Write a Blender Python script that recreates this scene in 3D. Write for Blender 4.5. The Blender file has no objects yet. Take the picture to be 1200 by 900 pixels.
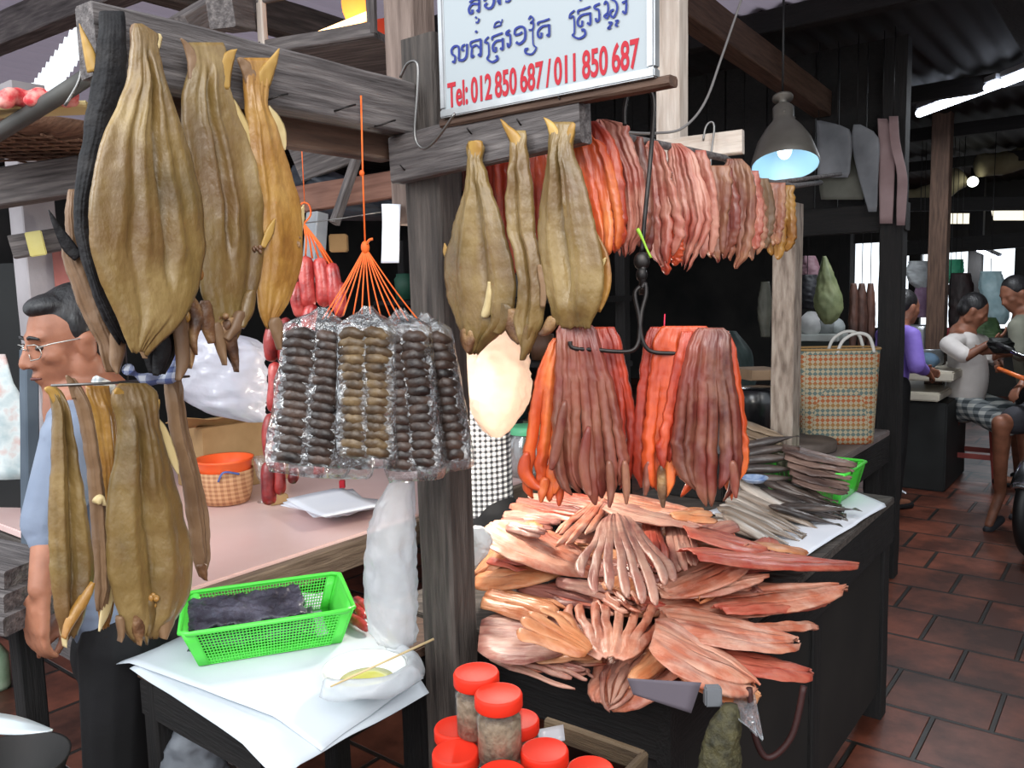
import bpy, bmesh, math, random
from mathutils import Vector, Matrix, noise, Euler
random.seed(7)
S = bpy.context.scene
COL = S.collection
R_ = math.radians

# ---------------------------------------------------------------- camera
FPX, CH, PITCH, ROLL = 960.0, 1.55, R_(6.4), R_(1.5)
cf = Vector((0, math.cos(PITCH), -math.sin(PITCH)))
_r0 = Vector((1, 0, 0)); _u0 = Vector((0, math.sin(PITCH), math.cos(PITCH)))
cr = math.cos(ROLL)*_r0 - math.sin(ROLL)*_u0
cu = math.sin(ROLL)*_r0 + math.cos(ROLL)*_u0
CAMP = Vector((0, 0, CH))
cam = bpy.data.cameras.new('camera'); camo = bpy.data.objects.new('camera', cam); COL.objects.link(camo)
cam.sensor_fit = 'HORIZONTAL'; cam.sensor_width = 36.0; cam.lens = 36.0*FPX/1200.0
cam.clip_start = .05; cam.clip_end = 200
m3 = Matrix((cr, cu, -cf)).transposed()
camo.matrix_world = Matrix.Translation(CAMP) @ m3.to_4x4()
S.camera = camo

# ---------------------------------------------------------------- world, exposure, large lights
W_ = bpy.data.worlds.new('sky'); S.world = W_; W_.use_nodes = True
_b = W_.node_tree.nodes['Background']
_b.inputs[0].default_value = (.86, .93, 1, 1); _b.inputs[1].default_value = 1.5
S.view_settings.view_transform = 'Standard'; S.view_settings.look = 'None'
S.view_settings.gamma = 1; S.view_settings.use_curve_mapping = False
S.view_settings.exposure = 0.15

def light(name, kind, loc, energy, color=(1, 1, 1), size=1, aim=None, size_y=None):
    l = bpy.data.lights.new(name, kind); l.energy = energy; l.color = color
    o = bpy.data.objects.new(name, l); COL.objects.link(o); o.location = loc
    if kind == 'AREA':
        l.size = size
        if size_y: l.shape = 'RECTANGLE'; l.size_y = size_y
    elif kind in ('POINT', 'SPOT'): l.shadow_soft_size = size
    if aim is not None:
        o.rotation_euler = (Vector(aim)-Vector(loc)).to_track_quat('-Z', 'Y').to_euler()
    return o
# daylight falling in from the open street side of the market
light('street_daylight', 'AREA', (.5, -1.3, 3.3), 78, (1, .98, .95), 2.2, (.1, 1.7, .9))
light('lane_daylight', 'AREA', (-2.6, -.2, 3.2), 70, (.95, .98, 1), 1.6, (-.5, 1.8, .9))

# ---------------------------------------------------------------- stall frame of reference
BASE = Vector((-.147, 1.69, 0))
_a = R_(38)
U = Vector((math.sin(_a), math.cos(_a), 0)); V = Vector((math.cos(_a), -math.sin(_a), 0)); Z = Vector((0, 0, 1))
def q(a, b, z=0): return BASE + a*U + b*V + Vector((0, 0, z))
def ray(x, y): return cf + cr*((x-600)/FPX) - cu*((y-450)/FPX)
def P(x, y, d): return CAMP + d*ray(x, y)
def onz(x, y, z):
    v = ray(x, y); return CAMP + v*((z-CH)/v.z)
def onpl(x, y, pt, n):
    v = ray(x, y); return CAMP + v*((pt-CAMP).dot(n)/v.dot(n))

# ---------------------------------------------------------------- materials
def lin(c):
    return tuple(((v/255)/12.92 if v <= 10 else ((v/255+.055)/1.055)**2.4) for v in c) + (1,)
def M(name, c1, c2=None, c3=None, rough=.6, scale=8, bump=0, bscale=40, metal=0, coat=0, stretch=(1, 1, 1),
      trans=0, alpha=1, detail=5, spec=.5, emit=None, es=1, sss=0, lo=.3, hi=.7, ior=1.45, mot=None, transl=0):
    m = bpy.data.materials.new(name); m.use_nodes = True
    nt = m.node_tree; N = nt.nodes; L = nt.links; b = N['Principled BSDF']
    b.inputs['Roughness'].default_value = rough; b.inputs['Metallic'].default_value = metal
    b.inputs['Coat Weight'].default_value = coat; b.inputs['Coat Roughness'].default_value = .25
    b.inputs['Transmission Weight'].default_value = trans; b.inputs['Alpha'].default_value = alpha
    b.inputs['Specular IOR Level'].default_value = spec; b.inputs['IOR'].default_value = ior
    if sss:
        b.inputs['Subsurface Weight'].default_value = sss; b.inputs['Subsurface Radius'].default_value = (.02, .008, .004)
        b.inputs['Subsurface Scale'].default_value = .6
    if emit: b.inputs['Emission Color'].default_value = lin(emit); b.inputs['Emission Strength'].default_value = es
    tc = N.new('ShaderNodeTexCoord'); oi = N.new('ShaderNodeObjectInfo')
    mp = N.new('ShaderNodeMapping'); mp.inputs['Scale'].default_value = stretch
    va = N.new('ShaderNodeVectorMath'); va.operation = 'SCALE'; cx = N.new('ShaderNodeCombineXYZ')
    for k in range(3): L.new(oi.outputs['Random'], cx.inputs[k])
    L.new(cx.outputs[0], va.inputs[0]); va.inputs['Scale'].default_value = 7.3
    L.new(tc.outputs['Object'], mp.inputs['Vector']); L.new(va.outputs[0], mp.inputs['Location'])
    if c2:
        n = N.new('ShaderNodeTexNoise'); n.inputs['Scale'].default_value = scale; n.inputs['Detail'].default_value = detail
        L.new(mp.outputs[0], n.inputs['Vector'])
        r = N.new('ShaderNodeValToRGB'); r.color_ramp.elements[0].position = lo; r.color_ramp.elements[1].position = hi
        r.color_ramp.elements[0].color = lin(c1); r.color_ramp.elements[1].color = lin(c3 or c2)
        if c3: e = r.color_ramp.elements.new((lo+hi)/2); e.color = lin(c2)
        L.new(n.outputs['Fac'], r.inputs['Fac']); L.new(r.outputs['Color'], b.inputs['Base Color'])
        if mot:          # broad mottling of the thing's own colour plus fine dark fibres
            n3 = N.new('ShaderNodeTexNoise'); n3.inputs['Scale'].default_value = mot[1]; n3.inputs['Detail'].default_value = 6; n3.inputs['Roughness'].default_value = .65
            L.new(tc.outputs['Object'], va2_in(N, L, oi, n3, va, tc)); r3 = N.new('ShaderNodeValToRGB'); r3.color_ramp.elements[0].position = .42; r3.color_ramp.elements[1].position = .66
            r3.color_ramp.elements[0].color = (0, 0, 0, 1); r3.color_ramp.elements[1].color = (mot[2],)*3+(1,)
            mx = N.new('ShaderNodeMix'); mx.data_type = 'RGBA'; mx.inputs[7].default_value = lin(mot[0])
            L.new(n3.outputs['Fac'], r3.inputs['Fac']); L.new(r3.outputs['Color'], mx.inputs[0]); L.new(r.outputs['Color'], mx.inputs[6]); L.new(mx.outputs[2], b.inputs['Base Color'])
    else: b.inputs['Base Color'].default_value = lin(c1)
    if bump:
        n2 = N.new('ShaderNodeTexNoise'); n2.inputs['Scale'].default_value = bscale; n2.inputs['Detail'].default_value = 4
        L.new(mp.outputs[0], n2.inputs['Vector'])
        bp = N.new('ShaderNodeBump'); bp.inputs['Strength'].default_value = bump; bp.inputs['Distance'].default_value = .01
        L.new(n2.outputs['Fac'], bp.inputs['Height']); L.new(bp.outputs[0], b.inputs['Normal'])
    if transl:           # a sheet that lets daylight through
        out = N['Material Output']; tl = N.new('ShaderNodeBsdfTranslucent'); tl.inputs[0].default_value = lin(c2 or c1)
        ms = N.new('ShaderNodeMixShader'); ms.inputs[0].default_value = transl
        L.new(b.outputs[0], ms.inputs[1]); L.new(tl.outputs[0], ms.inputs[2]); L.new(ms.outputs[0], out.inputs[0])
    return m
def va2_in(N, L, oi, n3, va, tc):
    a = N.new('ShaderNodeVectorMath'); a.operation = 'ADD'; L.new(va.outputs[0], a.inputs[1]); L.new(a.outputs[0], n3.inputs['Vector']); return a.inputs[0]
def film_mat(name, tint, rough=.12, lo=.05, hi=.55, bump=.5, bscale=26, diff=.06):
    """thin clear plastic: mostly see-through, a glossy sheen that grows at glancing angles, a little milky"""
    m = bpy.data.materials.new(name); m.use_nodes = True; nt = m.node_tree; N = nt.nodes; L = nt.links
    N.remove(N['Principled BSDF']); out = N['Material Output']
    tr = N.new('ShaderNodeBsdfTransparent'); gl = N.new('ShaderNodeBsdfGlossy'); gl.inputs['Roughness'].default_value = rough
    df = N.new('ShaderNodeBsdfDiffuse'); df.inputs[0].default_value = lin(tint)
    tc = N.new('ShaderNodeTexCoord'); n = N.new('ShaderNodeTexNoise'); n.inputs['Scale'].default_value = bscale; n.inputs['Detail'].default_value = 3
    L.new(tc.outputs['Object'], n.inputs['Vector']); bp = N.new('ShaderNodeBump'); bp.inputs['Strength'].default_value = bump; bp.inputs['Distance'].default_value = .02
    L.new(n.outputs['Fac'], bp.inputs['Height']); L.new(bp.outputs[0], gl.inputs['Normal'])
    lw = N.new('ShaderNodeLayerWeight'); lw.inputs[0].default_value = .35; L.new(bp.outputs[0], lw.inputs['Normal'])
    mr = N.new('ShaderNodeMapRange'); mr.inputs[3].default_value = lo; mr.inputs[4].default_value = hi; L.new(lw.outputs['Facing'], mr.inputs[0])
    m1 = N.new('ShaderNodeMixShader'); m1.inputs[0].default_value = diff; L.new(tr.outputs[0], m1.inputs[1]); L.new(df.outputs[0], m1.inputs[2])
    m2 = N.new('ShaderNodeMixShader'); L.new(mr.outputs[0], m2.inputs[0]); L.new(m1.outputs[0], m2.inputs[1]); L.new(gl.outputs[0], m2.inputs[2])
    L.new(m2.outputs[0], out.inputs[0]); return m
def bag_mat(name, tint, diff=.45, transl=.4):
    """milky carrier bag: part see-through, part diffuse, part light passing through"""
    m = film_mat(name, tint, .25, .03, .3, .8, 18, diff); nt = m.node_tree; N = nt.nodes; L = nt.links
    m1 = [n for n in N if n.type == 'MIX_SHADER' and n.inputs[1].is_linked and n.inputs[1].links[0].from_node.type == 'BSDF_TRANSPARENT'][0]
    df = [n for n in N if n.type == 'BSDF_DIFFUSE'][0]; tl = N.new('ShaderNodeBsdfTranslucent'); tl.inputs[0].default_value = lin(tint)
    mx = N.new('ShaderNodeMixShader'); mx.inputs[0].default_value = transl; L.new(df.outputs[0], mx.inputs[1]); L.new(tl.outputs[0], mx.inputs[2]); L.new(mx.outputs[0], m1.inputs[2])
    return m
def checker(name, ca, cb, sx, sy=None, axes=(0, 2), rough=.8, duty=.5, cross=None):
    """two-colour woven/checked cloth pattern in object coordinates: bands along two axes multiplied or mixed"""
    m = M(name, ca, rough=rough); nt = m.node_tree; N = nt.nodes; L = nt.links; b = N['Principled BSDF']
    tc = N.new('ShaderNodeTexCoord'); sp = N.new('ShaderNodeSeparateXYZ'); L.new(tc.outputs['Object'], sp.inputs[0])
    fs = []
    for ax, sc in ((axes[0], sx), (axes[1], sy or sx)):
        a = N.new('ShaderNodeMath'); a.operation = 'MULTIPLY'; a.inputs[1].default_value = sc; L.new(sp.outputs[ax], a.inputs[0])
        f = N.new('ShaderNodeMath'); f.operation = 'FRACT'; L.new(a.outputs[0], f.inputs[0])
        g = N.new('ShaderNodeMath'); g.operation = 'GREATER_THAN'; g.inputs[1].default_value = duty; L.new(f.outputs[0], g.inputs[0])
        fs.append(g)
    ad = N.new('ShaderNodeMath'); ad.operation = 'ADD'; L.new(fs[0].outputs[0], ad.inputs[0]); L.new(fs[1].outputs[0], ad.inputs[1])
    hf = N.new('ShaderNodeMath'); hf.operation = 'MULTIPLY'; hf.inputs[1].default_value = .5; L.new(ad.outputs[0], hf.inputs[0])
    r = N.new('ShaderNodeValToRGB'); r.color_ramp.interpolation = 'CONSTANT'
    r.color_ramp.elements[0].color = lin(ca); r.color_ramp.elements[1].position = .75; r.color_ramp.elements[1].color = lin(cb)
    e = r.color_ramp.elements.new(.25); e.color = lin(cross or tuple((x+y)//2 for x, y in zip(ca, cb)))
    L.new(hf.outputs[0], r.inputs['Fac']); L.new(r.outputs['Color'], b.inputs['Base Color'])
    return m

# ---------------------------------------------------------------- mesh builder
WM = {}
def smooth01(t): t = max(0, min(1, t)); return t*t*(3-2*t)
class MB:
    def __init__(s): s.v = []; s.f = []; s.sm = []
    def add(s, vs, fs, smooth=True):
        o = len(s.v); s.v += [Vector(v) for v in vs]; s.f += [tuple(i+o for i in f) for f in fs]; s.sm += [smooth]*len(fs); return s
    def box(s, c, size, rot=None, bev=.0):
        bm = bmesh.new(); bmesh.ops.create_cube(bm, size=1)
        bmesh.ops.scale(bm, vec=size, verts=bm.verts)
        if bev: bmesh.ops.bevel(bm, geom=bm.edges[:], offset=bev, segments=2, affect='EDGES')
        mt = Matrix.Translation(c) @ (rot.to_4x4() if rot else Matrix())
        bm.verts.index_update()
        s.add([mt @ v.co for v in bm.verts], [[v.index for v in f.verts] for f in bm.faces], False); bm.free(); return s
    def abox(s, a0, a1, b0, b1, z0, z1, bev=.004):
        """box in stall coordinates"""
        rt = Matrix((U, V, Z)).transposed()     # columns U, V, Z
        return s.box(q((a0+a1)/2, (b0+b1)/2, (z0+z1)/2), (abs(a1-a0), abs(b1-b0), abs(z1-z0)), rt, bev)
    def bar(s, p0, p1, w, h, up=Z, bev=.003):
        p0, p1 = Vector(p0), Vector(p1); x = (p1-p0).normalized(); y = Vector(up).cross(x)
        if y.length < 1e-4: y = Vector((1, 0, 0)).cross(x)
        y.normalize(); z = x.cross(y)
        return s.box((p0+p1)/2, ((p1-p0).length, w, h), Matrix((x, y, z)).transposed(), bev)
    def tube(s, pts, r, seg=8, cap=True, closed=False):
        pts = [Vector(p) for p in pts]; n = len(pts); rs = r if isinstance(r, (list, tuple)) else [r]*n
        nrm = None; vs = []
        for i, p in enumerate(pts):
            if closed: d = pts[(i+1) % n]-pts[i-1]
            else: d = pts[min(i+1, n-1)]-pts[max(i-1, 0)]
            if d.length < 1e-9: d = Vector((0, 0, 1))
            d.normalize()
            if nrm is None:
                nrm = d.orthogonal().normalized()
            else:
                nrm = nrm - d*nrm.dot(d)
                nrm = nrm.normalized() if nrm.length > 1e-6 else d.orthogonal().normalized()
            bn = d.cross(nrm)
            for k in range(seg):
                t = 2*math.pi*k/seg; vs.append(p + rs[i]*(math.cos(t)*nrm + math.sin(t)*bn))
        fs = []
        for i in range(n if closed else n-1):
            for k in range(seg):
                a = i*seg+k; b_ = i*seg+(k+1) % seg; j = ((i+1) % n)*seg
                fs.append((a, b_, j+(k+1) % seg, j+k))
        if cap and not closed:
            fs.append(tuple(range(seg-1, -1, -1))); fs.append(tuple((n-1)*seg+k for k in range(seg)))
        return s.add(vs, fs)
    def lathe(s, prof, mt=None, seg=32, cap=False, sq=(1, 1)):
        mt = mt or Matrix(); vs = []; fs = []; n = len(prof)
        for r, z in prof:
            for k in range(seg):
                t = 2*math.pi*k/seg; vs.append(mt @ Vector((r*math.cos(t)*sq[0], r*math.sin(t)*sq[1], z)))
        for i in range(n-1):
            for k in range(seg):
                fs.append((i*seg+k, i*seg+(k+1) % seg, (i+1)*seg+(k+1) % seg, (i+1)*seg+k))
        if cap: fs.append(tuple(range(seg-1, -1, -1))); fs.append(tuple((n-1)*seg+k for k in range(seg)))
        return s.add(vs, fs)
    def ell(s, c, r, rot=None, seg=20, rings=12, fn=None):
        mt = Matrix.Translation(c) @ (rot.to_4x4() if rot else Matrix())
        vs = []; fs = []
        for i in range(rings+1):
            ph = math.pi*i/rings
            for k in range(seg):
                t = 2*math.pi*k/seg
                p = Vector((math.sin(ph)*math.cos(t), math.sin(ph)*math.sin(t), math.cos(ph)))
                p = Vector((p.x*r[0], p.y*r[1], p.z*r[2]))
                if fn: p = fn(p)
                vs.append(mt @ p)
        for i in range(rings):
            for k in range(seg):
                fs.append((i*seg+k, (i+1)*seg+k, (i+1)*seg+(k+1) % seg, i*seg+(k+1) % seg))
        return s.add(vs, fs)
    def caps(s, p0, p1, r0, r1, seg=12):
        """tapered capsule"""
        p0, p1 = Vector(p0), Vector(p1); d = (p1-p0); pts = []; rs = []
        dn = d.normalized() if d.length > 1e-6 else Z
        for k in (0, .35, .7, .92): pts.append(p0 - dn*r0*math.cos(math.asin(k))); rs.append(max(r0*k, .0005))
        for k in (0, .25, .5, .75, 1): pts.append(p0 + d*k); rs.append(r0+(r1-r0)*k)
        for k in (.92, .7, .35, 0): pts.append(p1 + dn*r1*math.cos(math.asin(k))); rs.append(max(r1*k, .0005))
        return s.tube(pts, rs, seg)
    def grid(s, fn, nu, nv, thick=0, smooth=True):
        """sheet fn(u,v)->point, solid when thick>0 (offset along own normal)"""
        pt = [[Vector(fn(i/(nu-1), j/(nv-1))) for j in range(nv)] for i in range(nu)]
        vs = [p for row in pt for p in row]; fs = []
        for i in range(nu-1):
            for j in range(nv-1):
                fs.append((i*nv+j, (i+1)*nv+j, (i+1)*nv+j+1, i*nv+j+1))
        if thick:
            back = []
            for i in range(nu):
                for j in range(nv):
                    du = pt[min(i+1, nu-1)][j]-pt[max(i-1, 0)][j]; dv = pt[i][min(j+1, nv-1)]-pt[i][max(j-1, 0)]
                    n = du.cross(dv)
                    n = n.normalized() if n.length > 1e-12 else Z
                    back.append(pt[i][j]-n*thick)
            o = len(vs); vs += back
            fs += [tuple(o+i for i in reversed(f)) for f in fs[:]]
            rim = [i*nv for i in range(nu)] + [(nu-1)*nv+j for j in range(1, nv)] + [i*nv+nv-1 for i in range(nu-2, -1, -1)] + [j for j in range(nv-2, 0, -1)]
            for k in range(len(rim)):
                a, b_ = rim[k], rim[(k+1) % len(rim)]; fs.append((b_, a, o+a, o+b_))
        return s.add(vs, fs, smooth)
    def build(s, name, mat, parent=None, mw=None, origin=None, fix=True):
        """vertices are in world space unless mw gives the object's own frame"""
        if mw is None:
            if parent is not None: mw = WM[parent.name]; inv = mw.inverted()
            else:
                if origin is None:
                    lo = [min(v[k] for v in s.v) for k in range(3)]; hi = [max(v[k] for v in s.v) for k in range(3)]
                    origin = Vector(((lo[0]+hi[0])/2, (lo[1]+hi[1])/2, lo[2]))
                mw = Matrix.Translation(origin); inv = mw.inverted()
            vs = [inv @ v for v in s.v]
        else: vs = s.v
        me = bpy.data.meshes.new(name); me.from_pydata([tuple(v) for v in vs], [], s.f)
        me.polygons.foreach_set('use_smooth', s.sm)
        if fix:
            bm = bmesh.new(); bm.from_mesh(me)
            bmesh.ops.remove_doubles(bm, verts=bm.verts, dist=1e-6)
            bmesh.ops.recalc_face_normals(bm, faces=bm.faces); bm.to_mesh(me); bm.free()
        me.update(); me.materials.append(mat)
        o = bpy.data.objects.new(name, me); COL.objects.link(o)
        if parent is not None:
            o.parent = parent; o.matrix_basis = WM[parent.name].inverted() @ mw
        else: o.matrix_basis = mw
        WM[o.name] = mw.copy(); return o
def T(o, label=None, cat=None, group=None, kind=None):
    if label: o['label'] = label
    if cat: o['category'] = cat
    if group: o['group'] = group
    if kind: o['kind'] = kind
    return o
def thing(name, loc, label, cat, group=None, rot=None):
    o = bpy.data.objects.new(name, None); COL.objects.link(o); o.empty_display_size = .05
    mw = Matrix.Translation(loc) @ (rot.to_4x4() if rot else Matrix())
    o.matrix_basis = mw; WM[o.name] = mw; return T(o, label, cat, group)
def copy_tree(o, mw=None, label=None, parent=None):
    c = o.copy(); COL.objects.link(c)
    if parent is not None: c.parent = parent
    if mw is not None: c.matrix_basis = mw; WM[c.name] = mw.copy()
    if label: c['label'] = label
    for ch in list(o.children): copy_tree(ch, None, None, c)
    return c
def frame(p0, p1, up=Z):
    """right-handed frame at p0 with X to p1"""
    x = (Vector(p1)-Vector(p0)).normalized(); y = Vector(up).cross(x)
    y = y.normalized() if y.length > 1e-5 else x.orthogonal().normalized()
    z = x.cross(y); mt = Matrix((x, y, z)).transposed().to_4x4(); mt.translation = Vector(p0); return mt
def plank(name, p0, p1, w, h, mat, parent=None, up=Z, bev=.004, seed=0, wob=.0015):
    """a length of sawn timber, own frame along its length so that the grain follows it"""
    p0, p1 = Vector(p0), Vector(p1); L = (p1-p0).length; n = max(6, int(L/.06)); mb = MB()
    sec = [(-1, -1), (1, -1), (1, 1), (-1, 1)]; vs = []; fs = []
    c = min(bev, w/4, h/4); prof = []
    for sx, sy in sec:
        if sx*sy > 0: prof += [(sx*(w/2), sy*(h/2-c)), (sx*(w/2-c), sy*(h/2))]
        else: prof += [(sx*(w/2-c), sy*(h/2)), (sx*(w/2), sy*(h/2-c))]
    m = len(prof)
    for i in range(n+1):
        x = L*i/n
        for (y, z) in prof:
            k = noise.noise(Vector((x*9+seed, y*30, z*30)))*wob
            vs.append(Vector((x, y+k, z+noise.noise(Vector((x*8+seed+9, y*25, z*25)))*wob)))
    for i in range(n):
        for k in range(m): fs.append((i*m+k, i*m+(k+1) % m, (i+1)*m+(k+1) % m, (i+1)*m+k))
    fs.append(tuple(range(m-1, -1, -1))); fs.append(tuple(n*m+k for k in range(m)))
    mb.add(vs, fs, False)
    return mb.build(name, mat, parent, frame(p0, p1, up))
def lerp(a, b, t): return a+(b-a)*t
def cat_(pts, n):
    """smooth curve through points"""
    pts = [Vector(p) for p in pts]; out = []
    m = len(pts)-1
    for i in range(n):
        t = i/(n-1)*m; k = min(int(t), m-1); f = t-k
        p0, p1, p2, p3 = pts[max(k-1, 0)], pts[k], pts[k+1], pts[min(k+2, m)]
        out.append(.5*((2*p1)+(p2-p0)*f+(2*p0-5*p1+4*p2-p3)*f*f+(3*p1-p0-3*p2+p3)*f**3))
    return out
def rows_at(rows, t):
    """interpolate a table of (y, x_left, x_right) rows, smooth in y"""
    ys = [r[0] for r in rows]; y = lerp(ys[0], ys[-1], t); m = len(rows)-1
    k = 0
    while k < m-1 and y > ys[k+1]: k += 1
    f = (y-ys[k])/(ys[k+1]-ys[k]); out = []
    for c in (1, 2):
        p1, p2 = rows[k][c], rows[k+1][c]; h = ys[k+1]-ys[k]
        m1 = (rows[k+1][c]-rows[k-1][c])/(ys[k+1]-ys[k-1])*h if k > 0 else p2-p1
        m2 = (rows[k+2][c]-rows[k][c])/(ys[k+2]-ys[k])*h if k+2 <= m else p2-p1
        f2, f3 = f*f, f*f*f
        out.append((2*f3-3*f2+1)*p1+(f3-2*f2+f)*m1+(-2*f3+3*f2)*p2+(f3-f2)*m2)
    return y, out[0], out[1]
def sheet_fish(mb, rows, pt, n, th=.012, folds=(), curl=0., nz=.0015, N=64, MC=28, seed=0, lean=0., rag=0., endrag=0., yaw=0., fib=.0022, strips=1, t0=.4, taper=.3):
    """a thick split-fish body: outline rows in the plane (pt, n), bulged and folded along its length;
    with strips > 1 the lower part is cut into that many finger-like strips joined at the top"""
    n = n.normalized()
    if yaw: n = (Matrix.Rotation(yaw, 3, 'Z') @ n)
    if n.dot(CAMP-pt) < 0: n = -n
    rnd = random.Random(seed*77+5); ends = [rnd.uniform(-1, .4)*endrag for _ in range(strips)]; wob = [rnd.uniform(-1, 1) for _ in range(strips)]
    lift = [rnd.uniform(-.6, 1)*th for _ in range(strips)]
    C = MC if strips == 1 else 7
    for k in range(strips):
        F_, B_ = [], []
        for i in range(N):
            t = i/(N-1); y, xl, xr = rows_at(rows, t)
            if rag:
                xl += rag*noise.noise(Vector((t*14, seed, 0)))*2 + rag*.6*noise.noise(Vector((t*45, seed, 3)))
                xr += rag*noise.noise(Vector((t*14, seed, 7)))*2 + rag*.6*noise.noise(Vector((t*45, seed, 9)))
            g = smooth01((t-t0)/(1-t0)) if strips > 1 else 0
            tip = (1-max(0, (t-.9)/.1)**2)**.5 if strips > 1 else 1
            for j in range(C):
                u = j/(C-1); us = .5+(u-.5)*(1-taper*g)*max(.25, tip)
                s = (k+us)/strips + (wob[k]*.25*g/strips if strips > 1 else 0); yy = y
                if endrag and strips == 1: yy += endrag*(noise.noise(Vector((s*6, seed, 5)))+.5*noise.noise(Vector((s*17, seed, 5))))*smooth01((t-.72)/.28)
                if strips > 1: yy += ends[k]*smooth01((t-.5)/.5)
                p = onpl(lerp(xl, xr, s), yy, pt, n)
                w = 2*s-1; e = max(0, 1-min(1, abs(w))**5)**.5
                e *= min(1, .35+t*8)*(min(1, .3+(1-t)*8) if strips == 1 else 1)
                if strips > 1:
                    e = lerp(e, (max(0, 1-(2*u-1)**2)**.5*.75+.25*e)*tip, min(1, g*4))
                off = curl*w*w + lean*t + (lift[k]*g if strips > 1 else 0)
                for (s0, s1, wd, amp, ta, tb) in folds:
                    sc = lerp(s0, s1, t); off += amp*math.exp(-((s-sc)/wd)**2)*smooth01((t-ta)/.12)*smooth01((tb-t)/.12)
                off += fib*(noise.noise(Vector((s*11+seed*3.1, t*1.6, seed)))+.6*noise.noise(Vector((s*27, t*3+seed, 2))))*(.3+.7*e)
                pn = Vector((p.x*70, p.y*70, p.z*16+seed))
                off += nz*(noise.noise(pn)+.5*noise.noise(p*110))*(e+.2)
                F_.append(p+n*(off+th*.5*e)); B_.append(p+n*(off-th*.5*e))
        vs = F_+B_; o = len(F_); fs = []
        for i in range(N-1):
            for j in range(C-1):
                a = i*C+j; fs.append((a, a+1, a+C+1, a+C)); fs.append((o+a, o+a+C, o+a+C+1, o+a+1))
            for j in (0, C-1):
                if strips > 1 and i/(N-1) < t0 and not ((j == 0 and k == 0) or (j == C-1 and k == strips-1)): continue
                a = i*C+j; fs.append((a, a+C, o+a+C, o+a))
        for i in (0, N-1):
            for j in range(C-1):
                a = i*C+j; fs.append((a, a+1, o+a+1, o+a))
        mb.add(vs, fs)
    return mb
# ================================================================ materials of the place
wood_grey = M('weathered_grey_timber', (56, 51, 50), (90, 84, 83), (122, 115, 112), rough=.75, scale=6, bump=.5, bscale=14, stretch=(1.2, 14, 14), lo=.25, hi=.75)
wood_dark = M('dark_stained_timber', (42, 37, 35), (72, 65, 60), (98, 89, 83), rough=.75, scale=5, bump=.5, bscale=14, stretch=(1.2, 14, 14), lo=.25, hi=.75)
wood_brown = M('brown_timber', (62, 44, 34), (98, 74, 60), rough=.7, scale=5, bump=.4, bscale=14, stretch=(1.2, 14, 14))
wood_pale = M('pale_planed_timber', (176, 160, 146), (214, 202, 190), rough=.65, scale=5, bump=.3, bscale=14, stretch=(1.2, 12, 12))
wood_soot = M('sooty_timber', (10, 9, 9), (24, 21, 20), rough=.8, scale=5, bump=.4, bscale=14, stretch=(1.2, 12, 12))
iron = M('dark_iron', (38, 36, 36), (66, 62, 60), rough=.42, scale=30, metal=.8)
wire_m = M('steel_wire', (120, 118, 116), rough=.35, metal=.9)
black_m = M('black_rubber', (14, 14, 15), rough=.5)
string_o = M('orange_twine', (232, 92, 30), (244, 120, 48), rough=.6, scale=60)

# ================================================================ floor: terracotta tiles with dark joints
def floor_mat():
    m = M('terracotta_tiles', (150, 80, 55), rough=.42); nt = m.node_tree; N = nt.nodes; L = nt.links; b = N['Principled BSDF']
    tc = N.new('ShaderNodeTexCoord'); mp = N.new('ShaderNodeMapping'); L.new(tc.outputs['Object'], mp.inputs[0])
    mp.inputs['Location'].default_value = (-.07, -.193, 0)
    br = N.new('ShaderNodeTexBrick'); br.offset = .5; br.inputs['Scale'].default_value = 1
    br.inputs['Brick Width'].default_value = .36; br.inputs['Row Height'].default_value = .333
    br.inputs['Mortar Size'].default_value = .011; br.inputs['Mortar Smooth'].default_value = .35
    br.inputs['Color1'].default_value = lin((140, 76, 56)); br.inputs['Color2'].default_value = lin((110, 66, 52)); br.inputs['Mortar'].default_value = lin((46, 42, 38))
    L.new(mp.outputs[0], br.inputs['Vector'])
    n = N.new('ShaderNodeTexNoise'); n.inputs['Scale'].default_value = 2.2; n.inputs['Detail'].default_value = 7; n.inputs['Roughness'].default_value = .65
    L.new(tc.outputs['Object'], n.inputs['Vector'])
    r = N.new('ShaderNodeValToRGB'); r.color_ramp.elements[0].position = .43; r.color_ramp.elements[1].position = .64
    r.color_ramp.elements[0].color = lin((74, 72, 74)); r.color_ramp.elements[1].color = (1, 1, 1, 1)
    L.new(n.outputs['Fac'], r.inputs['Fac'])
    mx = N.new('ShaderNodeMix'); mx.data_type = 'RGBA'; mx.blend_type = 'MULTIPLY'; mx.inputs[0].default_value = .8
    L.new(br.outputs['Color'], mx.inputs[6]); L.new(r.outputs['Color'], mx.inputs[7]); L.new(mx.outputs[2], b.inputs['Base Color'])
    bp = N.new('ShaderNodeBump'); bp.inputs['Strength'].default_value = .6; bp.inputs['Distance'].default_value = .01; bp.invert = True
    L.new(br.outputs['Fac'], bp.inputs['Height']); L.new(bp.outputs[0], b.inputs['Normal'])
    rr = N.new('ShaderNodeMapRange'); rr.inputs[3].default_value = .55; rr.inputs[4].default_value = .3
    L.new(n.outputs['Fac'], rr.inputs[0]); L.new(rr.outputs[0], b.inputs['Roughness'])
    return m
FR = Matrix((V, U, Z)).transposed().to_4x4(); FR.translation = BASE      # local x = along the stall front, y = up the aisle
mb = MB(); mb.box((1, 3.5, -.05), (19, 23, .1))
T(mb.build('floor', floor_mat(), None, FR), kind='structure')

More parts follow.
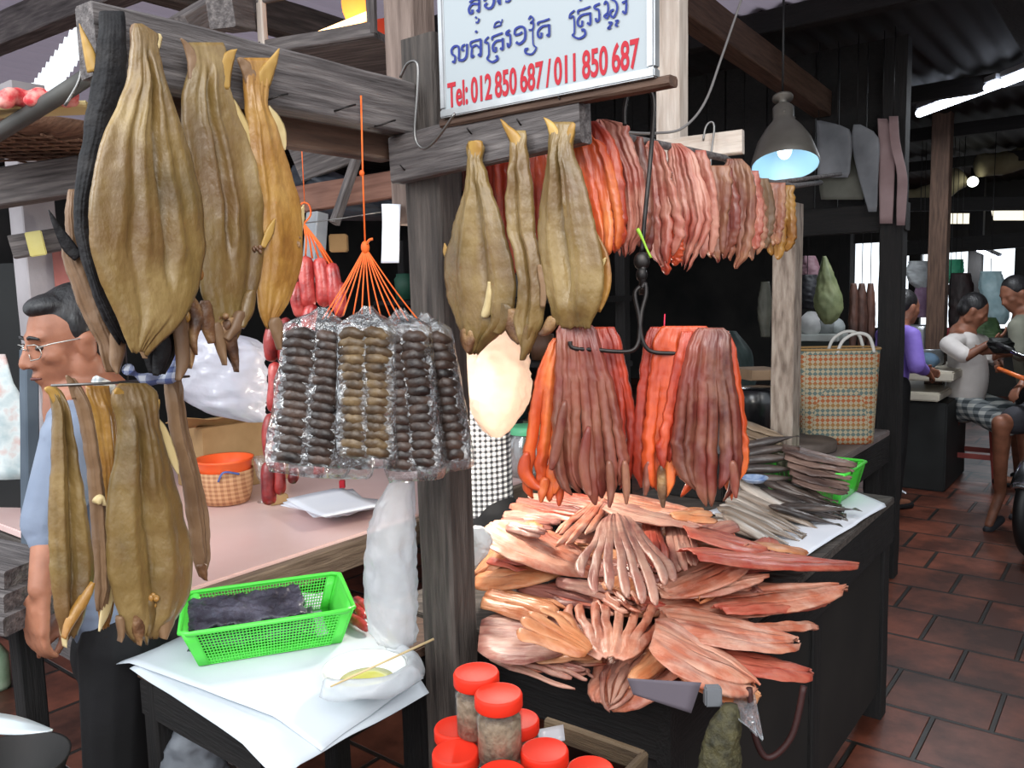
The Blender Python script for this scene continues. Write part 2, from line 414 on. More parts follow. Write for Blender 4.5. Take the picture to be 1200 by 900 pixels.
# ================================================================ roof of corrugated sheets, a narrow gap between two sheets on the left
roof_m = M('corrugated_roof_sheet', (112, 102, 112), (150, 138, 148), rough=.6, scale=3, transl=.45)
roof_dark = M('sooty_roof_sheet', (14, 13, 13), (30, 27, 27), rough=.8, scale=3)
def L1(b): return .52-.25*(b+2.37)
def L2(b): return .60-.285*(b+2.3)
RZ = 2.8
def roof_sheet(fa0, fa1, b0, b1, nb, name, mat, dz=0):
    mb = MB(); vs = []; fs = []; nb = int(abs(b1-b0)/.02); na = 2
    for i in range(nb+1):
        b = lerp(b0, b1, i/nb); z = RZ+dz+.011*math.sin(b*2*math.pi/.12)
        vs += [q(fa0(b), b, z), q(fa1(b), b, z)]
    for i in range(nb):
        o = i*2; fs.append((o, o+1, o+3, o+2))
    mb.add(vs, fs); return T(mb.build(name, mat), kind='structure')
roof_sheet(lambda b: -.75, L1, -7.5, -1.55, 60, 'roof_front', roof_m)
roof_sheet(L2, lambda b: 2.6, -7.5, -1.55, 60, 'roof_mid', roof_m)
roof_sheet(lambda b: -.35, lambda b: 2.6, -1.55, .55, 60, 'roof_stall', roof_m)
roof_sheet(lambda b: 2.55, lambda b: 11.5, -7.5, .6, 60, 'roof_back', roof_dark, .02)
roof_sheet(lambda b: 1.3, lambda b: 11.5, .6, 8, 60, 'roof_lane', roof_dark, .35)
def struct(o): return T(o, kind='structure')
# purlins and rafters
struct(plank('purlin_left', q(.18, -5.4, RZ-.09), q(.42, -1.2, RZ-.09), .09, .13, wood_grey, seed=1))
struct(plank('purlin_front', q(-.2, -1.6, RZ-.09), q(-.2, .5, RZ-.09), .07, .12, wood_grey, seed=1.5))
struct(plank('rafter_left', q(-.6, -1.5, RZ-.2), q(2.6, -1.5, RZ-.2), .08, .12, wood_dark, seed=2))
struct(plank('rafter_centre', q(.5, -.28, RZ-.12), q(3.35, -.28, RZ-.3), .09, .13, wood_brown, seed=3))
struct(plank('rafter_lane', q(1.2, .62, RZ-.02), q(11, .62, RZ-.02), .1, .16, wood_soot, seed=4))
for i, a in enumerate((1.6, 2.55, 4.6, 6.2, 8.2)):
    struct(plank('purlin_%d' % (i+1), q(a, -6.5, RZ-.07), q(a, .58, RZ-.07), .07, .1, wood_soot, seed=5+i))
    if a > 2: struct(plank('purlin_lane_%d' % (i+1), q(a, .6, RZ+.27), q(a, 7.5, RZ+.27), .07, .1, wood_soot, seed=15+i))
# boarded partition above the neighbouring bench
mb = MB()
bd = -2.2
k = 0
while bd < .1:
    w = .11+.05*random.random()
    mb.abox(3.36+.008*(k % 2), 3.385+.008*(k % 2), bd, min(bd+w-.006, .12), 1.93, RZ-.02, .002); bd += w; k += 1
struct(mb.build('wall_boards', wood_soot))
struct(plank('trim_header', q(3.33, -2.3, 1.88), q(3.33, .16, 1.88), .09, .14, wood_soot, seed=31))
# back and side walls of the hall, with tall openings that let the daylight in behind the far stalls
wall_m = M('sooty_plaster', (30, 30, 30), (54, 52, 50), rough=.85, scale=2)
mb = MB()
A1 = 11.3
def bw(b0, b1, z0, z1): mb.abox(A1, A1+.12, b0, b1, z0, z1, 0)
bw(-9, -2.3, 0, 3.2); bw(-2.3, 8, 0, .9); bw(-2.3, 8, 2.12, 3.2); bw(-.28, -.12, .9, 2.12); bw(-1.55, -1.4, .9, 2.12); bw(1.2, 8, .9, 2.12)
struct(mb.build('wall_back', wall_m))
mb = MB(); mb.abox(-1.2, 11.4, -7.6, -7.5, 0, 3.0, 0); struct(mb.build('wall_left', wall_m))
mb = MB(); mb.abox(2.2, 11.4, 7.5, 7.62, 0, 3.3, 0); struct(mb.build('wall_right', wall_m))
# ================================================================ the stall's timber
pr = plank('stall_post', q(0, 0, 0), q(0, 0, 2.05), .078, .092, wood_dark, up=V, bev=.006, seed=40, wob=.003)
T(pr, 'dark square post in the middle of the stall, nailed to both grey beams', 'post')
pm = MB(); pm.abox(-.115, .02, -.1, .09, 0, .14, .01); pm.build('foot_block', wood_dark, pr)
up_ = plank('upright_timber', q(.05, -.1, 1.70), q(.05, -.1, 2.7), .07, .085, M('worn_brown_timber', (96, 80, 72), (138, 120, 110), rough=.75, scale=5, bump=.4, bscale=14, stretch=(1.2, 12, 12)), up=V, seed=41)
T(up_, 'brownish upright timber behind the left edge of the phone number sign', 'post')
beam = thing('hanging_beam', q(-.66, -.025, 1.86), 'long grey beam from the post to the left with yellow fish hanging off it', 'beam')
plank('beam_timber', q(-.665, -.025, 1.912), q(-.045, -.025, 1.912), .05, .098, wood_grey, beam, seed=42, wob=.003)
plank('batten', q(-.62, -.085, 1.845), q(-.045, -.085, 1.845), .05, .05, wood_brown, beam, seed=43)
for (x, y) in ((392, 130), (440, 148), (310, 118)):
    p = onpl(x, y, q(0, 0), V); t = MB(); t.tube([p-V*.02, p+V*.012, p+V*.022+U*.012+Z*.006, p+V*.022+U*.03+Z*.012], .0018, 6); t.build('nail', iron, beam)
sp = thing('short_beam', q(-.06, -.07, 1.78), 'short weathered plank under the sign with three yellow fish nailed to it', 'plank')
pA = q(-.06, 0); nA = -U
L0 = onpl(464, 189, pA, nA); L1_ = onpl(686, 137, pA, nA)
plank('plank_timber', L0, L1_, .035, .088, wood_grey, sp, seed=44, wob=.003)
for (x, y) in ((618, 148), (666, 122), (560, 158), (482, 200)):
    p = onpl(x, y, pA, nA); t = MB(); t.tube([p+U*.02, p-U*.02, p-U*.03+Z*.008], .0016, 6); t.build('nail', iron, sp)

# ---------------------------------------------------------------- the sign
alu = M('brushed_aluminium', (150, 152, 154), (176, 178, 180), rough=.42, metal=.55, scale=20)
sign_white = M('white_sign_panel', (158, 166, 170), rough=.55)
blue_ink = M('blue_letter_paint', (30, 46, 122), rough=.7)
red_ink = M('red_letter_paint', (170, 26, 42), rough=.7)
sg = thing('phone_number_sign', q(-.085, .12, 1.89), 'white metal framed sign board with blue script and red telephone numbers', 'sign')
SP = q(-.09, 0); ex = V.copy()
c_bl = onpl(517, 139, SP, U); c_br = onpl(768, 90, SP, U)
ex = (c_br-c_bl).normalized(); ez = (Z-ex*Z.dot(ex)).normalized(); en = ex.cross(ez).normalized()
if en.dot(CAMP-c_bl) < 0: en = -en
WS = (c_br-c_bl).length; HS = .34
mb = MB(); rt = Matrix((ex, ez, en)).transposed()
def sp3(x, y, d=0): return c_bl+ex*x+ez*y+en*d
mb.box(sp3(WS/2, HS/2, -.004), (WS-.016, HS-.016, .008), rt); mb.build('sign_panel', sign_white, sg)
mb = MB(); fw = .014
mb.box(sp3(WS/2, fw/2, -.006), (WS, fw, .02), rt, .002); mb.box(sp3(WS/2, HS-fw/2, -.006), (WS, fw, .02), rt, .003)
mb.box(sp3(fw/2, HS/2, -.006), (fw, HS-2*fw, .02), rt, .003); mb.box(sp3(WS-fw/2, HS/2, -.006), (fw, HS-2*fw, .02), rt, .003)
mb.build('sign_frame', alu, sg)
plank('batten', sp3(-.01, -.006, -.02), sp3(WS+.02, -.006, -.02), .03, .016, wood_brown, sg, seed=45)
plank('stay', sp3(.2, .05, -.04), sp3(.2, .6, -.04), .03, .04, wood_brown, sg, seed=46)
def signpt(x, y, d=.0008): return onpl(x, y, c_bl+en*d, en)
def letters(txt, p0, p1, hpx, mat, name):
    cu_ = bpy.data.curves.new(name, 'FONT'); cu_.body = txt; cu_.size = 1; cu_.offset = .022; cu_.extrude = .002; cu_.space_word = .75
    to = bpy.data.objects.new(name, cu_); COL.objects.link(to)
    dg = bpy.context.evaluated_depsgraph_get(); me = bpy.data.meshes.new_from_object(to.evaluated_get(dg))
    bpy.data.objects.remove(to); bpy.data.curves.remove(cu_)
    xs = [v.co.x for v in me.vertices]; ys = [v.co.y for v in me.vertices]
    a = signpt(*p0); b = signpt(*p1); hh = (signpt(p0[0], p0[1]-hpx)-a).length
    dx = (b-a)/(max(xs)-min(xs)); dy = ez*hh/max(ys)
    m = MB(); m.add([a+dx*(v.co.x-min(xs))+dy*v.co.y+en*(v.co.z*.2) for v in me.vertices], [tuple(p.vertices) for p in me.polygons], False)
    bpy.data.meshes.remove(me); return m.build(name, mat, sg, fix=False)
letters('Tel: 012 850 687 / 011 850 687', (525, 126), (749, 78), 29, red_ink, 'phone_numbers')
def ribbon(mb, pts, w):
    pts = [Vector((p[0], p[1], 0)) for p in pts]; n = max(10, len(pts)*6)
    if len(pts) > 2: pts = cat_(pts, n)
    ws = w if isinstance(w, tuple) else (w, w)
    vs = []; fs = []; m = len(pts)
    for i, p in enumerate(pts):
        d = pts[min(i+1, m-1)]-pts[max(i-1, 0)]; d = d.normalized() if d.length else Vector((1, 0, 0))
        k = lerp(ws[0], ws[1], i/(m-1))/2; nn = Vector((-d.y, d.x, 0))*k
        for e in (p+nn, p-nn): vs += [signpt(e.x, e.y, .0009), signpt(e.x, e.y, .0022)]
    for i in range(m-1):
        o = i*4; fs += [(o+1, o+3, o+7, o+5), (o, o+4, o+6, o+2), (o, o+1, o+5, o+4), (o+2, o+6, o+7, o+3)]
    fs += [(0, 2, 3, 1), (4*m-4, 4*m-3, 4*m-1, 4*m-2)]
    mb.add(vs, fs, False)
STR1 = [
 ([(300,25),(345,-5),(400,-5)],22),([(398,-5),(395,110),(372,98)],24),([(400,42),(330,40),(296,85),(304,132),(330,125),(328,95)],24),
 ([(358,168),(374,182)],20),([(398,185),(385,222),(362,224)],18),([(360,308),(376,326)],24),
 ([(480,28),(455,55),(485,84),(525,70),(546,20),(546,-30)],(22,28)),([(440,5),(470,-10)],22),([(602,-25),(606,46)],26),([(580,0),(600,40)],18),([(660,12),(690,14),(712,-12)],22),
 ([(126,545),(121,500),(150,464),(190,470),(196,540),(192,596)],22),([(126,545),(156,570),(148,626),(128,612)],22),([(188,598),(232,604),(270,560),(276,440)],(30,20)),([(246,505),(226,500),(230,462),(258,446)],20),
 ([(316,470),(312,428),(348,410),(418,392)],20),([(415,398),(412,552),(388,540)],26),([(325,490),(322,572),(346,552)],22),([(316,482),(365,452),(402,482)],20),
 ([(454,432),(462,400),(494,368)],18),([(460,436),(488,430),(496,540),(480,590),(530,622),(582,592),(568,556)],(14,28)),
 ([(530,402),(530,372),(572,352),(634,330)],20),([(634,380),(634,490),(608,480)],24),([(634,402),(570,412),(535,460),(542,510),(566,510),(564,470)],22),
 ([(545,280),(560,232),(600,215),(620,250)],14),([(545,278),(580,262),(618,252)],14),([(630,192),(622,228)],12),
 ([(706,300),(672,325),(676,350),(704,345),(712,430),(690,470),(682,430)],22),
 ([(752,348),(762,292),(815,266),(856,292),(856,390),(802,440),(768,420)],(20,28)),([(755,352),(800,342),(832,320)],22),
 ([(895,196),(915,162),(942,196),(912,230),(942,226),(936,290),(895,300)],18),([(935,280),(940,440),(970,480),(930,540),(870,535),(862,495),(892,490)],(12,26)),
 ([(990,252),(990,226),(1042,210),(1106,188)],20),([(1100,242),(1100,355),(1074,345)],24),([(1100,252),(1030,266),(990,312),(992,366),(1020,370),(1024,326)],22)]
STR2 = [
 ([(275,186),(285,140),(328,104)],18),([(280,186),(318,166),(326,320),(308,355),(370,386),(432,350),(424,300),(394,302)],(14,28)),
 ([(365,142),(365,106),(420,90),(488,64)],20),([(485,122),(485,240),(454,226)],24),([(485,132),(400,152),(360,202),(366,256),(400,256),(406,206)],22),([(378,5),(398,-4)],14),
 ([(582,34),(530,60),(535,88),(570,100),(575,190),(550,216),(540,180)],22),
 ([(625,46),(640,14),(662,40),(662,120),(625,160),(655,182),(666,130)],20),([(690,-12),(742,20),(756,90),(720,170),(688,150),(694,110),(722,95)],22),
 ([(665,226),(702,226),(690,250),(662,286),(694,276)],20),([(735,212),(766,206),(740,250),(764,262)],20),
 ([(805,30),(846,20),(840,130),(808,110)],24),([(846,24),(850,-25)],22)]
for nm, strs, x0 in (('upper_script_line', STR1[:10], 515), ('lower_script_line', STR1[10:21], 515), ('lower_script_middle', STR1[21:], 515), ('lower_script_end', STR2, 635)):
    mb = MB()
    for pts, w in strs: ribbon(mb, [(x0+x/8.571, y/8.571) for x, y in pts], tuple(k/8.571 for k in w) if isinstance(w, tuple) else w/8.571)
    mb.build(nm, blue_ink, sg, fix=False)

# ---------------------------------------------------------------- S hook on the post
def px(lst, pt, n): return [onpl(x, y, pt, n) for x, y in lst]
hk = MB(); hk.tube(cat_(px([(469, 91), (477, 75), (487, 72), (490, 82), (489, 110), (486, 150), (488, 166), (496, 174), (507, 168), (520, 152), (533, 133)], q(-.13, 0), -U), 40), .0026, 8)
T(hk.build('wire_hook', wire_m), 'bent steel S-shaped wire hook hanging beside the lower left sign corner', 'hook')

# ---------------------------------------------------------------- right-hand post, pole and pale board
wp = M('spotted_pale_timber', (98, 84, 74), (138, 124, 112), (160, 148, 136), rough=.75, scale=7, bump=.4, bscale=18, stretch=(1.6, 8, 8))
_c = P(919, 400, 2.97); rp = plank('side_post', Vector((_c.x, _c.y, 0)), Vector((_c.x+.01, _c.y, 1.835)), .082, .082, wp, up=V, seed=50, wob=.002)
T(rp, 'pale grey post at the far end of the row of red hanging fish', 'post')
pole = MB(); pole.tube([q(.02, .36, 1.83), q(.6, .36, 1.845), P(884, 211, 2.08), P(928, 218, 2.35), P(962, 214, 2.9)], .008, 8)
T(pole.build('hanging_pole', wood_grey), 'grey pole carrying the row of red hanging fish', 'pole')
ph = MB(); ph.tube([P(908, 214, 2.5), P(985, 204, 2.95)], .007, 8)
T(ph.build('short_pole', wood_grey), 'short grey stick jutting right under the pendant lamp', 'pole')
pu = plank('pale_upright', q(.9, .075, 1.93), q(.9, .075, 2.72), .06, .072, wood_pale, up=V, seed=51)
T(pu, 'pale planed upright to the right of the sign, above the red fish', 'post')
pbA = P(742, 171, 2.24); pbB = P(871, 165, 2.13)
pb = plank('pale_board', P(738, 182, 2.27), P(871, 166, 2.13), .03, .06, wood_pale, seed=52)
T(pb, 'pale nailed board behind the tops of the red hanging fish', 'board')
hk = MB(); hk.tube(cat_([P(x, y, 2.135) for x, y in [(824, 165), (827, 149), (833, 143), (837, 150), (833, 185), (833, 212), (836, 216)]], 24), .0028, 8)
T(hk.build('wire_hook', wire_m), 'light wire hook hooked over the pale board', 'hook')

# ---------------------------------------------------------------- tables and counters
pink = M('pink_counter_sheet', (230, 194, 188), (240, 210, 204), rough=.3, scale=3, coat=.2)
ct = thing('pink_counter', q(.9, -1.4, 0), 'long pink topped counter behind the white paper table', 'counter')
mb = MB(); mb.abox(-.16, 2.05, -2.6, -.8, .775, .8, .004); mb.build('counter_top', pink, ct)
plank('front_rail', q(-.16, -.785, .748), q(2.05, -.785, .748), .035, .085, M('worn_counter_edge', (92, 76, 64), (140, 122, 104), rough=.75, scale=5, bump=.4, bscale=14, stretch=(1.2, 12, 12)), ct, seed=53)
plank('end_rail', q(-.15, -2.6, .7), q(-.15, -.8, .7), .03, .14, wood_dark, ct, seed=54)
plank('end_shelf', q(-.17, -2.6, .50), q(-.17, -.8, .50), .03, .1, wood_grey, ct, seed=54)
for a in (-.1, 1.98):
    for b in (-2.5, -.9): plank('leg', q(a, b, 0), q(a, b, .775), .07, .07, wood_soot, ct, up=V, seed=55+a+b)
tb = thing('paper_table', q(-.2, -.27, 0), 'low front table covered with white paper under the green basket', 'table')
mb = MB(); mb.abox(-.44, .09, -.49, -.06, .765, .79, .003); mb.build('tabletop', wood_brown, tb)
plank('front_rail', q(-.42, -.49, .72), q(-.42, -.07, .72), .03, .08, wood_soot, tb, seed=56)
plank('side_rail', q(-.42, -.08, .72), q(.08, -.08, .72), .03, .08, wood_soot, tb, seed=57)
for a in (-.41, .05):
    for b in (-.46, -.1): plank('leg', q(a, b, 0), q(a, b, .765), .05, .05, wood_soot, tb, up=V, seed=58+a)
ft = thing('fish_table', q(.9, .2, 0), 'dark wooden table heaped with pink dried fish', 'table')
mb = MB(); mb.abox(.1, 1.82, -.3, .47, .77, .795, .003); mb.build('tabletop', wood_dark, ft)
plank('front_rail', q(.115, -.3, .70), q(.115, .47, .70), .03, .13, wood_soot, ft, seed=60)
plank('side_rail', q(.1, .455, .70), q(1.82, .455, .70), .03, .14, wood_soot, ft, seed=61)
for a in (.15, 1.0, 1.76):
    for b in (-.25, .43): plank('leg', q(a, b, 0), q(a, b, .77), .07, .07, wood_soot, ft, up=V, seed=62+a)
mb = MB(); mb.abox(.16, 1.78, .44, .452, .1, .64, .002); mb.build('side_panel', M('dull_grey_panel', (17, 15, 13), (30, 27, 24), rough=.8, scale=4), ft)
bn = thing('side_bench', q(2.8, -.3, 0), 'dark bench beyond the fish table carrying the woven basket', 'bench')
mb = MB(); mb.abox(2.2, 3.2, -1.0, .13, .77, .80, .004); mb.build('benchtop', M('worn_bench_top', (96, 84, 80), (140, 130, 128), rough=.5, scale=4), bn)
plank('side_rail', q(2.2, .115, .70), q(3.2, .115, .70), .03, .14, wood_soot, bn, seed=66)
for a in (2.26, 3.14):
    for b in (-.9, .07): plank('leg', q(a, b, 0), q(a, b, .77), .07, .07, wood_soot, bn, up=V, seed=67+a)
fp = plank('far_post', q(3.3, .1, 0), q(3.3, .1, 2.75), .1, .11, wood_soot, up=V, seed=70, wob=.003)
T(fp, 'dark tall post at the far end of the bench beside the aisle', 'post')
# ================================================================ hanging dried fish
yel = M('dried_yellow_fish', (84, 68, 38), (126, 102, 58), (156, 132, 86), rough=.36, scale=11, bump=.22, bscale=120, coat=.22, mot=((104, 74, 44), 8, .7), stretch=(1, 1, .6), lo=.28, hi=.74)
yel2 = M('amber_fish_flesh', (112, 74, 34), (166, 122, 56), (190, 150, 84), rough=.33, scale=12, bump=.22, bscale=120, coat=.25, mot=((124, 70, 36), 8, .6), stretch=(1, 1, .6), lo=.28, hi=.74)
tan = M('dull_tan_fish', (96, 70, 50), (140, 110, 80), rough=.5, scale=10, bump=.3, bscale=60, coat=.1, stretch=(1, 1, .5))
skin_d = M('black_fish_skin', (8, 8, 9), (26, 25, 27), (46, 44, 44), rough=.65, spec=.25, scale=16, bump=.4, bscale=90)
fin_m = M('pale_translucent_fin', (206, 180, 120), (228, 208, 160), rough=.4, scale=20, stretch=(1, 1, .3), trans=.15)
fin_y = M('yellow_tail_fin', (148, 108, 44), (190, 154, 84), rough=.4, scale=18, stretch=(1, 1, .3))
head_m = M('brown_fish_head', (58, 38, 28), (112, 78, 52), (168, 132, 88), rough=.45, scale=22, bump=.5, bscale=70, coat=.2)

def flap(parent, pts, n, d0, mat, name, th=.0035, seed=0):
    """small solid pointed piece (tail lobe, fin): centre line of (x, y, half width px) in the plane (d0, n)"""
    rows = pts; m = len(rows); vs = []; fs = []
    N = 14; C = [(Vector((r[0], r[1], r[2]))) for r in rows]; C = cat_(C, N) if m > 2 else [C[0].lerp(C[1], i/(N-1)) for i in range(N)]
    nn = n.normalized(); nn = nn if nn.dot(CAMP-d0) > 0 else -nn
    for i, c in enumerate(C):
        d = C[min(i+1, N-1)]-C[max(i-1, 0)]; d.z = 0; d = d.normalized() if d.length else Vector((0, 1, 0)); s = Vector((-d.y, d.x, 0)); c.z *= min(1, .35+(i/(N-1))*4.5)**.6
        for j in range(7):
            k = (j-3)/3; e = (1-k*k)**.5 if abs(k) < 1 else 0
            p = onpl(c.x+s.x*k*c.z, c.y+s.y*k*c.z, d0, n)
            w = .0015*noise.noise(p*90+Vector((seed, 0, 0)))
            vs.append(p+nn*(th*.5*e+w)); vs.append(p-nn*(th*.5*e-w))
    for i in range(N-1):
        for j in range(6):
            a = (i*7+j)*2; b = a+14
            fs += [(a, a+2, b+2, b), (a+1, b+1, b+3, a+3)]
        for j in (0, 6):
            a = (i*7+j)*2; fs.append((a, a+14, a+15, a+1))
    for i in (0, N-1):
        for j in range(6):
            a = (i*7+j)*2; fs.append((a, a+2, a+3, a+1))
    mb = MB(); mb.add(vs, fs); return mb.build(name, mat, parent)
def hang_fish(label, rows, pt, n, mat, th=.014, folds=(), curl=0., seed=0, lean=0., rag=1.2, endrag=6, group=None, tails=(), heads=(), fins=(), name='dried_fish', nz=.002, N=64, yaw=0., cat='fish', knobs=(), fib=.0016, strips=1, t0=.4, taper=-.15):
    y, xl, xr = rows[0]; top = onpl((xl+xr)/2, y, pt, n)
    r = thing(name, top, label, cat, group)
    mb = MB(); sheet_fish(mb, rows, pt, n, th, folds, curl, nz, N, 28, seed, lean, rag, endrag, yaw, fib, strips, t0, taper); mb.build('body', mat, r)
    nn = n.normalized(); nn = nn if nn.dot(CAMP-pt) > 0 else -nn
    for i, t in enumerate(tails): flap(r, t[0], n, pt+nn*.004, t[1], 'tail_fin', .005, seed+i)
    for i, t in enumerate(fins): flap(r, t[0], n, pt+nn*(t[2] if len(t) > 2 else -.004), t[1], 'fin', .003, seed+i+20)
    for i, t in enumerate(heads): flap(r, t[0], n, pt+nn*(t[2] if len(t) > 2 else .006), t[1], 'head', .014, seed+i+40)
    for (x, y_, rr, m_) in knobs:
        k = MB(); c = onpl(x, y_, pt+nn*.008, n)
        for _ in range(7):
            o = Vector((random.uniform(-1, 1), random.uniform(-.5, .5), random.uniform(-1.3, 1.3)))*rr
            k.ell(c+o, (rr*random.uniform(.35, .7), rr*.4, rr*random.uniform(.5, 1.0)), Matrix.Rotation(random.uniform(-.6, .6), 3, 'Y'), 10, 7)
        k.build('gut_shreds', m_, r)
    return r
TN, BN = V, -U
def tp(o): return q(0, o)            # plane parallel to the long beam, o metres in front of it
# --- four large fish on the long beam
hang_fish('large flat yellow split fish at the left front of the long beam', [(28,157,166),(40,153,186),(52,154,184),(62,153,185),(80,151,190),(100,146,196),(130,134,207),(160,120,217),(200,110,229),(240,104,238),(270,104,240),(300,108,240),(330,117,235),(352,127,227),(372,136,214),(388,143,198),(402,149,182),(412,154,172)],
  tp(.034), TN, yel, .016, [(.5,.72,.03,-.015,.05,.85),(.36,.5,.04,.011,.06,.75),(.62,.8,.05,.009,.06,.8),(.2,.3,.06,.006,.1,.7),(.8,.93,.05,.006,.1,.7),(.45,.62,.05,.006,.1,.75),(.3,.36,.04,-.006,.55,1)], seed=1, rag=1, endrag=10, yaw=.12,
  tails=[([(156,28,4),(160,36,9),(166,52,14),(168,70,14)],tan),([(186,40,5),(182,52,7),(174,64,8)],fin_m)],
  heads=[([(190,345,10),(182,372,12),(172,398,9),(168,412,2)],head_m),([(196,350,14),(190,385,20),(186,415,19),(184,438,10)],skin_d,.0),([(214,350,10),(218,385,10),(222,410,7),(222,432,1)],head_m),([(176,372,4),(183,360,3),(192,348,2)],fin_m,.02),([(162,360,8),(158,385,9),(156,404,6)],yel),([(206,352,8),(212,392,9),(214,425,8),(208,446,2)],tan,.016),([(180,380,8),(190,404,11),(186,428,8),(182,440,2)],skin_d,.012),([(222,346,6),(230,372,8),(226,398,5),(229,416,1)],head_m,.014),([(170,385,6),(166,402,5),(170,420,1)],tan,.018)],
  knobs=[(196,322,.016,yel2),(215,335,.016,tan),(205,352,.016,head_m),(183,318,.009,yel2),(222,318,.013,yel2),(200,372,.013,tan),(214,372,.010,yel2)])
hang_fish('large yellow split fish hanging second along the long beam', [(50,216,262),(60,219,266),(75,221,266),(95,216,268),(130,212,278),(160,214,290),(200,220,301),(240,226,308),(280,230,310),(310,231,308),(340,235,302),(365,244,290),(390,254,282),(404,260,276)],
  tp(.026), TN, yel, .016, [(.5,.42,.03,-.012,.05,.75),(.36,.3,.05,.009,.04,.7),(.6,.5,.04,.009,.04,.75),(.9,.94,.05,.008,.3,.6),(.75,.8,.06,-.006,.5,.9)], seed=2, rag=1.2, endrag=8,
  tails=[([(212,45,1),(219,54,4),(226,70,7),(228,95,8)],tan),([(277,58,1),(269,66,7),(263,82,9),(262,105,8)],fin_y)], fins=[([(267,110,3),(276,135,9),(286,155,8),(292,176,1)],fin_m)],
  heads=[([(268,372,11),(268,395,10),(274,415,6),(277,436,1)],head_m),([(252,378,7),(258,402,7),(263,428,1)],tan),([(283,365,8),(275,385,7),(264,398,4)],tan,.012),([(240,352,8),(243,380,9),(248,402,4)],head_m,.008),([(294,340,6),(290,362,8),(282,384,4)],yel,.012),([(260,388,6),(268,408,6),(275,430,1)],skin_d,.002)],
  knobs=[(262,372,.011,head_m),(302,290,.006,head_m)])
hang_fish('amber yellow split fish with white tipped tail, third along the long beam', [(68,280,320),(78,283,318),(92,285,316),(110,286,314),(125,287,314),(150,289,325),(180,291,334),(210,293,344),(240,296,352),(280,299,355),(310,300,353),(340,300,344),(360,303,334),(375,308,324),(384,313,321)],
  tp(.02), TN, yel2, .014, [(.25,.2,.05,.006,.05,.6),(.5,.4,.2,.006,.1,.9)], seed=3, rag=.7, endrag=4,
  tails=[([(327,57,1),(321,70,5),(313,84,9),(305,100,11)],fin_y),([(279,68,3),(288,78,7),(296,95,9)],tan)], fins=[([(315,124,2),(325,145,7),(331,160,5),(334,176,1)],fin_m),([(356,240,1),(352,255,5),(353,272,2)],fin_m),([(322,256,1),(316,272,5),(308,290,3)],fin_y,.014)],
  heads=[([(322,372,8),(324,385,8),(326,398,5),(327,410,1)],tan)], knobs=[(352,283,.005,head_m)])
NE = (ray(120, 220)*-1 + U*.0); NE.z = 0
dpt = q(-.69, .0)
r = hang_fish('black skinned fish hanging edge on at the left end of the long beam', [(14,116,146),(50,114,148),(100,106,148),(150,98,134),(200,90,120),(240,86,110),(270,87,109),(300,94,114),(330,103,121),(360,114,133),(385,127,146),(402,139,152)],
  dpt, NE, skin_d, .03, [(.5,.5,.3,.008,0,1)], seed=4, rag=1.2, endrag=5,
  tails=[([(93,28,1),(99,46,4),(105,64,7),(109,84,7)],fin_y)], fins=[([(57,246,1),(68,268,5),(80,288,8),(92,302,6)],skin_d),([(66,262,2),(74,282,5),(84,298,5)],fin_y,-.01)],
  heads=[([(134,386,7),(138,404,10),(136,424,8),(138,438,2)],tan,-.01)])
mb = MB(); sheet_fish(mb, [(222,80,92),(250,76,92),(275,76,96),(300,72,104),(330,82,118),(360,92,130),(385,104,140),(402,114,143),(425,120,144),(436,124,140)], dpt-NE.normalized()*.03, NE, .018, [(.5,.5,.3,.006,0,1)], seed=44, rag=1)
mb.build('belly_flap', tan, r)
# --- second tier, in front of the man
mb = MB(); LPt = q(-.58, -.02); bar_p = [onpl(x, y, LPt, TN) for x, y in ((60, 452), (130, 449), (222, 441))]
hr = thing('hanging_rod', bar_p[1], 'thin metal rod with a rag tied on, carrying the lower row of yellow fish', 'rod')
mb.tube(bar_p, .002, 8); mb.build('rod', wire_m, hr)
rag_m = checker('blue_white_check_rag', (206, 210, 222), (92, 104, 150), 60, axes=(0, 2))
mb = MB()
for k in range(3): mb.tube(cat_([onpl(x+k*3, y+k*2, LPt+V*(.006+.004*k), TN) for x, y in ((146, 430), (158, 438), (176, 444), (196, 438), (206, 422), (208, 398))], 24), [.006+.003*math.sin(i*.9+k) for i in range(24)], 8)
mb.build('knotted_rag', rag_m, hr)
for x in (150, 206):
    mb = MB(); a = onpl(x, 446, LPt, TN); mb.tube([a, Vector((a.x, a.y, 1.88))], .0012, 6); mb.build('wire', wire_m, hr)
LT = q(-.58, .0)
hang_fish('folded yellow fish at the far left of the lower hanging row', [(453,55,66),(460,56,74),(480,62,80),(520,61,88),(560,59,95),(600,57,102),(640,57,108),(670,58,110),(700,62,104),(725,66,98),(746,72,90)], LT, TN, yel, .018,
  [(.6,.45,.05,-.008,.05,1),(.3,.25,.12,.006,0,1),(.8,.75,.12,.006,0,1)], seed=5, rag=.8, tails=[([(53,455,3),(62,460,6),(70,472,7)],fin_y)], heads=[([(108,682,5),(96,706,7),(82,728,6),(74,748,2)],yel2,.012),([(70,700,6),(74,730,6),(76,758,1)],fin_m,-.002)])
hang_fish('slim yellow fish hanging second from the left in the lower row', [(443,79,87),(455,82,96),(480,90,106),(520,98,114),(560,103,119),(600,107,124),(640,109,127),(680,111,129),(715,113,126)], LT-V*.028, TN, tan, .018, [(.5,.5,.2,.007,0,1)], seed=6, rag=.6, tails=[([(78,440,2),(84,450,5),(90,466,6)],tan)], heads=[([(112,590,6),(118,583,4),(122,592,2)],fin_m,.018)])
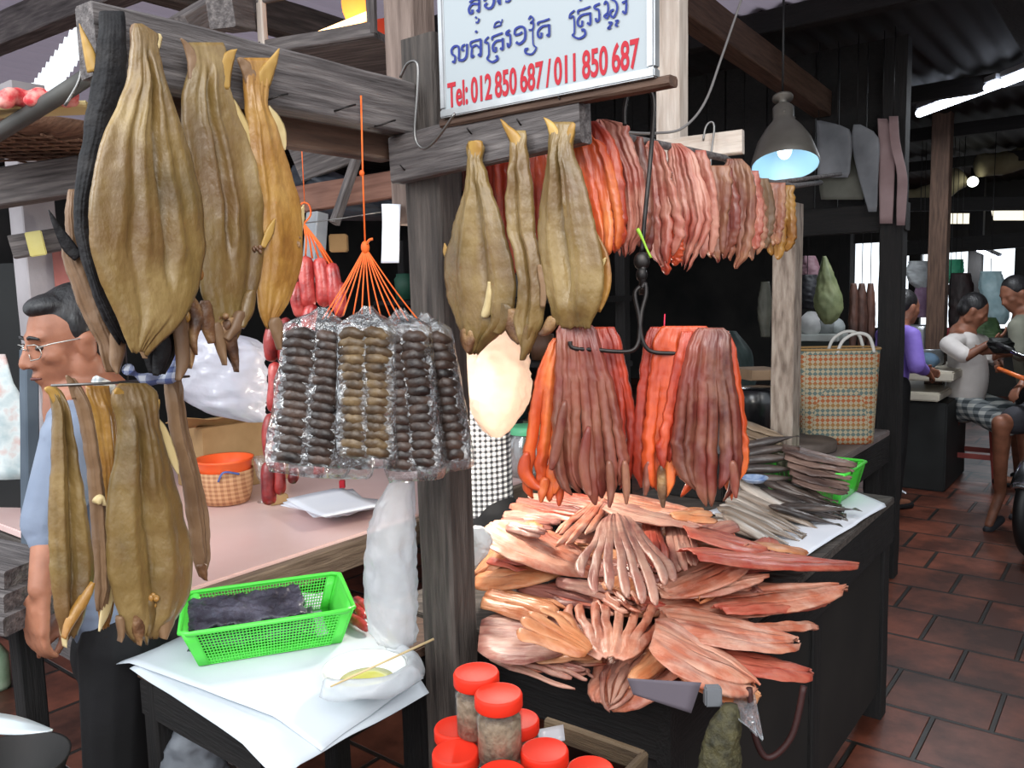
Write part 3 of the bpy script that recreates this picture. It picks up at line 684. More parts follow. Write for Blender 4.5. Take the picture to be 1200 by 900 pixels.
hang_fish('amber fish with broad tail in the middle of the lower row', [(452,100,128),(465,101,130),(490,108,136),(520,113,138),(560,117,140),(600,118,142),(650,117,138),(700,114,134),(735,116,128)], LT-V*.045, TN, yel2, .016, [(.5,.5,.2,.006,0,1)], seed=7, rag=.7, fins=[([(136,660,2),(130,690,6),(122,720,5),(116,740,1)],fin_m,.02)])
hang_fish('wide split yellow fish dominating the lower hanging row', [(449,140,172),(457,132,182),(470,130,186),(490,136,186),(520,137,193),(560,129,205),(600,124,215),(640,124,224),(670,126,226),(700,132,221),(720,139,210),(738,148,198),(748,157,190)], LT+V*.012, TN, yel, .022,
  [(.42,.52,.03,-.012,.1,1),(.25,.28,.08,.008,.1,1),(.65,.72,.12,.008,.1,1),(.55,.62,.03,.006,0,.5),(.33,.4,.03,.005,.05,.6)], seed=8, rag=.8, endrag=14, tails=[([(134,458,4),(142,462,6),(150,478,8)],fin_y),([(186,468,2),(182,482,4),(178,494,4)],fin_y)],
  heads=[([(160,716,9),(162,738,8),(163,756,1)],head_m),([(194,705,12),(194,728,11),(191,748,4)],tan),([(175,700,7),(176,725,6),(172,745,2)],yel),([(140,722,6),(142,742,4),(140,752,1)],tan)], knobs=[(178,705,.008,yel2)], fins=[([(184,490,3),(193,510,6),(204,540,5),(209,556,1)],fin_m)])
hang_fish('narrow dark brown fish at the right end of the lower hanging row', [(442,192,212),(480,196,216),(520,203,224),(560,213,234),(600,219,243),(640,224,245),(665,229,243),(676,233,240)], LT-V*.03, TN, tan, .02, [(.3,.3,.1,.008,0,1),(.7,.8,.08,-.006,0,1)], seed=9, rag=.6, heads=[([(236,660,7),(238,672,5),(241,680,1)],head_m)])
# --- three on the short beam
def bp(o): return q(-.086-o, 0)
hang_fish('yellow split fish nailed at the left of the short plank', [(165,549,564),(173,547,568),(186,549,565),(200,548,570),(225,544,577),(250,535,586),(280,527,594),(300,521,600),(320,520,604),(340,522,605),(360,528,603),(380,535,598),(390,540,588),(402,543,572),(414,547,560)], bp(0), BN, yel, .015,
  [(.55,.62,.035,-.016,.1,1),(.4,.3,.07,.007,.05,.8),(.75,.8,.09,.01,.1,1),(.3,.25,.1,.005,.2,1),(.65,.55,.03,.006,.02,.5)], seed=10, rag=1.3, endrag=10,
  tails=[([(556,165,9),(557,174,9),(556,186,7)],fin_y)], fins=[([(521,285,1),(523,296,4),(530,310,4)],fin_y)], heads=[([(548,385,9),(548,400,9),(550,413,2)],head_m),([(590,355,12),(588,375,11),(582,390,6)],yel),([(568,372,5),(574,350,5),(575,330,2)],fin_m)])
hang_fish('slim folded yellow fish in the middle of the short plank', [(153,596,616),(162,597,618),(175,598,617),(200,596,622),(230,592,625),(270,595,628),(300,603,634),(330,607,637),(355,606,639),(375,602,637),(395,607,629),(414,612,621)], bp(.008), BN, yel, .016,
  [(.45,.5,.05,-.01,.1,1),(.7,.75,.12,.009,.05,1),(.2,.2,.1,.006,.1,1)], seed=11, rag=1, tails=[([(587,140,1),(594,150,4),(602,160,7),(608,174,8)],fin_y)], heads=[([(598,362,9),(602,385,10),(612,400,7)],head_m,-.004),([(622,380,8),(618,400,7),(612,422,2)],yel)], fins=[([(632,310,4),(637,335,5),(636,360,3)],tan,.01)])
hang_fish('broad yellow split fish at the right end of the short plank', [(143,642,673),(155,643,674),(175,643,672),(200,639,681),(230,634,690),(260,630,697),(290,631,704),(320,636,708),(345,640,706),(365,645,700),(384,652,692)], bp(.016), BN, yel, .016,
  [(.5,.42,.035,-.013,.05,.9),(.3,.25,.1,.008,.08,1),(.7,.7,.14,.01,.1,1),(.58,.5,.03,.005,.03,.5)], seed=12, rag=1, tails=[([(638,138,1),(646,148,5),(652,162,7)],fin_y),([(672,144,3),(668,156,5),(664,170,5)],fin_y)], fins=[([(710,302,1),(703,312,4),(696,322,3)],fin_m),([(690,265,4),(704,300,9),(708,335,8),(700,365,4)],yel2,-.008)], heads=[([(650,372,8),(642,385,7),(634,392,3)],head_m,-.004)])

# ================================================================ red and pink fish along the pole
red_f = M('red_dried_fish', (112, 30, 22), (178, 60, 36), (220, 104, 62), mot=((120, 40, 34), 13, .7), rough=.32, scale=20, bump=.3, bscale=80, coat=.18, stretch=(1, 1, .14), sss=.08, lo=.28, hi=.74)
oran_f = M('orange_dried_fish', (150, 48, 24), (208, 86, 38), (236, 136, 72), mot=((170, 64, 44), 13, .7), rough=.32, scale=20, bump=.3, bscale=80, coat=.18, stretch=(1, 1, .14), sss=.1, lo=.28, hi=.74)
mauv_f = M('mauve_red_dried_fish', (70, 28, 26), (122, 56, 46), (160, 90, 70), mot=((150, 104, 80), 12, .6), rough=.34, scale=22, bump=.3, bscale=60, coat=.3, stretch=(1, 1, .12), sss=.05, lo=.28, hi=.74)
pink_f = M('pink_dried_fish', (120, 44, 38), (172, 88, 72), (212, 148, 128), mot=((220, 168, 144), 18, .55), rough=.36, scale=20, bump=.35, bscale=70, coat=.25, stretch=(1, 1, .14), lo=.28, hi=.74)
brow_f = M('pinkish_brown_dried_fish', (84, 44, 38), (134, 80, 64), (180, 130, 106), mot=((186, 142, 104), 15, .5), rough=.38, scale=20, bump=.35, bscale=70, coat=.2, stretch=(1, 1, .14), lo=.28, hi=.74)
def ridg(n, amp=.005, w=.05, seed=0):
    r = random.Random(seed)
    return [((k+.5)/n+r.uniform(-.03, .03), (k+.5)/n+r.uniform(-.06, .06), w, amp*r.uniform(.6, 1.3)*(1 if k % 2 else .6), .03, 1.05) for k in range(n)]
NR = Vector((-.45, -1, 0)).normalized()
def rack(label, x, rows, mat, seed, dd=0., th=.012, n=3, endrag=8, rag=1.5, group=None):
    rows = [(y, (a+b)/2-(b-a)*.5*1.28-2, (a+b)/2+(b-a)*.5*1.28+2) for y, a, b in rows]
    a0 = (x-684)/251.; ta = a0*1.43/(2.29-a0*(2.29-1.43))*1.1          # how far up the pole the fish hangs
    pt = q(ta+.0, .36, 1.7)+NR*(.014+dd)
    return hang_fish(label, rows, pt, NR, mat, th, ridg(n, .005, .09, seed), seed=seed, rag=rag, endrag=endrag*1.4, nz=.002, N=44, fib=.004, name='hanging_fish', strips=n, t0=.45)
rack('glowing orange-red fish behind the broad yellow fish, nearest on the pole', 688, [(155,672,690),(170,674,702),(200,680,714),(240,688,722),(270,697,725),(300,704,722)], oran_f, 101, -.01, n=4)
rack('bright red-orange fish, second from the near end of the pole', 694, [(142,683,696),(160,685,712),(190,692,722),(230,699,727),(265,706,729),(290,712,728),(300,716,724)], red_f, 102, .0, n=3)
rack('tall pink fish with pointed top above the other red hanging fish', 708, [(140,703,709),(146,700,728),(158,702,733),(175,708,738),(200,719,748),(240,724,752),(270,727,752),(290,728,742),(302,730,737)], pink_f, 103, .012, n=5)
rack('narrow mauve fish just left of the iron hook rod', 745, [(172,742,757),(200,743,760),(240,748,762),(280,750,762),(298,752,758)], mauv_f, 104, -.02, n=2)
rack('reddish pink fish just right of the iron hook rod', 758, [(165,762,768),(176,757,774),(200,758,781),(240,758,791),(275,760,794),(296,765,790),(310,776,786)], pink_f, 105, .005, n=4)
rack('dark red fish half hidden below the pink fish by the hook', 772, [(255,762,792),(275,762,795),(300,766,794),(318,776,790)], red_f, 106, -.02, n=3)
rack('broad pink fish with pointed tip against the pale board', 790, [(168,787,795),(178,787,808),(200,790,815),(230,794,825),(255,799,828),(275,797,824),(300,797,812),(316,798,804)], pink_f, 107, .01, n=5)
rack('brownish pink fish hanging right below the light wire hook', 822, [(194,818,848),(215,822,852),(245,828,850),(275,828,846),(300,834,846)], brow_f, 108, 0, n=3)
rack('purple-brown fish with raised top in the middle of the far half of the pole', 850, [(186,855,866),(196,852,874),(225,849,880),(255,846,879),(282,846,877),(300,850,872),(313,853,864)], brow_f, 109, .015, n=4)
rack('slim brown fish to the right of the purple-brown raised one', 878, [(203,873,885),(240,877,893),(275,878,894),(298,880,889),(306,882,886)], brow_f, 110, 0, n=2)
rack('thin greyish fish, next to last on the pole', 893, [(209,888,898),(240,888,904),(275,889,903),(300,891,900)], tan, 111, 0, n=2)
rack('small yellowish fish at the very far end of the pole', 914, [(217,908,926),(235,907,927),(262,904,928),(288,902,926),(304,904,920)], yel2, 112, .0, n=3)
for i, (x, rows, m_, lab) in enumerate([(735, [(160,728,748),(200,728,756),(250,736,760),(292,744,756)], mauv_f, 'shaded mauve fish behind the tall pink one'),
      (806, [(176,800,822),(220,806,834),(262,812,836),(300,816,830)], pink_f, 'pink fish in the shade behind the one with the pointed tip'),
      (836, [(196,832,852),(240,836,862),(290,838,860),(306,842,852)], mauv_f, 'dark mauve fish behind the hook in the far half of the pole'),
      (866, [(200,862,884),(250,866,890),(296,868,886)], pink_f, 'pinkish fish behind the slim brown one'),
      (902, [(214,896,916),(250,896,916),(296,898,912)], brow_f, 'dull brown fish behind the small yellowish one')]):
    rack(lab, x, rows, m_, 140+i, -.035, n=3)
# red fish hung further back behind the short plank
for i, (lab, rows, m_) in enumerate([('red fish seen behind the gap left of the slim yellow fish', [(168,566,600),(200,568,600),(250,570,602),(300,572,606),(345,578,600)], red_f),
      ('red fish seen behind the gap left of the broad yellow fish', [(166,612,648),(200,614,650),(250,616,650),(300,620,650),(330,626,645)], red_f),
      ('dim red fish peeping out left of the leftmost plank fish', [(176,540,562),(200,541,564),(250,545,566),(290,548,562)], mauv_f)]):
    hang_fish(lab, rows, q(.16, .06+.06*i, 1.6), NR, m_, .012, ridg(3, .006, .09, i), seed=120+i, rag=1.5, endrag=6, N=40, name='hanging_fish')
bpo = MB(); bpo.tube([onpl(538, 178, q(.16, .1), NR)+Vector((0, .012, 0)), onpl(660, 160, q(.16, .1), NR)+Vector((0, .012, 0))], .007, 8)
T(bpo.build('short_pole', wood_grey), 'short stick behind the plank holding the hidden red fish', 'pole')

# ================================================================ iron balance hook with two bundles of red fish
hkd = 1.40
def hp(l, d=hkd): return [P(x, y, d) for x, y in l]
ih = thing('iron_hook', P(752, 250, hkd), 'tall dark iron hook rod hung from the right corner of the sign', 'hook')
mb = MB(); mb.tube(cat_(hp([(732, 147), (732, 128), (737, 109), (748, 102), (760, 105), (766, 118), (765, 150), (761, 200), (756, 250), (752, 296)]), 50), .0038, 10); mb.build('hook_rod', iron, ih)
mb = MB()
mb.ell(P(752, 306, hkd), (.014, .010, .016), None, 16, 10); mb.ell(P(752, 322, hkd), (.010, .009, .013), None, 16, 10); mb.tube(hp([(753, 296), (753, 345)]), .0065, 10); mb.build('swivel', iron, ih)
mb = MB(); mb.tube(cat_(hp([(752, 338), (756, 332), (757, 345), (752, 365), (750, 385), (748, 402), (740, 411), (722, 412), (700, 410), (672, 408), (668, 400)], hkd-.032), 40), .0036, 9)
mb.build('left_arm', iron, ih)
mb = MB(); mb.tube(cat_(hp([(750, 336), (744, 345), (749, 370), (752, 395), (758, 408), (768, 413), (790, 414), (820, 413), (835, 408)], hkd-.032), 40), .0036, 9); mb.build('right_arm', iron, ih)
gs = MB(); gs.tube(cat_(hp([(747, 268), (753, 280), (758, 292), (763, 302)], hkd-.012), 10), [.003, .0036, .003, .0024]+[.002]*6, 7); gs.build('green_string', M('green_string', (150, 196, 60), rough=.5), ih)
NB = Vector((-.12, -1, 0)).normalized()
def bund(label, rows, dd, mat, seed, n=6, amp=.004, th=.012, endrag=22, heads=(), slit=0):
    return hang_fish(label, rows, P(750, 480, hkd)+NB*dd, NB, mat, th, ridg(n, amp, .42/n, seed), seed=seed, rag=1.2, endrag=endrag, nz=.0018, N=60, fib=.004, name='bundled_fish', heads=heads, strips=n, t0=.3)
bund('deep orange fish at the left back of the left bundle', [(396,648,668),(410,640,672),(440,628,676),(480,621,676),(520,617,672),(548,613,668),(572,614,664),(588,622,655)], .0, oran_f, 201, 4,
     heads=[([(618,530,5),(614,550,8),(622,565,7),(634,572,4)],oran_f,.01),([(640,560,6),(636,575,6),(634,588,2)],oran_f,.012),([(655,560,5),(656,580,5),(655,592,2)],oran_f,.008)])
bund('bright red fish on the right side of the left bundle', [(383,690,720),(395,690,727),(420,694,732),(450,698,739),(490,700,744),(530,700,743),(565,702,738),(580,708,728)], -.004, red_f, 202, 4)
bund('large mauve fish spread across the front of the left bundle', [(381,655,694),(390,652,700),(410,651,706),(440,650,716),(470,648,724),(510,646,731),(545,646,735),(570,652,735),(586,664,730)], .022, mauv_f, 203, 7, .009, .014, 18,
     heads=[([(662,470,5),(656,505,6),(650,535,6),(646,550,3)],mauv_f,.03),([(690,500,5),(684,540,7),(688,570,6),(692,580,3)],mauv_f,.03),([(714,540,5),(716,575,5),(714,594,2)],mauv_f,.024),([(732,540,4),(734,570,5),(734,590,2)],brow_f,.02)])
bund('dark red fish at the left edge of the right bundle', [(383,762,784),(395,756,790),(430,750,798),(470,745,798),(510,741,795),(545,740,790),(570,744,784)], -.006, red_f, 204, 4)
bund('golden topped orange fish in the middle of the right bundle', [(382,776,828),(392,768,836),(410,764,838),(440,761,832),(480,756,826),(520,752,822),(555,752,815),(575,760,800)], .008, oran_f, 205, 5, heads=[([(775,545,5),(776,575,6),(777,594,2)],head_m,.012),([(760,540,5),(758,565,5),(756,580,2)],mauv_f,.012)])
bund('orange edged fish on the right side of the right bundle', [(388,836,854),(400,836,860),(440,842,868),(480,848,873),(520,848,876),(550,847,877),(572,850,874),(586,856,866)], .004, oran_f, 206, 3)
bund('large dark mauve fish at the front of the right bundle', [(384,818,848),(394,810,856),(420,801,858),(450,795,862),(490,790,868),(530,787,868),(555,790,866),(575,798,860),(588,812,850)], .026, mauv_f, 207, 6, .009, .014, 18,
     heads=[([(858,540,5),(861,565,6),(862,583,2)],mauv_f,.024)])
bund('narrow red streaked fish folded between the two fronts of the right bundle', [(388,798,812),(420,790,812),(460,782,806),(500,776,800),(540,772,795),(566,775,788)], .020, red_f, 208, 2)
tg = MB(); tg.tube(hp([(779, 368), (778, 392)]), .0012, 6); T(tg.build('red_string', M('red_string', (226, 50, 80), rough=.5)), 'short red string sticking up from the right bundle', 'string')
# ================================================================ the heap of pink dried fish
pm1 = M('salmon_pink_flesh', (142, 62, 46), (188, 108, 80), (216, 158, 128), mot=((224, 184, 162), 15, .6), rough=.46, scale=24, bump=.4, bscale=90, coat=.1, stretch=(.14, 1, 1), lo=.28, hi=.74)
pm2 = M('mauve_pink_flesh', (116, 60, 54), (164, 104, 90), (200, 152, 132), mot=((204, 168, 146), 15, .6), rough=.48, scale=24, bump=.4, bscale=90, coat=.1, stretch=(.14, 1, 1), lo=.28, hi=.74)
pm3 = M('orange_tan_flesh', (148, 72, 40), (194, 118, 74), (218, 160, 116), mot=((220, 172, 132), 14, .5), rough=.44, scale=22, bump=.4, bscale=90, coat=.1, stretch=(.14, 1, 1), lo=.28, hi=.74)
pm4 = M('red_pink_flesh', (130, 42, 34), (178, 76, 58), (208, 126, 100), mot=((206, 136, 112), 14, .5), rough=.44, scale=22, bump=.4, bscale=90, coat=.25, stretch=(.14, 1, 1), lo=.28, hi=.74)
pm5 = M('dull_brown_red_flesh', (92, 46, 40), (140, 84, 72), (176, 118, 102), rough=.42, scale=22, bump=.4, bscale=90, coat=.15, stretch=(.14, 1, 1), lo=.28, hi=.74)
def fan_fish(L, W, n, seed, kind='fan', th=.008, bend=-.02, t0=.32, taper=.35, arch=.012, gr=None):
    """a butterflied fish lying on local XY: whole at the base (x=0), cut into n strips towards x=L"""
    r = random.Random(seed); mb = MB(); N = 22; C = 7
    if gr is None: gr = .8 if kind == 'fan' else (.32 if kind == 'leaf' else .5)
    if kind != 'fan': th *= .9
    wob = [r.uniform(-1, 1) for _ in range(n)]; ln = [r.uniform(.86, 1.04) if kind != 'leaf' else r.uniform(.95, 1.02) for _ in range(n)]; lf = [r.uniform(-.4, 1)*(1 if kind != 'leaf' else .6) for _ in range(n)]
    for k in range(n):
        F_, B_ = [], []
        for i in range(N):
            t = i/(N-1)
            if kind == 'fan': pr = .5+.62*smooth01(t*1.1) if t > .12 else .5*(.45+.55*(t/.12)**.5)
            elif kind == 'leaf': pr = (math.sin(math.pi*min(1, t*.93+.07)**.8)**.6)*(1-.1*t)
            else: pr = .9*(min(1, .5+t*5))*(1 if t < .8 else 1-.35*(t-.8)/.2)
            g = smooth01((t-t0)/(1-t0)*1.6)
            tip = (1-max(0, (t-.86)/.14)**2)**.5
            if kind != 'fan': tip = .55+.45*tip
            for j in range(C):
                u = j/(C-1); us = .5+(u-.5)*(1-taper*g)*max(.3, tip)
                s = (k+us)/n+wob[k]*(.18 if kind == 'fan' else .1)*g/n; w = 2*s-1
                x = L*t*lerp(1, ln[k], g)
                if kind == 'fan': x *= 1-.22*w*w*t
                y = w*W*.5*pr
                e = (max(0, 1-min(1, abs(w))**6)**.5)*min(1, .5+t*6)
                e = lerp(e, lerp(e, max(0, 1-(2*u-1)**2)**.5, gr)*tip, min(1, g*4))
                z = bend*t*t+arch*(1-w*w)+lf[k]*th*.9*g
                z += (.35*th*noise.noise(Vector((s*5*n*.4, t*2.2, seed*1.7))) if kind != 'fan' else 0)+.004*noise.noise(Vector((s*8+seed, t*1.5, 0)))+.0025*noise.noise(Vector((s*23, t*2.5, seed)))+.003*noise.noise(Vector((x*30, y*30, seed)))
                y += .004*noise.noise(Vector((t*5, k*3.1+seed, 1)))*min(1, g*3)
                F_.append(Vector((x, y, z+th*.5*e))); B_.append(Vector((x, y, z-th*.5*e)))
        vs = F_+B_; o = len(F_); fs = []
        for i in range(N-1):
            for j in range(C-1):
                a = i*C+j; fs.append((a, a+1, a+C+1, a+C)); fs.append((o+a, o+a+C, o+a+C+1, o+a+1))
            for j in (0, C-1):
                if i/(N-1) < t0 and not ((j == 0 and k == 0) or (j == C-1 and k == n-1)): continue
                a = i*C+j; fs.append((a, a+C, o+a+C, o+a))
        for i in (0, N-1):
            for j in range(C-1):
                a = i*C+j; fs.append((a, a+1, o+a+1, o+a))
        mb.add(vs, fs)
    return mb
TOPZ = .797
def heap(a, b):
    h = .125*smooth01((a+.02)/.34)*smooth01((.62-b)/.30)*smooth01((1.12-a)/.35)
    if a < .1: h -= (.1-a)*.25
    if b > .47: h -= (b-.47)*.2
    return TOPZ+.012+max(-.06, h)
def on_heap(x, y, dz=0):
    z = .86
    for _ in range(8):
        p = onz(x, y, z+dz); d = p-BASE; z = heap(d.dot(U), d.dot(V))
    return onz(x, y, z+dz)
PILE = 'pink dried fish heaped on the dark table'
def pile(label, x0, y0, x1, y1, wpx, mat, seed, kind='leaf', n=5, dz=.0, bend=-.006, arch=.008, th=.008, t0=.32, taper=None, roll=0., group=None):
    if taper is None: taper = .12 if kind == 'fan' else -.16
    p0, p1 = on_heap(x0, y0, dz), on_heap(x1, y1, dz)
    L = (p1-p0).length; d = ((p0+p1)/2-CAMP).length
    x = (p1-p0).normalized()
    # the fish's width lies flat; convert its seen width to metres allowing for the slanting view
    yv = Z.cross(x).normalized(); m_ = (p0+p1)/2; pr1 = abs_proj(m_, yv)
    W = wpx/pr1*(1.5 if kind == 'leaf' else 1.1)
    mt = frame(p0, p1); mt = mt @ Matrix.Rotation(roll, 4, 'X')
    o = fan_fish(L, W, n, seed, kind, th, bend, t0, taper, arch).build('splayed_fish', mat, None, mt)
    return T(o, label, 'dried fish', group)
def topx(p):
    v = p-CAMP; d = v.dot(cf); return Vector((600+FPX*v.dot(cr)/d, 450-FPX*v.dot(cu)/d))
def abs_proj(p, v): return (topx(p+v*.005)-topx(p-v*.005)).length/.01
# buried layer
BUR = 'buried pink fish'
r_ = random.Random(21)
k = 0
for a in [x*.065+.03 for x in range(15)]:
    for b in (-.0, .13, .26, .39):
        if a > .92 and b > .2: continue
        k += 1
        near = (b < .1 and a < .4) or (b < .2 and a < .22)
        aa, bb = a+r_.uniform(-.03, .03), b+r_.uniform(-.03, .03); an = r_.uniform(0, 6.28)
        if near: bb = .225; an = -R_(38)+r_.uniform(-.35, .35)
        dx, dy = math.cos(an), math.sin(an); dv = Vector((dx, dy, 0)); da, db = dv.dot(U), dv.dot(V)
        z = max(TOPZ+.012, min(heap(aa+da*k_, bb+db*k_) for k_ in (-.11, -.05, 0, .05, .11))-.022-.02*r_.random())
        mt = Matrix.Translation(q(aa, bb, z)) @ Matrix.Rotation(an, 4, 'Z') @ Matrix.Rotation(r_.uniform(-.08, .08), 4, 'Y') @ Matrix.Translation((-.11, 0, 0))
        o = fan_fish(.22, .1, 5, 300+k, r_.choice(['leaf', 'fan', 'slab']), .008, -.004).build('splayed_fish', r_.choice([pm1, pm2, pm4, pm5, pm3]), None, mt)
        T(o, 'pinkish dried fish lying under the top layer of the heap', 'dried fish', BUR)
# back of the heap: thin edges seen from the side
for i, (x0, y0, x1, y1) in enumerate([(588,612,650,616),(592,604,660,612),(600,594,690,612),(608,588,700,606),(622,582,706,598),(640,577,716,592),(700,590,735,600),(596,618,640,626)]):
    pile('brownish pink fish stacked edge on at the back left of the heap', x0, y0, x1, y1, 16, (pm5, pm2, pm4)[i % 3], 400+i, 'slab', 4, .02+.004*i, group='edge-on fish at the back left of the heap')
pile('pale pink fish pointing right, upper of two at the back of the heap', 716, 582, 828, 606, 20, pm1, 420, 'leaf', 4, .06)
pile('pale pink fish pointing right, lower of two at the back of the heap', 714, 594, 822, 618, 22, pm2, 421, 'leaf', 4, .055)
pile('pink fish with narrow strips slanting down left below the left bundle', 716, 578, 652, 642, 34, pm1, 422, 'fan', 5, .05)
pile('upright mauve pink fish in the shade right of the central grey-pink fan', 792, 606, 806, 668, 34, pm2, 423, 'slab', 4, .03)
pile('reddish fish wedged beside the central grey-pink fan', 762, 612, 774, 672, 26, pm4, 424, 'slab', 3, .025)
pile('red-pink fish pointing right below the silver fish', 800, 622, 900, 644, 26, pm4, 425, 'leaf', 4, .045)
pile('orange lit fish under the tip of the right bundle', 786, 606, 838, 604, 22, pm3, 426, 'fan', 4, .06)
pile('tan fish peeping out beside the white cloth', 880, 640, 948, 648, 24, pm3, 427, 'leaf', 3, .02)
# left flank
pile('orange edged fish standing at the far left of the heap against the post', 628, 614, 556, 676, 24, pm3, 430, 'leaf', 4, .03)
pile('thick orange rolled fish at the left of the heap beside the post', 572, 702, 662, 724, 40, pm3, 431, 'slab', 4, .0, arch=.02)
pile('tan fish with curved strips above the rolled orange one', 566, 676, 668, 668, 36, pm3, 432, 'leaf', 4, .03, arch=.018)
pile('small fish of short knobbly strips in the hollow at the left', 580, 652, 632, 662, 34, pm4, 433, 'slab', 6, .015)
pile('long pale pink sheet of fish sloping across the upper left of the heap', 574, 618, 712, 676, 40, pm1, 434, 'leaf', 6, .06, arch=.012)
pile('dull pink flat sheet hanging out lowest at the left front', 562, 744, 690, 744, 44, pm2, 435, 'leaf', 4, -.02)
pile('tan scrap of fish hanging below the table edge at the left', 620, 768, 708, 762, 22, pm3, 436, 'slab', 4, -.03)
# front
pile('splayed fish with finger strips reaching up left at the front', 690, 766, 616, 716, 50, pm3, 440, 'fan', 5, .035)
pile('lowest splayed fish at the front, hanging over the table edge', 706, 828, 786, 746, 112, pm1, 441, 'fan', 7, .0)
pile('red-pink long fish lying across the middle of the heap', 644, 688, 782, 712, 26, pm4, 442, 'leaf', 4, .045)
pile('thin orange fish tucked above the front fan', 690, 706, 790, 716, 16, pm3, 443, 'leaf', 3, .03)
pile('big central grey-pink fan with long strips pointing at the viewer', 722, 606, 744, 712, 96, pm2, 444, 'fan', 8, .075, th=.009, taper=.22)
pile('pale pink front fan with wide spread fingers pointing up', 716, 774, 722, 702, 112, pm1, 445, 'fan', 8, .055, taper=.32, t0=.28)
pile('fish with orange fingers beside the front fan', 740, 800, 812, 738, 40, pm3, 446, 'fan', 4, .005)
# right flank
pile('pinkish leaf shaped fish pointing right, highest on the right edge', 806, 652, 1003, 664, 40, pm4, 450, 'leaf', 5, .05, arch=.014)
pile('broad pale fish with rounded end on the right of the heap', 772, 694, 882, 642, 44, pm1, 451, 'leaf', 5, .05, arch=.016)
pile('narrow fish below the broad pale one on the right', 770, 694, 900, 676, 22, pm1, 452, 'leaf', 4, .045)
pile('long salmon fish pointing right along the middle of the right edge', 762, 712, 994, 690, 48, pm1, 453, 'leaf', 6, .045, arch=.016)
pile('shaded fish just beneath the long salmon fish', 842, 716, 974, 706, 26, pm4, 454, 'leaf', 4, -.004)
pile('lacy tan fish with short slits near the right front', 778, 726, 936, 752, 44, pm1, 455, 'leaf', 7, .032, arch=.012)
pile('ragged pale fish end sticking out at the right', 880, 738, 956, 734, 22, pm1, 456, 'slab', 5, -.01)
pile('long salmon fish sloping down to the right front corner', 764, 742, 888, 806, 46, pm1, 457, 'leaf', 5, .022, arch=.014)
pile('tan fish under the sloping salmon fish at the right front corner', 792, 778, 892, 818, 36, pm3, 458, 'leaf', 4, -.012, arch=.012)
pile('dark red fish with pale tip at the right front corner', 838, 772, 952, 790, 40, pm4, 459, 'leaf', 4, -.018, arch=.012)

# plastic sheet and paper under the heap
film = film_mat('clear_plastic_film', (230, 236, 242), .12, .1, .7, .6, 30, .2)
paper = M('white_paper', (224, 228, 238), (238, 240, 246), rough=.6, scale=4)
shp = MB()
A_, B_ = onz(805, 800, .785), onz(880, 790, .785)
shp.grid(lambda u, v: A_.lerp(B_, v)*(1-u)+u*P(lerp(884, 892, v), lerp(858, 862, v), 1.36)+Vector((0, -.012*math.sin(v*9)*u, .004*math.sin(v*14))), 14, 12, .0012)
T(shp.build('plastic_sheet', film), 'clear plastic corner hanging down at the right front of the fish heap', 'plastic sheet')
pp = MB()
c = [P(735, 795, 1.40), P(822, 800, 1.40), P(810, 836, 1.40), P(742, 814, 1.40)]
pp.grid(lambda u, v: (c[0].lerp(c[1], v)).lerp(c[3].lerp(c[2], v), u), 8, 8, .001)
T(pp.build('paper_sheet', M('grey_lilac_paper', (92, 84, 92), rough=.8)), 'pale grey paper edge showing under the front of the fish heap', 'paper')

# ================================================================ the white cloth with silver and dark dried fish at the back of the table
cl = MB()
cc = [onz(830, 600, .803), onz(940, 655, .803), onz(1040, 592, .803), onz(960, 560, .803)]
def cloth_pt(u, v):
    p = cc[0].lerp(cc[1], u).lerp(cc[3].lerp(cc[2], u), v)
    d = p-BASE; b = d.dot(V); a = d.dot(U)
    dr = max(0, b-.475); p = p-V*dr*.35; p.z -= dr*.9
    p.z += .003*noise.noise(p*14)+.0035; return p
cl.grid(cloth_pt, 26, 26, .0015)
T(cl.build('white_cloth', paper), 'white paper cloth under the silver fish with a folded corner over the table edge', 'paper')
sil = M('silver_brown_fish', (70, 54, 42), (138, 122, 108), (204, 194, 184), rough=.34, scale=18, bump=.4, bscale=80, coat=.2, stretch=(.2, 1, 1))
drk = M('dark_smoked_fish', (30, 25, 24), (66, 56, 52), (112, 96, 86), rough=.36, scale=18, bump=.5, bscale=70, coat=.2, stretch=(.25, 1, 1))
brn = M('brown_flat_fish', (62, 46, 42), (104, 82, 74), (140, 114, 102), rough=.45, scale=14, bump=.5, bscale=60, stretch=(.25, 1, 1))
def slim_fish(L, W, H, seed, mat, tail=True):
    mb = MB(); N = 26; seg = 10; vs = []; fs = []
    for i in range(N):
        t = i/(N-1); w = W*.5*(min(1, (t/.12)**.5))*(1-.88*smooth01((t-.45)/.5)) if t > 0 else .0008
        h = H*.5*(min(1, (t/.12)**.5))*(1-.85*smooth01((t-.45)/.5)) if t > 0 else .0008
        cy = .06*W*math.sin(t*5+seed)+.012*L*math.sin(t*2.2+seed*2); cz = .004*math.sin(t*3+seed)
        if t > .9: w = W*(.06+.42*((t-.9)/.1)); h = .0012
        for k in range(seg):
            an = 2*math.pi*k/seg; nn = .06*W*noise.noise(Vector((t*9, k*1.3, seed)))
            vs.append(Vector((L*t, cy+(w+nn*min(1, w/W*3))*math.cos(an), cz+h*math.sin(an))))
    for i in range(N-1):
        for k in range(seg): fs.append((i*seg+k, i*seg+(k+1) % seg, (i+1)*seg+(k+1) % seg, (i+1)*seg+k))
    fs.append(tuple(range(seg-1, -1, -1))); fs.append(tuple((N-1)*seg+k for k in range(seg)))
    mb.add(vs, fs); return mb
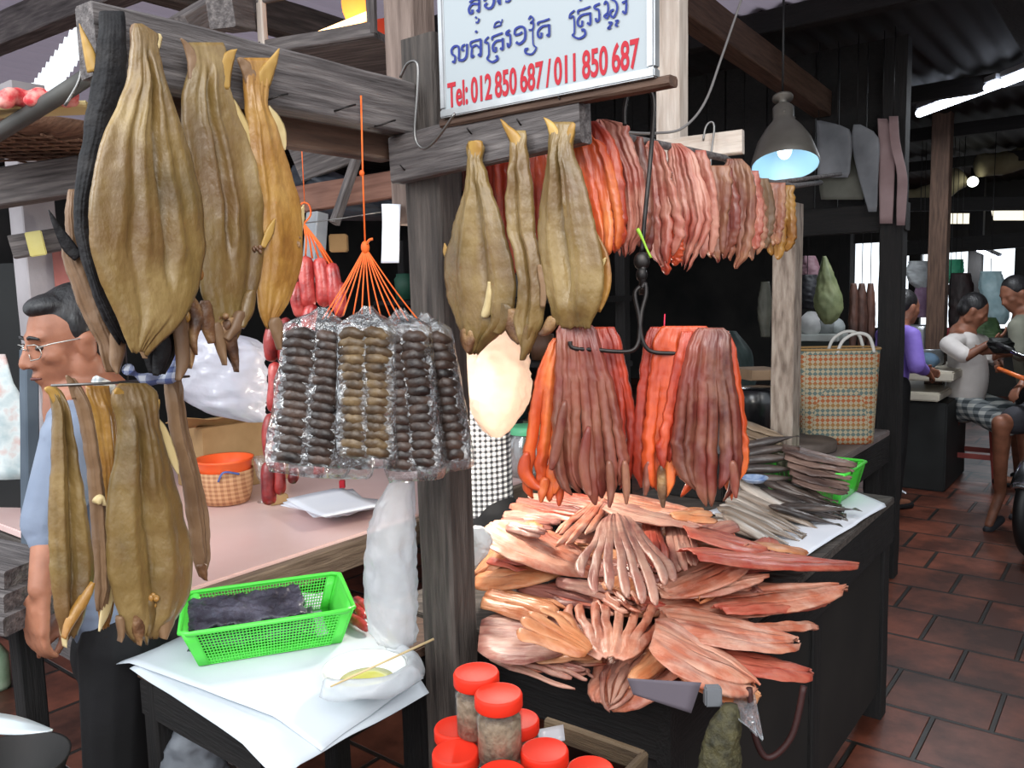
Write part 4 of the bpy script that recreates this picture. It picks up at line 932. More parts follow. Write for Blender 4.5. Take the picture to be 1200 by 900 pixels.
def lay_slim(x0, y0, x1, y1, z0, z1, wpx, mat, seed, label, group, hr=.5):
    p0, p1 = onz(x0, y0, z0), onz(x1, y1, z1); L = (p1-p0).length
    W = wpx/abs_proj((p0+p1)/2, Z.cross((p1-p0).normalized()).normalized())
    o = slim_fish(L, W, W*hr, seed, mat).build('slender_dried_fish', mat, None, frame(p0, p1))
    return T(o, label, 'dried fish', group)
def lay_d(x0, y0, d0, x1, y1, d1, wpx, mat, seed, label, group, hr=.5):
    p0, p1 = P(x0, y0, d0), P(x1, y1, d1); L = (p1-p0).length
    W = wpx/abs_proj((p0+p1)/2, Z.cross((p1-p0).normalized()).normalized())
    W = min(W, L*.2)
    o = slim_fish(L, W, W*hr, seed, mat).build('slender_dried_fish', mat, None, frame(p0, p1))
    return T(o, label, 'dried fish', group)
# fifteen pale slender fish laid side by side
for i in range(15):
    f = i/14; j = (i*7 % 15)/14
    lay_d(lerp(862, 836, f)+r_.uniform(-5, 5), lerp(566, 608, f), lerp(2.78, 2.4, f), lerp(976, 926, f)+r_.uniform(-8, 8), lerp(612, 648, f)+r_.uniform(-3, 3), lerp(2.60, 2.30, f)-.004*(i % 3), 12, sil, 500+i, 'slender silvery dried fish laid in a row beside the white cloth', 'slender silver fish')
lay_d(846, 604, 2.36, 932, 649, 2.26, 12, sil, 530, 'pale silver fish lying topmost across the silver row', None)
lay_d(864, 562, 2.72, 970, 628, 2.48, 12, sil, 531, 'slender fish at the upper end of the silver row, its back raised', None)
# dark fish heap
for i in range(16):
    f = i/15
    lay_d(lerp(900, 874, r_.random())+26*f, lerp(584, 560, f)+r_.uniform(-6, 6), lerp(2.68, 2.8, f), lerp(978, 1000, r_.random())-8*f, lerp(612, 584, f), lerp(2.60, 2.72, f)-.01*(i % 3), 15, drk, 540+i, 'dark slender smoked fish in the small heap behind the silver row', 'dark slender fish')
lay_d(912, 596, 2.58, 1006, 596, 2.60, 14, drk, 560, 'dark fish with its tail reaching out over the white cloth', None)
lay_d(900, 594, 2.56, 986, 614, 2.54, 14, drk, 561, 'dark fish lying lowest on the white cloth beside the silver tails', None)
for i, (x0, y0, x1, y1) in enumerate([(866,522,936,512),(868,532,938,524),(866,542,940,536),(866,552,938,548),(868,562,938,558)]):
    lay_d(x0, y0, 2.86-.02*i, x1, y1, 2.84-.02*i, 14, drk, 570+i, 'thick black smoked fish in the stack left of the brown flat ones', 'stacked black fish', .8)
mb = MB(); mb.abox(1.42, 1.74, -.24, .0, .797, .90, .004)
T(mb.build('low_crate', wood_soot), 'low dark crate hidden under the stacked black fish', 'crate')
pbm = M('pale_brown_fish', (104, 84, 66), (146, 126, 104), rough=.5, scale=16, bump=.4, stretch=(.2, 1, 1))
for i in range(4):
    p0, p1 = P(862, 494+9*i, 3.0-.02*i), P(912, 514+8*i, 2.95-.02*i)
    o = fan_fish((p1-p0).length*1.1, .08, 2, 580+i, 'leaf', .01, 0).build('flat_brown_fish', pbm, None, frame(p0, p1))
    T(o, 'light brown flat fish stacked against the side post', 'dried fish', 'light brown fish by the post')
# small green basket with flat brown fish on top
grn = M('bright_green_plastic', (70, 206, 60), (96, 226, 84), rough=.35, scale=3, coat=.2)
def plastic_basket(name, mt, lx, ly, h, label, wall_holes=True, nx=30, nz=8):
    """rectangular pierced basket: solid rim, corners and base, lattice walls; flaring upwards, rounded corners"""
    r = thing(name, mt.translation, label, 'basket', None, mt.to_3x3())
    fl = .84
    def w(u, z, side):          # point on wall, u in [-1,1]
        s = lerp(fl, 1, z/h)
        return {0: Vector((u*lx/2*s, -ly/2*s, z)), 1: Vector((lx/2*s, u*ly/2*s, z)), 2: Vector((-u*lx/2*s, ly/2*s, z)), 3: Vector((-lx/2*s, -u*ly/2*s, z))}[side]
    W_ = lambda v: mt @ v
    for side in range(4):
        ln = lx if side % 2 == 0 else ly; nn = nx if side % 2 == 0 else max(4, int(nx*ly/lx))
        mb = MB(); c = min(.86, 1-.05/ln)
        for sgn in (-1, 1):       # solid corners
            mb.grid(lambda u, v: W_(w(sgn*lerp(c, 1, u), h*v, side)), 5, 4, .0022)
        if side % 2 == 0:
            vs_ = [(-c + 2*c*i/nn) for i in range(nn+1)]
            for u in vs_: mb.tube([W_(w(u, z, side)) for z in (0, h*.5, h*.94)], .00125, 4, False)
            for k in range(nz+1): mb.tube([W_(w(u, h*.94*k/nz, side)) for u in (-c, 0, c)], .00125, 4, False)
        else: mb.grid(lambda u, v: W_(w(lerp(-c, c, u), h*v, side)), 6, 4, .0022)
        mb.build('side_wall', grn, r)
    mb = MB(); ring = []
    for side in range(4):
        for u in (-.9, -.3, .3, .9): ring.append(w(u, h, side))
    mb.tube([W_(v+Vector((v.x*.02, v.y*.02, 0))) for v in ring], .0055, 8, closed=True); mb.build('rim', grn, r)
    mb = MB(); mb.grid(lambda u, v: W_(Vector((lerp(-1, 1, u)*lx/2*fl, lerp(-1, 1, v)*ly/2*fl, .002))), 8, 6, -.002); mb.build('base', grn, r)
    return r
gx = onz(1012, 545, .86)
gb0 = onz(990, 592, .81)
mt = Matrix((V, U, Z)).transposed().to_4x4(); mt.translation = gb0+U*.12-V*.14
plastic_basket('green_basket', mt, .28, .26, .105, 'bright green plastic tray at the back of the fish table under flat brown fish', nx=14, nz=4)
for i in range(5):
    p0 = P(916+3*i, 526+9*i, 2.84-.02*i); p1 = P(1002-2*i, 548+8*i, 2.78-.02*i)
    o = fan_fish((p1-p0).length, .15, 3, 600+i, 'leaf', .009, -.004, arch=.014).build('flat_brown_fish', brn, None, frame(p0, p1))
    T(o, 'large flat brown fish layered on the small green tray', 'dried fish', 'flat brown fish on the small tray')
ds = MB(); ds.lathe([(.0, .004), (.03, .004), (.042, .016), (.044, .02), (.042, .02), (.03, .008), (0, .007)], Matrix.Translation(P(884, 566, 2.66)))
T(ds.build('small_dish', M('blue_white_china', (190, 204, 220), (90, 120, 170), rough=.2, scale=30)), 'small blue and white dish among the dark fish', 'dish')
# ================================================================ packs of smoked fish on orange twine
smk = M('smoked_fish_skin', (44, 34, 24), (84, 66, 46), (128, 106, 74), rough=.4, scale=20, bump=.4, bscale=60, coat=.15)
smk2 = M('dark_smoked_skin', (26, 20, 18), (54, 42, 36), (84, 66, 56), rough=.4, scale=20, bump=.4, bscale=60, coat=.15)
wrap = film_mat('clear_plastic_wrap', (220, 224, 228), .16, .09, .75, 1.0, 34, .06)
def smoked_fish(cx, cz, w, h, dy, seed):
    r = random.Random(seed); pts = []; rs = []
    for i in range(9):
        t = i/8; pts.append(Vector((cx+(t-.5)*w, dy-.016*math.sin(math.pi*t)-.004*r.random(), cz+h*.35*math.sin(math.pi*t+.3)+h*.1*r.uniform(-1, 1)))); rs.append(h*(.34+.32*math.sin(math.pi*min(1, .12+t*.82))))
    return pts, rs
def pack(label, cpx, toppx, botpx, wpx, rows, lean, seed, d, mat):
    """plastic pack: top/bottom centre in pixels, width"""
    pt, pb = P(cpx[0], toppx, d), P(cpx[1], botpx, d)
    ax = (pt-pb); H = ax.length; W = wpx/FPX*d
    zx = ax.normalized(); xx = (cr-zx*cr.dot(zx)).normalized(); yy = zx.cross(xx)
    rot = Matrix((xx, yy, zx)).transposed()
    t_ = thing('smoked_fish_pack', pb, label, 'food pack', None, rot); mt = WM[t_.name]
    r = random.Random(seed)
    hh = H*.82/rows
    for i in range(rows):
        for c in (-1, 1):
            pts, rs = smoked_fish(c*W*.2+r.uniform(-.002, .002), H*.04+hh*(i+.5), W*.52, hh*1.25, -.006, seed*100+i*2+c)
            mb = MB(); mb.tube([mt @ p for p in pts], rs, 7); mb.build('smoked_fish', mat, t_)
    # inner stack body so that the pack is not hollow
    for c in (-1, 1):
        mb = MB(); mb.tube([mt @ Vector((c*W*.2, .01, H*k)) for k in (.04, .3, .6, .88)], [W*.21]*4, 10); mb.build('fish_backs', smk2, t_)
    mb = MB(); vs = []; fs = []; N = 26; SG = 30
    for i in range(N):
        t = i/(N-1)
        pr = lerp(.60, .54, t) if t < .86 else .56*(1-.86*smooth01((t-.86)/.14))
        if t < .06: pr *= .88+.12*t/.06
        for k in range(SG):
            an = 2*math.pi*k/SG; cx_ = math.copysign(abs(math.cos(an))**.6, math.cos(an)); sy = math.copysign(abs(math.sin(an))**.6, math.sin(an))
            w = 1+.07*noise.noise(Vector((math.cos(an)*2.5, math.sin(an)*2.5+seed, t*5)))+.05*noise.noise(Vector((math.cos(an)*7, math.sin(an)*7, t*12+seed)))
            vs.append(mt @ Vector((W*pr*cx_*w, .002+.032*sy*w*(pr/.6), H*(-.02+1.06*t)+.006*noise.noise(Vector((an*2, seed, t*3))))))
    for i in range(N-1):
        for k in range(SG): fs.append((i*SG+k, i*SG+(k+1) % SG, (i+1)*SG+(k+1) % SG, (i+1)*SG+k))
    fs.append(tuple(range(SG-1, -1, -1)))
    mb.add(vs, fs); mb.build('plastic_wrap', wrap, t_)
    return t_
pack('leftmost wrapped pack of smoked fish, tilted, with a loose wide plastic wrap', (378, 360), 368, 552, 82, 15, 0, 1, 1.50, smk2)
pack('wrapped pack of smoked fish in the middle whose pale ribs show most clearly', (431, 431), 366, 544, 64, 15, 0, 2, 1.46, smk)
pack('third wrapped smoked fish pack from the left, reddish brown and leaning right', (470, 488), 370, 558, 62, 15, 0, 3, 1.48, smk2)
pack('rightmost wrapped pack of dark smoked fish leaning against the post', (498, 526), 374, 548, 54, 14, 0, 4, 1.53, smk2)
pack('smoked fish pack half hidden behind the ribbed middle one', (412, 410), 380, 556, 46, 15, 0, 5, 1.57, smk2)
tw = thing('orange_twine', P(428, 290, 1.5), 'orange twine tied to the beam that carries the wrapped smoked fish packs', 'twine')
kn = P(428, 290, 1.5)
mb = MB(); tp_ = onpl(423, 112, q(0, .012), V); mb.tube([tp_, P(425, 200, 1.5), kn], .0018, 6); mb.build('hanging_cord', string_o, tw)
mb = MB(); mb.ell(kn, (.008, .008, .012), None, 12, 8); mb.tube(cat_([kn, P(432, 282, 1.49), P(437, 280, 1.49)], 8), .0025, 6); mb.build('knot', string_o, tw)
mb = MB(); mb.ell(P(424, 203, 1.5), (.005, .005, .006), None, 10, 6); mb.build('small_knot', string_o, tw)
for i, (x, y) in enumerate([(378,374),(384,373),(392,372),(402,370),(414,369),(424,368),(434,368),(446,370),(458,373),(468,374),(478,376),(494,380)]):
    mb = MB(); e = P(x, y, 1.5 if x < 480 else 1.53); m = kn.lerp(e, .5)+Vector((0, -.004, -.004)); mb.tube(cat_([kn, m, e], 8), .0015, 5); mb.build('strand', string_o, tw)

# ================================================================ red sausages
sau = M('red_sausage', (130, 30, 30), (186, 62, 58), (220, 110, 100), rough=.3, scale=26, coat=.45, bump=.3, bscale=80, lo=.3, hi=.72)
sau_d = M('dark_red_sausage', (92, 22, 24), (146, 40, 38), (176, 66, 58), rough=.32, scale=24, coat=.4, bump=.3, bscale=80)
def sausage(x0, y0, x1, y1, wpx, d, mat, label, group=None, seed=0):
    a, b = P(x0, y0, d), P(x1, y1, d); r = wpx/FPX*d/2; m = (a+b)/2+Vector((.004*math.sin(seed), -.004, 0)); pts = cat_([a, m, b], 15); rs = []
    for i in range(15):
        t = i/14; rs.append(r*max(.16, (1-abs(2*t-1)**4)**.5)*(1+.06*math.sin(seed+t*9)))
    o = MB().tube(pts, rs, 12).build('sausage', mat); return T(o, label, 'sausage', group)
SG_ = 'red sausages hanging in the string'
for i, (x0, y0, x1, y1, w) in enumerate([(358,300,362,362,19),(374,302,380,360,18),(388,308,392,362,18),(398,330,398,372,15),(349,330,352,372,16),(366,355,362,398,17)]):
    sausage(x0, y0, x1, y1, w, 1.72, sau, 'bright red sausage in the upper bunch under the orange cords', 'upper bunch of sausages', i)
for i, (x0, y0, x1, y1, w) in enumerate([(322,376,318,424,18),(336,372,334,428,17),(346,378,344,420,15)]):
    sausage(x0, y0, x1, y1, w, 1.76, sau_d, 'darker sausage hanging just below the upper bunch, left of the plastic pack', 'middle sausages', i+10)
sausage(322, 424, 320, 484, 17, 1.74, sau, 'single bright sausage in front of the dark ones beside the plastic pack', None, 20)
for i, (x0, y0, x1, y1, w) in enumerate([(318,484,317,540,16),(316,540,316,592,18),(327,536,328,580,14),(372,535,372,560,12),(345,548,342,566,12)]):
    sausage(x0, y0, x1, y1, w, 1.78, sau_d, 'dark red sausage at the bottom of the hanging sausage string', 'lower sausages', i+30)
sc = thing('sausage_twine', P(356, 258, 1.72), 'orange cords with a loop holding the bunch of red sausages', 'cord')
for i, (x, y) in enumerate([(358,302),(366,303),(374,304),(382,306),(390,309),(397,328)]):
    mb = MB(); mb.tube([P(356, 262, 1.72), P((356+x)/2+2, (262+y)/2, 1.715), P(x, y, 1.72)], .0022, 6); mb.build('strand', string_o, sc)
mb = MB(); mb.tube(cat_([P(356, 262, 1.72), P(364, 252, 1.72), P(362, 240, 1.72), P(354, 238, 1.72), P(350, 248, 1.72), P(356, 262, 1.72)], 20), .002, 6); mb.build('loop', string_o, sc)
mb = MB(); a = P(357, 238, 1.72); mb.tube([a, Vector((a.x, a.y, 1.9))], .0012, 6); mb.build('cord', string_o, sc)

# ================================================================ white paper table
ZT = .791
def on_table(x, y, z=ZT): return onz(x, y, z)
def sheet(name, cs, label, lift, seed, mat, n=26):
    c = [on_table(*k) for k in cs]; mb = MB()
    def f(u, v):
        p = c[0].lerp(c[1], u).lerp(c[3].lerp(c[2], u), v); d = p-BASE; a = d.dot(U); b = d.dot(V)
        out = max(0, -.445-a)+max(0, b+.055)+max(0, -.495-b)
        p.z = ZT+lift-out*.28+.0035*noise.noise(p*9+Vector((seed, 0, 0)))*(1+8*out)
        return p
    mb.grid(f, n, n, -.0012); return T(mb.build(name, mat), label, 'paper')
wpaper = M('white_paper_sheet', (190, 197, 203), (206, 212, 218), rough=.65, scale=3)
sheet('paper_sheet', [(152,784),(326,893),(502,796),(390,690)], 'lower sheet of white paper whose corner points down at the front', .003, 3, wpaper)
sheet('paper_sheet', [(136,775),(376,866),(496,786),(330,672)], 'upper sheet of white paper under the green basket and the bowl', .009, 5, wpaper)
ZP = ZT+.013
FL, FRp = onz(233, 780, ZP), onz(399, 753, ZP)
xd = (FRp-FL).normalized(); yd = Z.cross(xd).normalized()
bl = (FRp-FL).length/.84; rimF, rimB = onz(412, 711, ZP+.075), onz(391, 670, ZP+.075)
bw_ = max(.16, (rimB-rimF).dot(yd))
mt = Matrix((xd, yd, Z)).transposed().to_4x4(); mt.translation = (FL+FRp)/2+yd*bw_*.42
plastic_basket('green_basket', mt, bl, bw_, .078, 'large bright green pierced basket holding slabs of dark dried meat', nx=42, nz=11)
meat = M('dark_dried_meat', (30, 28, 36), (58, 56, 68), (92, 90, 104), rough=.36, scale=16, bump=1, bscale=40, coat=.25)
def slab_meat(c, L, Wd, rotz, seed, label, tilt=0., th=.012):
    mb = MB(); mt_ = mt @ Matrix.Translation(c) @ Matrix.Rotation(rotz, 4, 'Z') @ Matrix.Rotation(tilt, 4, 'X')
    def f(u, v):
        x = (u-.5)*L*(1+.05*noise.noise(Vector((v*5, seed, 0)))); y = (v-.5)*Wd*(1+.14*noise.noise(Vector((u*5, seed, 4))))
        z = .006*noise.noise(Vector((x*26, y*26, seed)))+.005*noise.noise(Vector((x*60, y*60, seed)))+.003*noise.noise(Vector((x*130, y*130, seed)))
        return mt_ @ Vector((x, y, z))
    mb.grid(f, 60, 30, th); o = mb.build('meat_slab', meat); return T(o, label, 'dried meat')
slab_meat((-.045, .02, .066), bl*.72, bw_*.55, .02, 1, 'upper slab of wrinkled dark dried meat resting on the green basket rim', .12)
slab_meat((-.03, -.01, .03), bl*.74, bw_*.62, -.05, 2, 'lower slab of dark dried meat deeper in the green basket')
mb = MB(); mb.grid(lambda u, v: mt @ Vector((lerp(.02, bl*.36, u), lerp(-bw_*.3, bw_*.3, v), .012+.006*noise.noise(Vector((u*3, v*3, 2))))), 14, 14, .002)
T(mb.build('paper_scrap', wpaper), 'white paper scrap in the right end of the green basket', 'paper')
# bowl of yellow sauce inside a plastic bag, chopstick
bowl_m = M('white_plastic_bowl', (226, 230, 226), rough=.3, coat=.2)
bp_ = onz(428, 806, ZP); bwl = thing('sauce_bowl', bp_, 'white bowl with pale yellow sauce on the front paper', 'bowl')
BRr = 50/FPX*1.52
mb = MB(); mb.lathe([(0, .002), (BRr*.55, .002), (BRr*.8, .016), (BRr, .04), (BRr*1.02, .042), (BRr*.98, .042), (BRr*.78, .02), (BRr*.5, .008), (0, .008)], Matrix.Translation(bp_), 40); mb.build('bowl_body', bowl_m, bwl)
mb = MB(); mb.lathe([(0, .019), (BRr*.4, .0192), (BRr*.66, .0185), (BRr*.6, .014), (0, .012)], Matrix.Translation(bp_+Vector((.004, -.004, 0))), 30); mb.build('sauce', M('yellow_sauce', (190, 190, 70), (214, 206, 110), rough=.15, scale=20, coat=.5), bwl)
mb = MB(); mb.tube([P(388, 812, 1.46)+Vector((0, 0, .012)), P(508, 749, 1.6)], [.0018, .0026], 8)
T(mb.build('chopstick', M('bamboo', (196, 168, 120), (218, 196, 150), rough=.5, scale=20)), 'bamboo stick lying across the sauce bowl', 'stick')
bagm = bag_mat('milky_plastic_bag', (232, 236, 240), .4)
mb = MB()
cs = [P(470, 760, 1.56), P(512, 752, 1.6), P(478, 800, 1.54), P(400, 826, 1.47)]
def bagf(u, v):
    an = lerp(-2.2, 1.2, u); R1 = BRr*lerp(1.04, 1.45, v)
    p = bp_+Vector((R1*math.cos(an), R1*math.sin(an)*.9, .044+.016*math.sin(v*3)-.02*v*v+.006*noise.noise(Vector((u*7, v*4, 1))))); return p
mb.grid(bagf, 40, 10, .0008); T(mb.build('plastic_bag', bagm), 'thin plastic bag spread around the sauce bowl', 'plastic bag')
for i, (x0, y0, x1, y1) in enumerate([(408,708,428,724),(406,722,432,738),(416,702,432,716)]):
    a, b = onz(x0, y0, ZP+.012), onz(x1, y1, ZP+.012)
    pts = cat_([a, (a+b)/2+Vector((0, 0, .004)), b], 13); rs = [.011*max(.2, (1-abs(2*k/12-1)**4)**.5) for k in range(13)]
    T(MB().tube(pts, rs, 10).build('sausage', sau), 'short red sausage lying on the paper to the right of the green basket', 'sausage', 'sausages on the paper')
# crumpled milky bag standing against the post
def crumple_bag(name, prof, mat, label, seed, d, depth=.05, cat='plastic bag'):
    """bag traced as rows (y, xl, xr) with real depth"""
    mb = MB(); N = 34; SG = 36; vs = []; fs = []
    for i in range(N):
        t = i/(N-1); y, xl, xr = rows_at(prof, t); c = P((xl+xr)/2, y, d); w = (xr-xl)/2/FPX*d
        dep = min(depth, w*.8)
        for k in range(SG):
            an = 2*math.pi*k/SG; nd = Vector((math.cos(an), math.sin(an), t*2))
            f = 1+.16*noise.noise(nd*1.6+Vector((seed, 0, 0)))+.14*(.5-abs(noise.noise(nd*3.2+Vector((0, seed, 0))))*2)+.07*(.5-abs(noise.noise(nd*8+Vector((seed, 0, 2))))*2)
            vs.append(c+cr*w*math.cos(an)*f+Vector((0, 1, 0))*dep*math.sin(an)*f)
    for i in range(N-1):
        for k in range(SG): fs.append((i*SG+k, i*SG+(k+1) % SG, (i+1)*SG+(k+1) % SG, (i+1)*SG+k))
    fs.append(tuple(range(SG-1, -1, -1))); fs.append(tuple((N-1)*SG+k for k in range(SG)))
    mb.add(vs, fs); return T(mb.build(name, mat), label, cat)
crumple_bag('plastic_bag', [(565,456,486),(600,436,486),(650,428,486),(700,428,488),(735,432,490),(752,442,488)], bag_mat('hazy_plastic_bag', (226, 230, 236), .42), 'tall crumpled milky plastic bag standing left of the post', 3, 1.66, .05)
crumple_bag('plastic_bag', [(386,238,246),(400,226,300),(430,216,310),(460,216,312),(480,240,312),(494,290,310)], bag_mat('opaque_white_bag', (228, 228, 238), .88, .35), 'white plastic bag hanging behind the large yellow fish', 5, 2.05, .07)
# ================================================================ things on the pink counter
CZ = .801
wick = checker('woven_straw', (206, 160, 120), (164, 112, 80), 46, 60, axes=(0, 2), rough=.7, cross=(190, 140, 100))
bk = thing('straw_basket', onz(268, 592, CZ), 'small round straw basket lined with an orange plastic sieve', 'basket')
bc = onz(266, 588, CZ); bR = 38/FPX*2.6
mb = MB(); mb.lathe([(0, .004), (bR*.8, .004), (bR*.88, .03), (bR*.97, .08), (bR, .125), (bR*.96, .125), (bR*.92, .08), (bR*.82, .03), (bR*.7, .012), (0, .012)], Matrix.Translation(bc), 40); mb.build('basket_body', wick, bk)
mb = MB(); mb.tube(cat_([bc+Vector((bR*.1, -bR*1.0, .10)), bc+Vector((bR*.35, -bR*1.08, .135)), bc+Vector((bR*.75, -bR*.72, .12))], 12), .004, 6); mb.build('blue_handle', M('blue_cord', (90, 110, 170), rough=.5), bk)
org = M('orange_plastic', (240, 84, 30), (250, 112, 60), rough=.35, scale=10)
mb = MB(); mb.lathe([(bR*.6, .10), (bR*.86, .13), (bR*.97, .165), (bR*1.03, .168), (bR*1.03, .160), (bR*.95, .155), (bR*.9, .10)], Matrix.Translation(bc), 40)
T(mb.build('orange_sieve', org), 'orange plastic sieve nested in the straw basket', 'sieve')
card = M('brown_cardboard', (150, 116, 74), (182, 148, 104), rough=.8, scale=6)
mb = MB()
b0 = onz(228, 575, CZ)+U*.35
p1, p2 = P(222, 530, 3.25), P(318, 505, 3.5)
mb.bar(Vector((p1.x, p1.y, .93)), Vector((p2.x, p2.y, .93)), .26, .258)
mb.grid(lambda u, v: Vector((lerp(p1.x, p2.x, u), lerp(p1.y, p2.y, u)-.10-.10*v, 1.05+.05*math.sin(v*1.5)+.01*math.sin(u*9))), 10, 5, .003)
T(mb.build('cardboard_box', card), 'open brown cardboard box behind the straw basket', 'box')
pst = thing('paper_stack', onz(395, 588, CZ), 'untidy stack of white papers on the pink counter', 'paper stack')
for i in range(7):
    c = onz(392, 590, CZ+.004+.010*i)
    mb = MB(); rt = Matrix.Rotation(R_(38+r_.uniform(-22, 22)), 3, 'Z'); w = .15; l = .105
    mb.grid(lambda u, v: c+rt @ Vector((lerp(-l, l, u), lerp(-w, w, v), .004*math.sin(u*3+i)*(v)+.01*(v-.5)**2*i*.5)), 8, 8, .004); mb.build('paper', paper, pst)
mb = MB(); c = onz(398, 575, CZ+.05); mb.box(c+Vector((0, .05, .012)), (.02, .02, .03), None, .002); T(mb.build('red_tag', red_ink), 'small red tag standing behind the paper stack', 'tag')
glass = film_mat('clear_glass', (230, 236, 236), .05, .06, .6, .0, 10, .06)
gp = onz(310, 588, CZ); mb = MB(); mb.lathe([(0, 0), (.026, 0), (.026, .004), (.012, .012), (.008, .06), (.024, .1), (.032, .17), (.03, .17), (.022, .102), (.006, .062), (.0, .06)], Matrix.Translation(gp), 24)
T(mb.build('tall_glass', glass), 'tall clear stemmed glass beside the straw basket', 'glass')
mb = MB(); c = onz(325, 590, CZ); mb.box(c+Vector((0, 0, .018)), (.07, .05, .035), Matrix.Rotation(.6, 3, 'Z'), .004); T(mb.build('small_box', card), 'little cardboard box under the lowest sausage', 'box')
jar_g = film_mat('clear_jar_plastic', (220, 228, 226), .08, .04, .5, .1, 10, .1)
jp = onz(618, 556, CZ); j = thing('glass_jar', jp, 'tall clear jar with a mint green lid on the far end of the counter', 'jar')
s_ = (jp-CAMP).dot(cf)/FPX
mb = MB(); mb.lathe([(0, 0), (22*s_, 0), (24*s_, .01), (24*s_, 42*s_), (18*s_, 48*s_), (18*s_, 50*s_), (17*s_, 50*s_), (17*s_, 47*s_), (22.5*s_, 41*s_), (22*s_, .012), (0, .006)], Matrix.Translation(jp), 28); mb.build('jar_body', jar_g, j)
mb = MB(); mb.lathe([(20*s_, 49*s_), (20*s_, 57*s_), (18*s_, 58*s_), (0, 58*s_)], Matrix.Translation(jp), 28); mb.build('jar_lid', M('mint_green_lid', (110, 206, 150), rough=.4), j)
mb = MB(); c = onz(590, 545, CZ)+U*.25; mb.box(c+Vector((0, 0, .08)), (.12, .09, .16), Matrix.Rotation(.5, 3, 'Z'), .01)
T(mb.build('tin_box', M('olive_tin', (70, 84, 60), (96, 104, 80), rough=.5, scale=6)), 'olive brown tin standing behind the green lidded jar', 'tin')
crumple_bag('plastic_bag', [(618,548,566),(630,548,576),(648,550,572),(662,550,560)], M('opaque_white_bag2', (220, 222, 220), rough=.4, bump=.6, bscale=14), 'small white bag wedged between the post and the fish heap', 9, 1.85, .05)
# ================================================================ jars with red lids, in front
lidm = M('red_plastic_lid', (204, 36, 18), (218, 50, 28), rough=.55, scale=6, spec=.25)
fill = M('grey_brown_ground_fish', (98, 82, 66), (122, 104, 85), (142, 124, 104), rough=.9, scale=110, bump=.5, bscale=120)
jarp = film_mat('clear_plastic_jar', (226, 230, 226), .1, .01, .16, .05, 10, .0)
def jar(x, ytop, d, label, hjar=.105, R=.036):
    top = P(x, ytop, d); base = top-Vector((0, 0, hjar)); t_ = thing('red_lidded_jar', base, label, 'jar')
    m = Matrix.Translation(base); h = hjar
    mb = MB(); mb.lathe([(0, 0), (R*.86, 0), (R*.94, .006), (R*.96, .012), (R*.96, h*.70), (R*.86, h*.76), (R*.86, h*.86), (R*.83, h*.86), (R*.83, h*.76), (R*.925, h*.69), (R*.925, .012), (0, .004)], m, 36); mb.build('jar_body', jarp, t_)
    mb = MB(); mb.lathe([(0, .005), (R*.90, .007), (R*.905, h*.64), (R*.7, h*.665), (0, h*.67)], m, 30); mb.build('filling', fill, t_)
    mb = MB(); n = 72; prof = [(R*.97, h*.80), (R*1.0, h*.82), (R*1.0, h*.965), (R*.96, h*.995), (R*.9, h*1.0), (R*.86, h*.992), (0, h*.992)]
    mb.lathe(prof, m, n); mb.build('jar_lid', lidm, t_); return t_
jar(558, 787, 1.28, 'red lidded jar at the back left of the top pair')
jar(584, 812, 1.22, 'red lidded jar of ground fish standing foremost on top of the others')
jar(535, 851, 1.31, 'jar with red lid peeping out at the left behind the top pair')
jar(606, 842, 1.33, 'jar half hidden behind the right side of the foremost jar')
jar(534, 880, 1.24, 'lower red lidded jar at the left front corner of the lower tier')
jar(638, 878, 1.22, 'lower red lidded jar just right of the foremost jar')
jar(588, 906, 1.16, 'red jar lid at the bottom edge below the foremost jar')
jar(692, 900, 1.24, 'red lidded jar lowest at the right beside the wooden tray')
jar(640, 900, 1.36, 'red lidded jar behind the lower right ones')
ty = thing('wooden_tray', P(690, 878, 1.36), 'shallow wooden tray edge to the right of the red lidded jars', 'tray')
plank('tray_side', P(640, 852, 1.46), P(754, 892, 1.36), .014, .035, M('raw_tray_wood', (66, 52, 38), (104, 86, 64), rough=.7, scale=6, bump=.3, stretch=(1.2, 12, 12)), ty, seed=81)
plank('tray_end', P(754, 894, 1.36), P(720, 930, 1.2), .014, .035, bpy.data.materials['raw_tray_wood'], ty, seed=82)
mb = MB(); c = [P(630, 856, 1.4), P(660, 850, 1.42), P(662, 868, 1.38), P(632, 874, 1.36)]
mb.grid(lambda u, v: c[0].lerp(c[1], u).lerp(c[3].lerp(c[2], u), v), 4, 4, .002); T(mb.build('clear_card', M('clear_card_plastic', (210, 210, 216), rough=.15, alpha=.6)), 'little clear plastic card between the jars and the tray', 'card')
# low stand that carries the jars
st = thing('jar_stand', onz(600, 900, .45), 'low dark wooden stand carrying the red lidded jars', 'stand')
jb = P(600, 880, 1.26)
rtz = Matrix.Rotation(-.35, 3, 'Z')
mb = MB(); mb.box(Vector((jb.x+.03, jb.y, .735-.02-.018)), (.42, .42, .03), rtz, .004); mb.build('stand_top', wood_dark, st)
for sx in (-1, 1):
    for sy in (-1, 1):
        mb = MB(); o_ = rtz @ Vector((sx*.18, sy*.18, 0)); mb.box(Vector((jb.x+.03+o_.x, jb.y+o_.y, .34)), (.04, .04, .68), rtz, .003); mb.build('leg', wood_soot, st)
